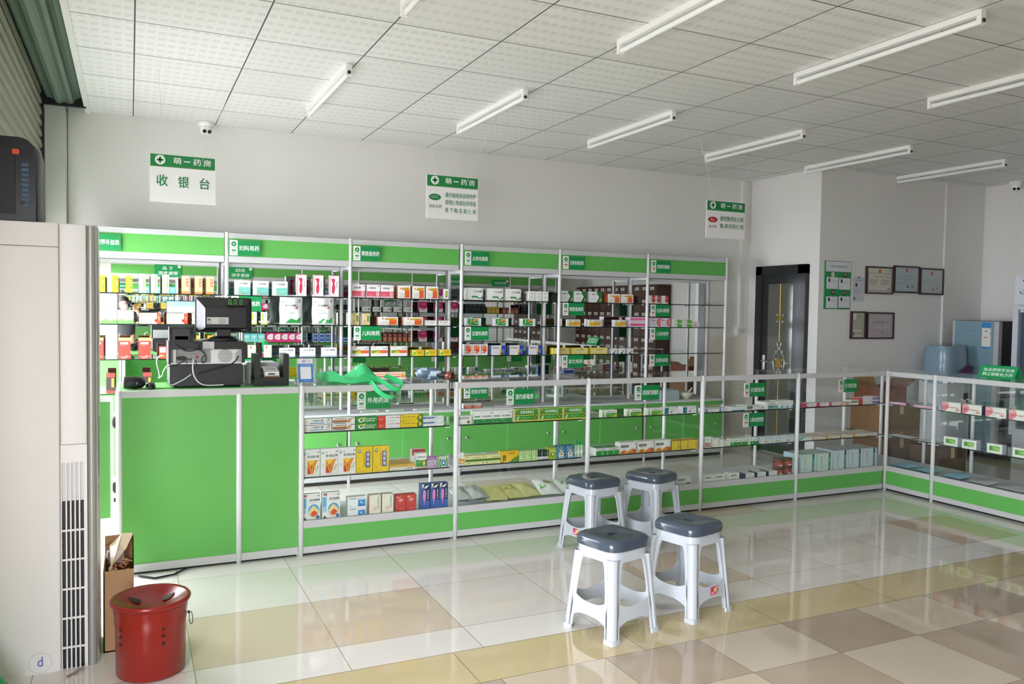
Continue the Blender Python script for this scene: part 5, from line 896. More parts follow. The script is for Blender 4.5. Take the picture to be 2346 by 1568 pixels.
t = thing('card_reader', 'small white card reader lying in the black holder', 'card reader', (hx0+.11, yh+.08, zb_+.012)); rx = PY(607, 860, yh).x
m = MB(); m.prism([(yh+.01, zb_+.012), (yh+.13, zb_+.04), (yh+.13, zb_+.06), (yh+.01, zb_+.034)], rx, rx+.085, '#e6e6e4', 'x'); m.build('body', t); MB().box(rx+.02, yh+.006, zb_+.018, rx+.06, yh+.0105, zb_+.026, '#1c1c1c').build('slot', t); MB().quad((rx+.012, yh+.05, zb_+.0445), (.06, 0, 0), (0, .06, .014), '#c4c6c8').build('keypad', t)
# white printer at the rear edge
yp = 5.2; q0, q1 = PY(563, 870, yp).x, PY(648, 870, yp).x; pz = PY(600, 831, yp).z; t = thing('printer', 'light grey printer behind the black holder', 'printer', ((q0+q1)/2, yp+.09, ZT))
m = MB(); m.prism([(q0, ZT), (q1, ZT), (q1, ZT+.08), (q1-.01, pz-.012), (q1-.04, pz), (q0+.02, pz), (q0, pz-.02)], yp, yp+.18, '#c9cacc', 'y'); m.build('body', t)
MB().box(q0+.09, yp-.002, pz-.055, q1-.075, yp, pz-.035, '#26282a').box(q0+.03, yp-.002, ZT+.02, q0+.06, yp, ZT+.05, '#222').build('paper_slot', t); MB().box(q0+.004, yp-.001, pz-.036, q1-.006, yp, pz-.034, '#8a8c8e').build('seam', t)
# acrylic payment stand (the code itself left blank)
ya = 5.0; b0, b1 = PY(681, 884, ya).x, PY(722, 884, ya).x; bz = PY(700, 823, ya).z; t = thing('acrylic_stand', 'clear acrylic stand with blue and white payment card', 'payment sign', ((b0+b1)/2, ya+.03, ZT)); W2, H2 = b1-b0, bz-ZT
m = MB(); tl = .045
def sl_(u, v, e=0): return Vector((b0+W2*u, ya+tl*v-e, ZT+.004+H2*v))
def sheet(mb, u0, v0, u1, v1, e, col): mb.poly([sl_(u0, v0, e), sl_(u1, v0, e), sl_(u1, v1, e), sl_(u0, v1, e)], [(0, 1, 2, 3)], col)
m = MB()
for e in (0, -.004):
    sheet(m, 0, .04, 1, 1, e, CLEAR)
m.box(b0, ya-.01, ZT, b1, ya+.06, ZT+.004, CLEAR); m.build('acrylic', t)
m = MB(); sheet(m, .08, .08, .92, .96, .001, '#e9e6ea'); sheet(m, .08, .08, .92, .78, .0016, '#3f7cc4'); sheet(m, .2, .2, .8, .66, .0022, '#e9eaec')
m.text('支付宝', sl_(.52, .84, .002), sl_(.78, .84)-sl_(.52, .84), sl_(0, .9)-sl_(0, .84), '#8a90a0'); sheet(m, .34, .83, .48, .92, .002, '#3a78c8'); m.text('支', sl_(.365, .845, .003), sl_(.46, .845)-sl_(.365, .845), sl_(0, .905)-sl_(0, .845), '#fff')
m.text('支付就用支付宝', sl_(.2, .69, .0024), sl_(.8, .69)-sl_(.2, .69), sl_(0, .74)-sl_(0, .69), '#cfe0f4'); sheet(m, .36, .125, .7, .14, .0024, '#a8c8ec'); m.build('card', t)
# green shopping bag, lying
yb_ = 5.1
def bag():
    t = thing('shopping_bag', 'green non-woven shopping bag lying with handles over the counter edge', 'bag', (1.3, 5.05, CT)); gm = mat('#39c878', .6); g2 = mat('#2fb26a', .65)
    nx, ny = 26, 12; P_ = []
    def top(u, v):
        x = 1.10+.36*u; y = 4.95+.3*v
        h = .018+.06*math.exp(-((u-.06)/.16)**2)*(1-.4*v)+.095*math.exp(-((u-.62)/.2)**2)*math.sin(PI*min(1, v*.75+.2))+.02*math.sin(9*u+4*v)*.4
        return Vector((x+.05*v*(u-.3), y-.03*math.sin(PI*u), CT+.002+h))
    for j in range(ny+1):
        for i in range(nx+1): P_.append(top(i/nx, j/ny))
    m = MB(); F_ = [(j*(nx+1)+i, j*(nx+1)+i+1, (j+1)*(nx+1)+i+1, (j+1)*(nx+1)+i) for j in range(ny) for i in range(nx)]
    m.poly(P_, F_, gm, True); low = [Vector((p.x, p.y, CT+.002+.25*(p.z-CT-.002)*(0 if 0 < i % (nx+1) < nx and 0 < i//(nx+1) < ny else 1))) for i, p in enumerate(P_)]
    m.poly(low, F_, g2, True)
    for j in (0, ny):
        A_ = [P_[j*(nx+1)+i] for i in range(nx+1)]; B_ = [low[j*(nx+1)+i] for i in range(nx+1)]
        m.poly(A_+B_, [(i, i+1, nx+2+i, nx+1+i) for i in range(nx)], gm, True)
    for i in (0, nx):
        A_ = [P_[j*(nx+1)+i] for j in range(ny+1)]; B_ = [low[j*(nx+1)+i] for j in range(ny+1)]
        m.poly(A_+B_, [(j, j+1, ny+2+j, ny+1+j) for j in range(ny)], g2, True)
    body = m.build('body', t)
    pr_ = MB()
    def pt(u, v): return top(u, v)+Vector((0, -.001, .0025))
    for r_, (tx, u0, u1, v0, v1) in enumerate((('萌一药房健康', .5, .78, .3, .43), ('WWW.MENGYI', .46, .74, .5, .58), ('全国连锁大药房', .46, .72, .64, .72))):
        vs, fs = glyphs(tx); pr_.poly([pt(u0+(u1-u0)*a, v0+(v1-v0)*b) for a, b in vs], fs, '#dff2e6')
    pr_.build('print', body)
    for nm, pts in (('handle', [(1.36, 4.99, CT+.05), (1.40, 4.93, CT+.035), (1.45, 4.895, CT-.0), (1.50, 4.885, CT-.035), (1.54, 4.885, CT-.03), (1.55, 4.90, CT+.005), (1.52, 4.95, CT+.03), (1.47, 5.0, CT+.045)]),
                    ('handle', [(1.34, 4.97, CT+.03), (1.36, 4.91, CT+.01), (1.39, 4.89, CT-.04), (1.44, 4.885, CT-.075), (1.49, 4.884, CT-.085), (1.53, 4.89, CT-.055), (1.54, 4.92, CT+.012), (1.5, 5.0, CT+.02)])):
        Q = [Vector(p) for p in pts]
        for _ in range(2):
            R_ = [Q[0]]
            for a, b in zip(Q, Q[1:]): R_ += [a*.75+b*.25, a*.25+b*.75]
            Q = R_+[Q[-1]]
        s_ = MB(); hw = Vector((.006, -.012, .012)); V_ = []
        for p in Q: V_ += [p-hw, p+hw]
        s_.poly(V_, [(2*i, 2*i+1, 2*i+3, 2*i+2) for i in range(len(Q)-1)], mat('#46dc8a', .55), True); V2 = [v+Vector((0, .002, .001)) for v in V_]
        s_.poly(V2, [(2*i, 2*i+1, 2*i+3, 2*i+2) for i in range(len(Q)-1)], mat('#46dc8a', .55), True); s_.build(nm, t)
bag()
# folded umbrella
uy = 5.1; ux0, ux1 = PY(957, 868, uy).x, PY(1004, 868, uy).x; t = thing('folded_umbrella', 'folded blue-grey umbrella with copper handle and wrist loop', 'umbrella', (ux0, uy, CT))
m = MB(); n = 20; prof = [(0, .006), (.02, .03), (.05, .04), (.1, .041), (.11, .036), (.125, .04), (.18, .036), (.215, .026)]; V_ = []
for a, r_ in prof:
    for k in range(n):
        th = 2*PI*k/n; rr = r_*(1+.13*math.sin(5*th+a*40)); V_.append((ux0+a*.55+.3*rr*math.cos(th), uy+.06-.85*a+rr*math.cos(th), CT+.047+rr*math.sin(th)))
F_ = [(i*n+k, i*n+(k+1) % n, (i+1)*n+(k+1) % n, (i+1)*n+k) for i in range(len(prof)-1) for k in range(n)]
m.poly(V_, [f for i, f in enumerate(F_) if (i//3) % 3], '#46586c', True); m.poly(V_, [f for i, f in enumerate(F_) if not (i//3) % 3], '#9fb4bc', True); m.build('canopy', t)
e0 = Vector((ux0+.112, uy-.115, CT+.046)); d_ = Vector((.6, -.8, -.05)).normalized()
MB().tube([e0-d_*.01, e0+d_*.03, e0+d_*.06], [.026, .026, .024], BLK, 18).build('strap_band', t); MB().tube([e0+d_*.055, e0+d_*.07, e0+d_*.095, e0+d_*.1], [.024, .03, .03, .027], mat('#8a4a36', .25, .6), 24).tube([e0+d_*.0995, e0+d_*.1015], [.027, .02], '#2a1814', 24).build('handle', t)
q = e0+d_*.08; lp = [q+Vector((-.01, -.025, -.02)), q+Vector((-.02, -.045, -.04)), q+Vector((-.024, -.05, -.07)), q+Vector((-.014, -.05, -.09)), q+Vector((-.004, -.05, -.07)), q+Vector((-.004, -.04, -.03))]
MB().tube(lp, .003, BLK, 8).build('wrist_loop', t)
# ---------------- floor-standing air conditioner ----------------
AW = mat('#e9e8e6', .35); AX0, AX1, AY, AZ = -.62, -.122, 3.74, 1.835
A = thing('air_conditioner', 'tall white floor-standing air conditioner with slotted side grille', 'air conditioner', (-.37, 3.9, 0))
m = MB(); m.rbox(AX0, AY+.02, 0, AX1, AY+.34, AZ, AW, .03, 'z', 5); m.build('body', A)
SX = -.258
MB().rbox(AX0+.004, AY, .0, SX-.002, AY+.03, 1.735, AW, .008, 'z').build('front_panel', A); MB().rbox(AX0+.004, AY, 1.739, SX-.002, AY+.03, AZ-.004, AW, .008, 'z').build('top_panel', A)
gx0, gx1, gt = SX+.004, AX1-.052, .86
m = MB(); m.rbox(SX, AY+.002, gt+.075, gx1+.012, AY+.03, AZ-.004, AW, .006, 'z'); m.build('side_column', A)
G2 = MB(); wv = (gx1-gx0); sp = wv/5; zb = .0
G2.box(SX, AY+.002, 0, gx0, AY+.03, gt+.073, AW).box(gx1, AY+.002, 0, gx1+.012, AY+.03, gt+.073, AW).box(gx0, AY+.002, gt, gx1, AY+.03, gt+.073, AW)
for i in range(1, 5): G2.box(gx0+i*sp-.0028, AY+.002, 0, gx0+i*sp+.0028, AY+.014, gt, AW)
for k in range(7): 
    z = .70-.122*(k+1)
    if z > 0: G2.box(gx0, AY+.006, z-.004, gx1, AY+.012, z+.004, AW)
G2.box(gx0, AY+.012, .7, gx1, AY+.02, gt, '#d9d9dc'); gr = G2.build('grille', A); MB().box(gx0, AY+.018, 0, gx1, AY+.024, .7, '#15151c').build('intake', gr, 'dark intake behind the grille')
m = MB(); m.rbox(gx1+.012, AY+.01, 0, AX1-.006, AY+.05, AZ-.006, mat('#9d9d98', .3, .2), .014, 'z'); m.build('grey_trim', A)
m = MB(); m.tube([(AX1-.004, AY+.045, 0), (AX1-.004, AY+.045, AZ-.01)], .007, CHROME, 10); m.build('chrome_edge', A)
MB().box(AX1+.001, AY+.05, .78, AX1+.003, AY+.12, 1.03, '#2f9a4a').build('green_sticker', A)
m = MB(); m.disc((-.335, AY-.0006, .045), (.042, 0, 0), (0, 0, .042), '#b9bcc0', 32, .96).text('d', (-.345, AY-.0008, .03), (.02, 0, 0), (0, 0, .04), '#6a6ab8'); m.build('round_mark', A)
m = MB(); m.box(-.45, AY+.341, 1.1, -.36, AY+.343, 1.22, '#eef0ea').box(-.43, AY+.3432, 1.18, -.39, AY+.344, 1.21, '#e6d24a')
for i in range(5): m.box(-.24+.016*i, AY+.341, .95, -.236+.016*i, AY+.3425, 1.1, '#c9c9c8')
m.build('rear_label', A)
# loudspeaker on top
sx0, sx1, sz1 = -.56, -.342, AZ+.335
P_ = thing('loudspeaker', 'black portable loudspeaker standing on the air conditioner', 'loudspeaker', (-.45, 3.88, AZ))
ring = [(sx0, AZ+.004), (sx1, AZ+.004)]+[(sx1-.06+.06*math.cos(a*PI/16), sz1-.06+.06*math.sin(a*PI/16)) for a in range(9)]+[(sx0+.06-.06*math.sin(a*PI/16), sz1-.06+.06*math.cos(a*PI/16)) for a in range(9)]
MB().prism(ring, 3.78, 3.83, mat('#101013', .35), 'y', True).build('front', P_)
ring2 = [((x+.45)*1.04-.45+.01, (z-AZ)*.97+AZ) for x, z in ring]
MB().prism(ring2, 3.83, 3.99, mat('#5d6163', .5), 'y', True).build('cabinet', P_)
m = MB()
for s in (0, 1):
    xx = sx0+.035 if s == 0 else sx1-.035
    for k in range(9): m.box(xx-.012, 3.777, AZ+.06+.02*k, xx+.012, 3.781, AZ+.073+.02*k, '#3f5a78' if s else '#2a2c30')
m.box(sx0+.07, 3.772, AZ+.03, sx1-.07, 3.78, sz1-.05, '#17171a').build('grille', P_)
MB().rbox((sx0+sx1)/2+.03, 3.766, sz1-.07, (sx0+sx1)/2+.055, 3.78, sz1-.05, mat('#e0522c', .3), .006, 'y').disc(((sx0+sx1)/2+.065, 3.7715, AZ+.075), (.008, 0, 0), (0, 0, .008), '#050505', 14).build('power_lamp', P_)
# red burning bin
bx, by, bh = .075, 3.6, .318
B = thing('burning_bin', 'round red metal burning bin with star holes and dished lid', 'bin', (bx, by, 0)); RED = mat('#841a12', .25); RD2 = mat('#8e1f18', .3)
MB().lathe([(0, .004), (.126, .004), (.132, .012), (.134, .2), (.138, .225), (.136, .235), (.14, .262), (.143, .285)], RED, (bx, by, 0), 56).build('body', B)
MB().lathe([(.139, .282), (.152, .296), (.154, .306), (.147, .314), (.136, .308), (.1, .285), (.05, .272), (0, .268)], RED, (bx, by, 0), 56).build('lid', B)
m = MB()
for k, a in enumerate((-2.55, -1.25)):
    ca = Vector((bx+.134*math.cos(a), by+.134*math.sin(a), 0)); tu = Vector((-math.sin(a), math.cos(a), 0)); no = Vector((math.cos(a), math.sin(a), 0))
    for z in (.155, .185, .215):
        c_ = ca+no*.0015*(1+z)+Vector((0, 0, z)); pts = [c_+no*.001+(tu*math.sin(2*PI*q/10)+Vector((0, 0, 1))*math.cos(2*PI*q/10))*(.0095 if q % 2 == 0 else .0048) for q in range(10)]
        m.poly(pts, [list(range(10))], '#170b0a')
m.build('star_holes', B); m = MB()
for a in (-2.2, -1.2, .6, 2.4):                                       # gourd-shaped holes of the dished lid
    d_ = Vector((math.cos(a), math.sin(a), 0)); t_ = Vector((-math.sin(a), math.cos(a), 0)); pts = []
    for q in range(24):
        th = 2*PI*q/24; rr = .5+.5*math.cos(th); wd = .017*math.sin(th)*(1.0 if math.cos(th) < .1 else .62)
        along = .082+.03*math.cos(th); zz = .268+.0045+((along/.1)**2)*.0155
        p = Vector((bx, by, 0))+d_*along+t_*wd; pts.append((p.x, p.y, zz+.002))
    m.poly(pts, [list(range(24))], '#120807')
m.build('gourd_holes', B)
m = MB(); c_ = Vector((bx+.139, by-.03, .235)); pts = [c_+Vector((.012+.006*math.sin(t_), -.018*math.sin(t_), -.026+.026*math.cos(t_))) for t_ in [2*PI*q/20 for q in range(21)]]
m.tube(pts, .0017, '#3a3030', 6); m.lathe([(0, 0), (.006, .001), (.006, .008), (0, .009)], '#1a1212', (bx+.137, by-.03, .235), 10, 'x'); m.build('ring_handle', B)
# cardboard box with rubbish
t = thing('cardboard_box', 'open torn cardboard box of wood shavings behind the red bin', 'box', (-.15, 4.0, 0)); CB, CB2 = mat('#a9855f', .8), mat('#c7a67c', .8)
u0, u1, v0, v1 = -.108, .012, 3.86, 4.14
m = MB(); m.box(u0, v0, 0, u1, v0+.005, .355, CB); m.box(u0, v1-.005, 0, u1, v1, .44, CB); m.box(u0, v0, 0, u0+.005, v1, .36, CB); m.box(u0, v0, 0, u1, v1, .006, CB)
n = 14; top_ = [.355+.055*(k/n)**2*1.6 for k in range(n+1)]
for xx, c_ in ((u1, CB), (u1-.005, CB2)):
    V_ = [(xx, v0+(v1-v0)*k/n, 0) for k in range(n+1)]+[(xx, v0+(v1-v0)*k/n, top_[k]) for k in range(n+1)]
    m.poly(V_, [(k, k+1, n+2+k, n+1+k) for k in range(n)], c_)
m.build('carton', t); m = MB(); m.poly([(u1, v1, .443), (u1-.03, v0+.18, .40), (u1-.1, v0+.05, .345), (u1-.09, v0+.02, .352), (u1-.1, v1-.02, .40), (u1-.05, v1, .445)], [(0, 1, 2, 3, 4, 5)], '#dcc6a4'); m.poly([(u1-.12, v1-.02, .40), (u1+.0, v1, .447), (u1-.005, v1+.01, .43), (u1-.12, v1+.01, .385)], [(0, 1, 2, 3)], CB); m.build('flap', t)
s_ = MB(); rnd = random.Random(4)
for k in range(90):
    p = Vector((rnd.uniform(u0+.02, u1-.02), rnd.uniform(v0+.02, v1-.03), rnd.uniform(.29, .345))); d_ = Vector((rnd.uniform(-1, 1), rnd.uniform(-1, 1), rnd.uniform(-.2, .5)))*.04
    s_.tube([p-d_*.5, p+d_*.5], rnd.uniform(.002, .0045), ['#b5673a', '#d99a5e', '#8f4a2a', '#e7c39a'][k % 4], 4)
s_.box(u0+.01, v0+.01, .2, u1-.01, v1-.01, .3, '#8a5a3a'); o = s_.build('wood_shavings'); tag(o, 'brown wood shavings filling the torn cardboard box', 'wood shavings'); o['kind'] = 'stuff'
m = MB(); m.lathe([(.0, .0), (.032, .006), (.036, .03), (.034, .055), (.028, .06)], glass('clear_film', (.93, .94, .95), 1, .06, .2), (-.062, 4.02, .345), 18); o = m.build('plastic_cup'); tag(o, 'clear crumpled plastic cup on the wood shavings', 'cup')
o = MB().tube([(.04, 4.86, .012), (.12, 4.8, .008), (.22, 4.83, .008), (.3, 4.92, .012), (.2, 4.98, .008)], .006, '#1c1d1e', 8).build('floor_cable'); tag(o, 'black cable lying under the front of the cash counter', 'cable')
# green bag at the lower left, and a frayed strap
m = MB(); gx = [-.6, -.53, -.47, -.428]; V_ = []
for j in range(9):
    z = .0+.25*j/8; 
    for k in range(16):
        a = 2*PI*k/16; rr = (.135-.12*(j/8)**1.5)*(1+.1*math.sin(3*a+j)); V_.append((-.545+rr*math.cos(a), 3.52+rr*.8*math.sin(a), z+.002))
m.poly(V_, [(j*16+k, j*16+(k+1) % 16, (j+1)*16+(k+1) % 16, (j+1)*16+k) for j in range(8) for k in range(16)], mat('#2aa85a', .3), True)
o = m.build('plastic_sack'); tag(o, 'green plastic sack at the lower left in front of the air conditioner', 'sack')
a_ = PY(192, 1530, 3.7); b_ = PY(168, 1580, 3.68); b_.z = max(b_.z, .003); o = MB().tube([a_, (a_+b_)/2+Vector((.002, 0, .004)), b_, (b_.x-.02, 3.66, .004)], .006, '#8f7a68', 6).build('frayed_strap'); tag(o, 'frayed brown strap leaning on the air conditioner grille', 'strap')

# ---------------- plastic stools ----------------
def stool():
    t = thing('plastic_stool', '', 'stool', (0, 0, 0)); PL = mat('#b9bfc5', .22); ST = mat('#434d59', .14); h = .425
    def sq(r, k, n=10):                          # superellipse outline of half size r
        p = []
        for i in range(4*n):
            a = 2*PI*i/(4*n); c, s = math.cos(a), math.sin(a); q = (abs(c)**k+abs(s)**k)**(-1/k); p.append((r*q*c, r*q*s))
        return p
    n = 40; m = MB(); V_ = []
    prof = [(.137, h-.014), (.139, h+.004), (.137, h+.02), (.129, h+.032), (.11, h+.037), (.08, h+.033), (.034, h+.03)]
    for r, z in prof: V_ += [(x, y, z) for x, y in sq(r, 5)]
    m.poly(V_, [(j*n+i, j*n+(i+1) % n, (j+1)*n+(i+1) % n, (j+1)*n+i) for j in range(len(prof)-1) for i in range(n)], ST, True)
    b0 = [(x*.9, y*.5, h+.03) for x, y in sq(.034, 3)]; out = V_[-n:]
    m.poly(out+b0, [(i, (i+1) % n, n+(i+1) % n, n+i) for i in range(n)], ST, True); m.poly(b0+[(x, y, h+.012) for x, y, z in b0], [(i, (i+1) % n, n+(i+1) % n, n+i) for i in range(n)], ST); m.poly([(x, y, h+.012) for x, y, z in b0], [list(range(n))], '#23282f')
    m.poly(V_[:n], [list(range(n))[::-1]], ST); m.build('seat', t)
    def R(z): return .160-.034*(z/h)             # flaring half width
    m = MB(); V_ = []
    for z in (h-.014, h-.05, h-.066): V_ += [(x, y, z) for x, y in sq(R(z), 6)]
    m.poly(V_, [(j*n+i, j*n+(i+1) % n, (j+1)*n+(i+1) % n, (j+1)*n+i) for j in range(2) for i in range(n)], PL, True); V3 = [(x*.965, y*.965, z) for x, y, z in V_]
    m.poly(V3, [(j*n+i, j*n+(i+1) % n, (j+1)*n+(i+1) % n, (j+1)*n+i) for j in range(2) for i in range(n)], PL, True); m.build('apron', t)
    for sx in (-1, 1):
        for sy in (-1, 1):
            m = MB(); rows = []
            for z, wd in ((h-.05, .07), (h-.07, .058), (h-.095, .05), (h-.2, .043), (.13, .043), (.02, .042)):
                r = R(z); c_ = .02
                # open corner channel: two wings meeting in a rounded corner with a raised rib
                pts = [(r-wd-.006, r), (r-wd*.75, r), (r-.034, r), (r-.031, r+.004), (r-.02, r+.005), (r-.008, r+.001), (r+.001, r-.008), (r+.005, r-.02), (r+.004, r-.031), (r, r-.034), (r, r-wd*.75), (r, r-wd-.006)]
                rows.append([(sx*a, sy*b, z) for a, b in pts])
            k = len(rows[0]); V_ = [p for q in rows for p in q]
            F_ = [(j*k+i, j*k+i+1, (j+1)*k+i+1, (j+1)*k+i) for j in range(len(rows)-1) for i in range(k-1)]; m.poly(V_, F_, PL, True)
            inn = [(x-sx*.004, y-sy*.004, z) for x, y, z in V_]; m.poly(inn, F_, PL, True)
            for i in (0, k-1): m.poly([V_[j*k+i] for j in range(len(rows))]+[inn[j*k+i] for j in range(len(rows))], [(j, j+1, len(rows)+j+1, len(rows)+j) for j in range(len(rows)-1)], PL)
            lg = m.build('leg', t); f = MB(); r = R(0); ft = []
            foot = [(r-.05, r+.003), (r-.02, r+.006), (r-.004, r+.004), (r+.004, r-.004), (r+.006, r-.02), (r+.003, r-.05), (r-.006, r-.052), (r-.014, r-.02), (r-.02, r-.014), (r-.052, r-.006)]
            f.prism([(sx*a, sy*b) for a, b in foot], 0, .022, PL, 'z'); f.build('foot', lg)
    zt, zb_ = .155, .095
    for ax in range(4):
        m = MB(); r = R(.12); V_ = []; n2 = 12
        for k in range(n2+1):
            u = -1+2*k/n2; x = u*(r-.03); sag = .05*abs(u)**3; 
            V_ += [(x, -R(zt+sag), zt+sag*.8), (x, -R(zb_), zb_-.012*abs(u)**3*3)]
        F_ = [(2*k, 2*k+1, 2*k+3, 2*k+2) for k in range(n2)]; cz, sz = [(1, 0), (0, 1), (-1, 0), (0, -1)][ax]
        rot = lambda p: (p[0]*cz-p[1]*sz, p[0]*sz+p[1]*cz, p[2]); Vo = [rot(p) for p in V_]; Vi = [rot((p[0], p[1]+.005, p[2])) for p in V_]
        m.poly(Vo, F_, PL, True); m.poly(Vi, F_, PL, True)
        for q in (0, 1): m.poly([Vo[2*k+q] for k in range(n2+1)]+[Vi[2*k+q] for k in range(n2+1)], [(k, k+1, n2+2+k, n2+1+k) for k in range(n2)], PL)
        st = m.build('stretcher', t)
        if ax == 1:
            s_ = MB(); e = .0012; y_ = -R(.125)-e
            s_.box(-.01, y_-.0006, .108, .05, y_, .148, '#c9305a')
            s_.quad((-.006, y_-.0012, .113), (.028, 0, 0), (0, 0, .005), '#f0b8c8').quad((-.006, y_-.0012, .12), (.024, 0, 0), (0, 0, .003), '#f0b8c8').disc((.024, y_-.0013, .132), (.011, 0, 0), (0, 0, .011), '#e9c46a', 14).quad((.036, y_-.0012, .111), (.011, 0, 0), (0, 0, .034), '#ece4e0').quad((.038, y_-.0018, .116), (.003, 0, 0), (0, 0, .022), '#555').quad((.042, y_-.0018, .116), (.003, 0, 0), (0, 0, .022), '#555')
            s_.v = [rot(p) for p in s_.v]; s_.build('sticker', st, 'small pink product sticker')
    return t
st = stool(); SP = [(2.075, 3.235, .24, 'Light grey plastic stool with dark seat, nearest the camera'), (2.575, 3.305, -1.31, 'Light grey plastic stool at the right, pink sticker on its left-facing side'),
      (2.67, 4.40, -.1+3.4, 'Light grey plastic stool at the back left, in front of the second counter'), (3.115, 4.40, -1.2, 'Light grey plastic stool at the back, half hidden behind the others')]
for i, (x, y, a, lab) in enumerate(SP):
    if i == 0: st.location = (x, y, 0); st.rotation_euler = (0, 0, a); st['label'] = lab; st['group'] = 'plastic stools'
    else: dup(st, (x, y, 0), a, None, lab, 'plastic stools')

# ---------------- right side of the room ----------------
yw_ = 6.14
def F(px, py): return PY(px, py, yw_-.012)
def framed(a, b, c, lab, paper, pr, fr='#3a2322'):
    # a top-left, b top-right, c bottom-left pixel
    A_, B_, C_ = F(*a), F(*b), F(*c); x, w_ = A_.x, B_.x-A_.x; zt_ = (A_.z+B_.z)/2; z, h = C_.z, zt_-C_.z
    t = thing('certificate_frame', lab, 'framed certificate', (x+w_/2, yw_-.01, z), 'framed certificates on the wall'); q = .016; y0 = yw_-.024
    f = MB(); fm = mat(fr, .3); f.box(x, y0, z, x+w_, yw_, z+q, fm).box(x, y0, z+h-q, x+w_, yw_, z+h, fm).box(x, y0, z+q, x+q, yw_, z+h-q, fm).box(x+w_-q, y0, z+q, x+w_, yw_, z+h-q, fm); f.build('frame', t)
    p = MB(); p.box(x+q, yw_-.012, z+q, x+w_-q, yw_, z+h-q, paper); tmp = MB(); printing(tmp, pr, w_-2*q, h-2*q, 0)
    p2 = [(u+x+q, v+yw_-.0125, s_+z+q) for u, v, s_ in tmp.v]
    for ff, mm in zip(tmp.f, tmp.m): p.poly([p2[i] for i in ff], [list(range(len(ff)))], tmp.mats[mm])
    p.build('certificate', t); MB().quad((x+q, yw_-.018, z+q), (w_-2*q, 0, 0), (0, 0, h-2*q), GLASS).build('pane', t)
LIC = 'e .5 .87 .05 .09 #d9622c;r .03 .05 .97 .08 #8a8a80;r .03 .78 .97 .8 #8a8a80;r .03 .05 .05 .8 #8a8a80;r .95 .05 .97 .8 #8a8a80;t .3 .6 .4 .1 #d9b050 营业执照;l .08 .32 .34 .24 4 #8a857a;l .54 .32 .34 .24 4 #8a857a;e .86 .16 .06 .07 #b8a49a;r .8 .6 .84 .66 #554;r .82 .9 .96 .92 #777'
CER = 'e .5 .88 .05 .09 #d9622c;t .24 .62 .5 .06 #98a4ac 药品经营许可证;l .08 .5 .8 .08 2 #94a0a8;l .08 .3 .4 .14 3 #a0aab2;r .52 .16 .58 .24 #445;e .76 .22 .07 .06 #9aa2b0;r .02 .02 .98 .03 #8a949a;r .02 .95 .98 .96 #8a949a'
CE2 = 'e .5 .84 .05 .08 #d9622c;l .12 .56 .34 .06 2 #a8acae;l .52 .56 .34 .06 2 #a8acae;l .12 .44 .7 .06 2 #a8acae;r .56 .14 .6 .21 #445;e .74 .22 .06 .06 #b0a8b0;r .02 .02 .98 .03 #9aa0a4'
framed((1985, 611), (2047, 612), (1985, 673), 'Dark framed cream business licence with orange emblem, leftmost of the upper three', '#d9d3c6', LIC); framed((2048.5, 609), (2107, 611), (2048.5, 671), 'Dark framed blue-grey certificate with orange emblem, middle of the upper three', '#b9c4ca', CER)
framed((2108, 614), (2162, 617), (2108, 675), 'Dark framed pale certificate with orange emblem, beside the white pipe', '#c6cace', CE2); framed((1950, 713), (1983.5, 714.5), (1950, 777), 'Narrow dark framed certificate with shiny film, lower row', '#b8b8a4', 'p #e8e8de .05 .9 .3 .98 .4 .8 .2 .7;r .1 .26 .8 .3 #f0f0ea;l .3 .8 .5 .1 3 #8a8a78;r .1 .1 .2 .18 #3a4a3a;e .8 .16 .07 .04 #b88a6a;p #d9d9cc .02 .04 .5 .12 .98 .04')  # pale shapes on the narrow one paint the film's sheen into its print
framed((1986, 715), (2048, 717), (1986, 777), 'Dark framed pinkish certificate, right one of the lower row', '#c2b4b8', 't .16 .62 .66 .06 #7a5a60 药品经营质量管理规范认证;l .3 .74 .4 .03 1 #a08a90;p #e8e2e4 .3 .44 .6 .36 .58 .34 .3 .42;e .72 .42 .03 .03 #eee8ea;r .56 .18 .6 .24 #544;l .1 .28 .7 .1 2 #b4a2a8;p #d6ccd0 0 .9 .1 1 0 1')
# staff notice board and loose paper
A_, B_, C_ = F(1890, 597.5), F(1951, 600), F(1888, 708); x, w_, z, h = C_.x, B_.x-C_.x, C_.z, (A_.z+B_.z)/2-C_.z
t = thing('notice_board', 'green and white staff notice board on the wall beside the certificates', 'notice board', (x+w_/2, yw_-.01, z)); m = MB(); m.box(x, yw_-.012, z, x+w_, yw_, z+h, '#1c8a4a')
tmp = MB(); printing(tmp, 'r .02 .78 .99 .99 #dcdee4;t .14 .86 .72 .05 #6a6e78 广东萌一药房有限公司;r .24 .67 .35 .76 #e6e8e6;r .28 .69 .32 .74 #8a8;r .7 .67 .8 .76 #3a2a24;r .72 .71 .78 .75 #c89a80;r .26 .3 .36 .39 #3a2a24;r .28 .33 .34 .37 #c89a80;r .7 .3 .8 .39 #3a3230;r .72 .33 .78 .37 #c89a80', w_, h, 0)
def stamp(mb, tmp, x, y, z):
    p2 = [(u+x, v+y, s_+z) for u, v, s_ in tmp.v]
    for ff, mm in zip(tmp.f, tmp.m): mb.poly([p2[i] for i in ff], [list(range(len(ff)))], tmp.mats[mm])
stamp(m, tmp, x, yw_-.0123, z); bd = m.build('board', t)
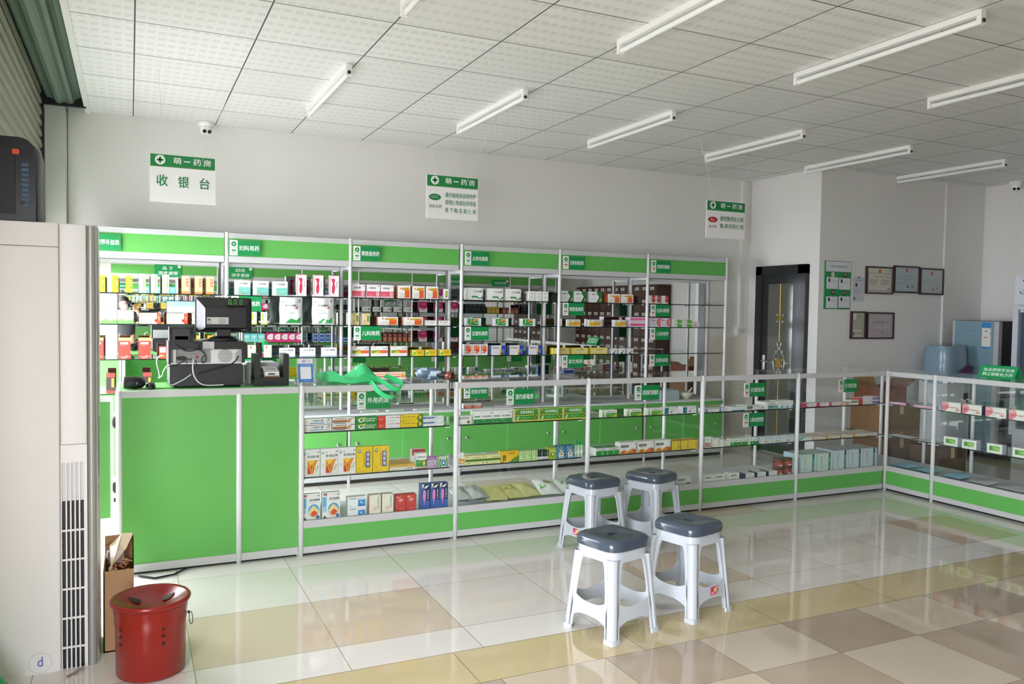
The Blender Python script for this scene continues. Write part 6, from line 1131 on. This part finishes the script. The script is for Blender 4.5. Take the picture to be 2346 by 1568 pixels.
for a, b in ((.05, .42), (.52, .41), (.05, .02), (.53, .03)):
    s_ = MB(); s_.box(x+w_*a, yw_-.0165, z+h*b, x+w_*(a+.44), yw_-.0155, z+h*(b+.24), '#dfe0e4'); tmp = MB(); printing(tmp, 'r .16 .58 .32 .9 #2a2c32;l .42 .5 .5 .36 3 #b4b6bc;e .78 .2 .1 .14 #c8c4cc;e .78 .2 .08 .11 #dfe0e4;l .1 .1 .3 .2 2 #c4c6cc', w_*.44, h*.24, 0); stamp(s_, tmp, x+w_*a, yw_-.0166, z+h*b); s_.build('paper', bd)
A_, B_, C_ = F(1957, 634), F(1982, 637), F(1955, 691); m = MB(); w_, h = B_.x-A_.x, A_.z-C_.z; m.box(A_.x, yw_-.004, C_.z, A_.x+w_, yw_, A_.z, '#c9cad2'); tmp = MB(); printing(tmp, 'r .2 .6 .36 .74 #2a2c32;l .1 .3 .7 .24 4 #a8aab4;r .06 .06 .18 .18 #555;t .2 .82 .6 .05 #778 执业药师注册证;r .4 .94 .56 1.0 #556', w_, h, 0); stamp(m, tmp, A_.x, yw_-.0042, C_.z)
tag(m.build('posted_paper'), 'grey-white registration sheet taped between notice board and certificates', 'paper')
# refrigerator
fx = 8.28; t = thing('refrigerator', 'refrigerator with light blue glass doors and energy label behind the counter', 'refrigerator', (fx+.3, 5.8, 0))
MB().box(fx+.05, 5.51, .03, fx+.585, 6.05, 1.475, mat('#3a3a3e', .4)).build('body', t); sil = mat('#b9bdc0', .35, .1)
for z0, z1_, nm in ((.06, .84, 'lower_door'), (.85, 1.47, 'upper_door')):
    d = MB(); d.box(fx, 5.515, z0, fx+.05, 6.045, z1_, sil); d.box(fx-.003, 5.57, z0+.004, fx, 6.015, z1_-.004, mat('#7d9ca8', .12)); dd = d.build('door', t)
    if z0 > .5:
        s_ = MB(); s_.box(fx-.0045, 5.6, 1.18, fx-.003, 5.7, 1.455, '#e4e2dc'); s_.box(fx-.0055, 5.6, 1.40, fx-.0045, 5.7, 1.455, '#2f86c8').box(fx-.0055, 5.6, 1.18, fx-.0045, 5.7, 1.2, '#2f86c8').box(fx-.0055, 5.63, 1.295, fx-.0045, 5.68, 1.303, '#c8343a').box(fx-.0055, 5.64, 1.36, fx-.0045, 5.665, 1.37, '#445').box(fx-.0055, 5.6, 1.335, fx-.0045, 5.612, 1.345, '#667'); s_.build('energy_label', dd)
        MB().box(fx-.004, 5.8, 1.36, fx-.003, 5.88, 1.366, '#5c7480').build('logo', dd)
m = MB()
for a in (5.55, 6.0): m.lathe([(0, 0), (.02, 0), (.02, .06), (0, .06)], '#222', (fx+.1, a, 0), 12); m.lathe([(0, 0), (.02, 0), (.02, .06), (0, .06)], '#222', (fx+.5, a, 0), 12)
m.build('foot', t)
# display cooler
cx = 8.26; t = thing('display_cooler', 'tall white display cooler with red cross on its head panel', 'cooler', (cx+.3, 5.05, 0)); CW = mat('#d6dbe2', .35)
m = MB(); m.box(cx+.06, 4.78, .0, cx+.58, 4.81, 1.95, CW).box(cx+.06, 5.33, 0, cx+.58, 5.36, 1.95, CW).box(cx+.55, 4.81, 0, cx+.58, 5.33, 1.95, CW).box(cx+.06, 4.81, 1.64, cx+.55, 5.33, 1.95, CW).box(cx+.06, 4.81, 0, cx+.55, 5.33, .3, CW); m.build('cabinet', t)
m = MB(); m.box(cx+.02, 4.78, 1.655, cx+.06, 5.36, 1.95, '#e2e6ee'); yq = 5.27
m.box(cx+.017, yq-.05, 1.78, cx+.02, yq-.0, 1.80, '#d01c3a').box(cx+.0165, yq-.035, 1.765, cx+.02, yq-.015, 1.815, '#d01c3a')
for s in (-1, 1): m.prism([(yq-.025+s*.018, 1.752), (yq-.025+s*.06, 1.768), (yq-.025+s*.068, 1.795), (yq-.025+s*.05, 1.775)], cx+.017, cx+.02, '#3c6a5a', 'x')
m.prism([(yq-.03+.04*math.cos(a*PI/10), 1.895+.016*math.sin(a*PI/10)) for a in range(20)], cx+.017, cx+.02, '#2c4a48', 'x'); m.v += []; m.text('GSP', (cx+.0165, yq+.0, 1.888), (0, -.06, 0), (0, 0, .014), '#cfd8dc'); m.build('head_panel', t)
d = MB(); d.box(cx, 4.78, .3, cx+.05, 4.85, 1.635, CW).box(cx, 5.29, .3, cx+.05, 5.36, 1.635, CW).box(cx, 4.85, 1.57, cx+.05, 5.29, 1.635, CW).box(cx, 4.85, .3, cx+.05, 5.29, .37, CW); dr = d.build('door', t)
MB().box(cx+.02, 4.85, .37, cx+.026, 5.29, 1.57, glass('cooler_pane', (.78, .84, .88), 1)).build('pane', dr); MB().prism([(5.18+.07*math.cos(a*PI/10), 1.60+.02*math.sin(a*PI/10)) for a in range(20)], cx-.003, cx, '#20242a', 'x').build('badge', dr); MB().box(cx-.012, 4.8, .3, cx, 4.83, 1.6, '#8a8f9a').box(cx-.006, 5.285, .6, cx, 5.3, 1.6, '#7a80a8').build('handle_strip', dr)
for z in (.62, .9, 1.16, 1.4):
    s_ = MB(); s_.box(cx+.08, 4.82, z-.008, cx+.54, 5.32, z, '#c8ccd2')
    for q in range(5): s_.box(cx+.08, 4.82+.11*q, z, cx+.085, 4.83+.11*q, z+.03, '#d8dce0')
    s_.build('rack', t)
# water dispenser wrapped in film
t = thing('water_dispenser', 'water dispenser with film-wrapped blue top against the end wall', 'water dispenser', (8.02, 5.9, 0)); film = mat('#7f98a8', .25)
q0, q1 = 7.79, 8.19
MB().box(q0+.02, 5.74, 0, q1-.02, 6.08, .82, mat('#c6ccd0', .35)).build('cabinet', t)
m = MB(); V_ = []; n = 26; rnd = random.Random(9)
for j in range(15):
    z = .80+.40*j/14; r = .2-.02*(j/14)**3
    for k in range(n):
        a = 2*PI*k/n; rr = r*(abs(math.cos(a))**4+abs(math.sin(a))**4)**(-.25)*(1+rnd.uniform(-.02, .02)); V_.append(((q0+q1)/2+rr*math.cos(a), 5.91+rr*.85*math.sin(a), z+rnd.uniform(-.006, .006)))
m.poly(V_, [(j*n+k, j*n+(k+1) % n, (j+1)*n+(k+1) % n, (j+1)*n+k) for j in range(14) for k in range(n)], film, True); m.poly(V_[-n:], [list(range(n))], film); tp = m.build('wrapped_top', t)
m = MB(); y_ = 5.725; m.prism([(q0+.1, .82), (q1-.02, .82), (q1-.02, .98), (q1-.08, 1.0), (q0+.2, .93)], y_-.004, y_+.01, '#5a2a56', 'y'); m.text('安吉尔', (q0+.2, y_-.006, .87), (.16, 0, 0), (0, 0, .05), '#c9a8c4'); m.build('purple_label', tp)
m = MB(); m.box(q0+.28, 5.735, .6, q1-.05, 5.742, .7, '#3a3d42').tube([(q0+.33, 5.735, .63), (q0+.33, 5.69, .62), (q0+.33, 5.69, .6)], .012, '#e8e8e8', 8).tube([(q0+.24, 5.735, .63), (q0+.24, 5.69, .62), (q0+.24, 5.69, .6)], .012, '#e8e8e8', 8); m.build('tap', t)
# cartons piled behind the corner counter
def carton(nm, x0, y0, z0, x1, y1, z1, col, lab, flaps=0, ex=None):
    t = thing(nm, lab, 'carton', ((x0+x1)/2, (y0+y1)/2, z0), 'cartons behind the counters'); c_ = mat(col, .8); m = MB(); th = .006
    if flaps: m.box(x0, y0, z0, x1, y0+th, z1, c_).box(x0, y1-th, z0, x1, y1, z1, c_).box(x0, y0, z0, x0+th, y1, z1, c_).box(x1-th, y0, z0, x1, y1, z1, c_).box(x0, y0, z0, x1, y1, z0+th, c_)
    else: m.box(x0, y0, z0, x1, y1, z1, c_)
    m.box((x0+x1)/2-.025, y0-.0008, z1-.1, (x0+x1)/2+.025, y0, z1, '#c9b48c') if not flaps else None
    if ex: m.box(x0+.03, y0-.001, z0+.03, x0+(x1-x0)*.5, y0, z1-.04, ex)
    m.build('carton_body', t)
    if flaps:
        f = MB(); f.poly([(x0, y1, z1), (x1-.04, y1, z1), (x1-.06, y1+.05, z1+.13), (x0+.03, y1+.05, z1+.13)], [(0, 1, 2, 3)], '#c59a62'); f.poly([(x1, y0, z1), (x1, y1, z1), (x1+.17, y1-.03, z1+.07), (x1+.17, y0+.03, z1+.07)], [(0, 1, 2, 3)], '#7a4a40'); f.poly([(x0, y0, z1), (x0, y1, z1), (x0-.12, y1, z1+.06), (x0-.12, y0, z1+.06)], [(0, 1, 2, 3)], '#8a6a4c'); f.build('flap', t)
carton('shipping_carton', 6.52, 5.42, 0, 6.98, 5.8, .34, '#6f5238', 'Dark brown shipping carton at the bottom of the pile behind the corner')
carton('shipping_carton', 6.5, 5.44, .34, 7.02, 5.82, .66, '#7a5a3a', 'Brown shipping carton, middle of the pile behind the corner')
carton('open_carton', 6.5, 5.46, .66, 6.84, 5.78, .82, '#7a4630', 'Open red-brown carton with raised flaps on top of the pile', 1, '#9a4632')
carton('torn_carton', 6.72, 5.0, 0, 7.1, 5.3, .3, '#5e442e', 'Dark carton on the floor just behind the side counter')
# tent sign
tx = 6.15; A_, B_ = PX(2258, 836, tx+.04), PX(2343, 843, tx+.04); y0, y1 = A_.y, B_.y; zt_ = (A_.z+B_.z)/2
t = thing('tent_sign', 'green A-shaped tent sign with two lines of white writing on the side counter', 'sign', (tx, (y0+y1)/2, CT)); m = MB()
def ts(u, v, s, e=0): return Vector((tx+s*(.055-.05*v)-e*(-s if s > 0 else 1), y0+(y1-y0)*u, CT+.002+(zt_-CT)*v))
for s in (-1, 1):
    m.poly([ts(0, 0, s), ts(1, 0, s), ts(1, 1, s), ts(0, 1, s)], [(0, 1, 2, 3)], '#17a05a')
    for tx_, v0 in (('执业药师不在岗', .55), ('禁止销售处方药', .2)):
        if s < 0: m.text(tx_, ts(.1, v0, s, .0012), ts(.92, v0, s)-ts(.1, v0, s), ts(.1, v0+.26, s)-ts(.1, v0, s), '#f4fbf6')
        else: m.text(tx_, ts(.9, v0, s, .0012), ts(.08, v0, s)-ts(.9, v0, s), ts(.1, v0+.26, s)-ts(.1, v0, s), '#f4fbf6')
m.build('panel', t); MB().tube([(tx, y0, zt_), (tx, y1, zt_)], .005, '#128a4c', 8).build('ridge', t)
# herb cabinet along the right wall, met in the mirrors
hx, hy0, hy1, hz1 = 8.58, -.72, 2.2, 2.02; t = thing('herb_cabinet', 'dark brown herb drawer cabinet with white labels, reflected in the shelf mirrors', 'cabinet', (hx+.15, (hy0+hy1)/2, 0)); BR = mat('#3e2219', .45)
MB().box(hx+.01, hy0, 0, hx+.285, hy1, hz1, BR).build('body', t)
nc, nr = 12, 8; pw, ph = (hy1-hy0)/nc, (hz1-.12)/nr; me = None
for i in range(nc):
    for j in range(nr):
        if me is None:
            m = MB(); m.box(-.012, .005, .005, .01, pw-.005, ph-.005, mat('#472a1e', .4))
            for a in (.03, .1): m.box(-.0135, a, ph*.66, -.012, a+.05, ph*.9, '#e6e4de').box(-.0142, a+.008, ph*.72, -.0135, a+.042, ph*.76, '#8a8a88').box(-.0142, a+.008, ph*.8, -.0135, a+.036, ph*.83, '#8a8a88')
            m.lathe([(0, -.035), (.009, -.03), (.011, -.022), (.005, -.012)], CHROME, (0, pw/2, ph*.34), 12, 'x'); me = m.mesh('drawer')
        o = bpy.data.objects.new('drawer', me); C.objects.link(o); o.parent = t; o.location = Vector((hx, hy0+i*pw, .1+j*ph))-t.location
# ---------------- the photographer, reflected in the first mirror ----------------
def skin_fig(name, verts, edges, radii, m, parent=None, root=0, sub=2):
    me = bpy.data.meshes.new(name); me.from_pydata([Vector(v) for v in verts], edges, []); o = bpy.data.objects.new(name, me); C.objects.link(o)
    md = o.modifiers.new('skin', 'SKIN'); md.use_smooth_shade = True; md.branch_smoothing = .4
    sv = me.skin_vertices[0].data
    for i, r in enumerate(radii): sv[i].radius = (r, r) if not isinstance(r, tuple) else r; sv[i].use_root = (i == root)
    s = o.modifiers.new('sub', 'SUBSURF'); s.levels = sub; s.render_levels = sub; me.materials.append(m); o.parent = parent; return o
def head_mesh(c, m):
    mb = MB(); n, k = 28, 20; V_ = []
    for j in range(k+1):
        ph = -PI/2+PI*j/k
        for i in range(n):
            th = 2*PI*i/n; x, y, z = math.cos(th)*math.cos(ph), math.sin(th)*math.cos(ph), math.sin(ph)
            X_, Y_, Z_ = .072*x, .092*y, .112*z
            if z < 0: X_ *= 1-.28*z*z; Y_ = Y_*(1-.12*z*z)+(.012 if y > 0 else 0)*abs(z)
            if y > .55: 
                e = math.exp(-((x/.16)**2+((z+.12)/.22)**2)); Y_ += .024*e          # nose
                Y_ += .008*math.exp(-((x/.35)**2+((z+.5)/.09)**2))                   # mouth
                for s in (-1, 1): Y_ -= .010*math.exp(-(((x-s*.38)/.2)**2+((z-.1)/.12)**2))  # eye sockets
                Y_ += .006*math.exp(-((x/.8)**2+((z-.27)/.1)**2))                    # brow
            V_.append((c[0]+X_, c[1]+Y_, c[2]+Z_))
    mb.poly(V_, [(j*n+i, j*n+(i+1) % n, (j+1)*n+(i+1) % n, (j+1)*n+i) for j in range(k) for i in range(n)], m, True); return mb
SK = mat('#c89a7c', .5); SHIRT = mat('#232427', .8); TR = mat('#2b2c30', .8)
t = thing('person', 'person in a black T-shirt photographing, reflected in the first wall mirror', 'person', (-.06, -.26, 0))
hc = (-.085, -.185, 1.515); sh = 1.34
# skin: neck, arms with hands at the camera, legs hidden in trousers (one continuous body)
V_ = [(-.06, -.27, .93), (-.06, -.275, 1.12), (-.06, -.275, 1.3), (-.07, -.255, 1.38), (-.08, -.215, 1.44),
      (.12, -.27, 1.34), (.21, -.2, 1.2), (.1, -.075, 1.43), (.062, -.05, 1.475),
      (-.24, -.27, 1.34), (-.27, -.19, 1.2), (-.12, -.075, 1.4), (-.062, -.05, 1.465),
      (.03, -.27, .86), (.045, -.27, .48), (.05, -.29, .1), (.06, -.2, .035), (-.15, -.27, .86), (-.165, -.27, .48), (-.17, -.29, .1), (-.175, -.2, .035)]
E_ = [(0, 1), (1, 2), (2, 3), (3, 4), (2, 5), (5, 6), (6, 7), (7, 8), (2, 9), (9, 10), (10, 11), (11, 12), (0, 13), (13, 14), (14, 15), (15, 16), (0, 17), (17, 18), (18, 19), (19, 20)]
Rd = [(.14, .1), (.13, .1), (.14, .095), .058, .05, .056, .042, .028, .03, .056, .042, .028, .03, .085, .058, .042, .03, .085, .058, .042, .03]
V_ = [tuple(Vector(v)-t.location) for v in V_]
body = skin_fig('body', V_, E_, Rd, SK, t)
h = head_mesh(hc, SK)
for s in (-1, 1): h.lathe([(0, -.008), (.018, -.006), (.024, .0), (.018, .006), (0, .008)], SK, (hc[0]+s*.076, hc[1]-.005, hc[2]), 14, 'x')
hd = h.build('head', t)
m = MB()
for s in (-1, 1):
    m.lathe([(.013*math.sin(PI*k/8), .013*math.cos(PI*k/8)) for k in range(9)], '#eee8e2', (hc[0]+s*.029, hc[1]+.074, hc[2]+.012), 12); m.lathe([(.0, .0135), (.006, .012)], '#22180f', (hc[0]+s*.029, hc[1]+.074, hc[2]+.012), 10, 'y')
    m.quad((hc[0]+s*.029-.016, hc[1]+.087, hc[2]+.032), (.032, 0, 0), (0, -.002, .007), '#1c1613')
m.quad((hc[0]-.022, hc[1]+.09, hc[2]-.058), (.044, 0, 0), (0, 0, .008), '#a05a50'); m.build('facial_features', hd)
m = MB(); n = 26; V2 = []
for j in range(11):
    ph = -.15+(PI/2+.15)*j/10
    for i in range(n):
        th = 2*PI*i/n; x, y, z = math.cos(th)*math.cos(ph), math.sin(th)*math.cos(ph), math.sin(ph)
        lift = max(0, y)*.45*(1-max(0, z)); V2.append((hc[0]+.081*x, hc[1]-.008+.1*y*(1 if y < .2 else .92), hc[2]+.02+.112*min(1, z+lift)))
m.poly(V2, [(j*n+i, j*n+(i+1) % n, (j+1)*n+(i+1) % n, (j+1)*n+i) for j in range(10) for i in range(n)], mat('#17130f', .7), True); m.build('hair', hd)
# fingers closing on the camera body
fm_ = []
for s, hxx in ((1, .062), (-1, -.062)):
    for k in range(4):
        z = 1.5-.021*k; l = (.03, .034, .032, .026)[k]
        m = MB(); m.tube([(hxx+s*.014, -.062, z-.012), (hxx+s*.012, -.028, z), (hxx-s*.006, -.02, z+.002), (hxx-s*(.006+l*.7), -.021, z)], [.0095, .009, .0085, .007], SK, 10); m.build('finger', t)
    m = MB(); m.tube([(hxx+s*.008, -.07, 1.45), (hxx, -.088, 1.465), (hxx-s*.02, -.092, 1.478)], [.012, .0105, .008], SK, 10); m.build('thumb', t)
# clothing
V_ = [(-.06, -.27, .9), (-.06, -.275, 1.1), (-.06, -.275, 1.28), (-.065, -.268, 1.36), (.11, -.27, 1.34), (.175, -.228, 1.255), (-.23, -.27, 1.34), (-.262, -.21, 1.255)]
skin_fig('t_shirt', [tuple(Vector(v)-t.location) for v in V_], [(0, 1), (1, 2), (2, 3), (2, 4), (4, 5), (2, 6), (6, 7)], [(.165, .125), (.15, .118), (.16, .112), .075, .075, .068, .075, .068], SHIRT, t)
V_ = [(-.06, -.27, .96), (.03, -.27, .84), (.045, -.27, .48), (.05, -.29, .09), (-.15, -.27, .84), (-.165, -.27, .48), (-.17, -.29, .09)]
skin_fig('trousers', [tuple(Vector(v)-t.location) for v in V_], [(0, 1), (1, 2), (2, 3), (0, 4), (4, 5), (5, 6)], [(.16, .12), .105, .078, .062, .105, .078, .062], TR, t)
for s in (.06, -.175): MB().rbox(s-.045, -.34, 0, s+.045, -.1, .075, '#1a1a1c', .03, 'z').build('shoe', t)
K2 = thing('camera_body', 'black camera held up to the eye by the reflected person', 'camera', (0, -.06, 1.46))
MB().rbox(-.064, -.085, 1.462, .064, -.035, 1.548, mat('#121214', .4), .012, 'z').rbox(-.026, -.088, 1.548, .026, -.04, 1.575, mat('#121214', .4), .008, 'y').build('case', K2)
MB().lathe([(0, -.035), (.033, -.035), (.034, -.012), (.036, -.005), (.03, -.004), (.028, -.012), (0, -.014)], '#161618', (0, 0, 1.505), 32, 'y').build('lens', K2)
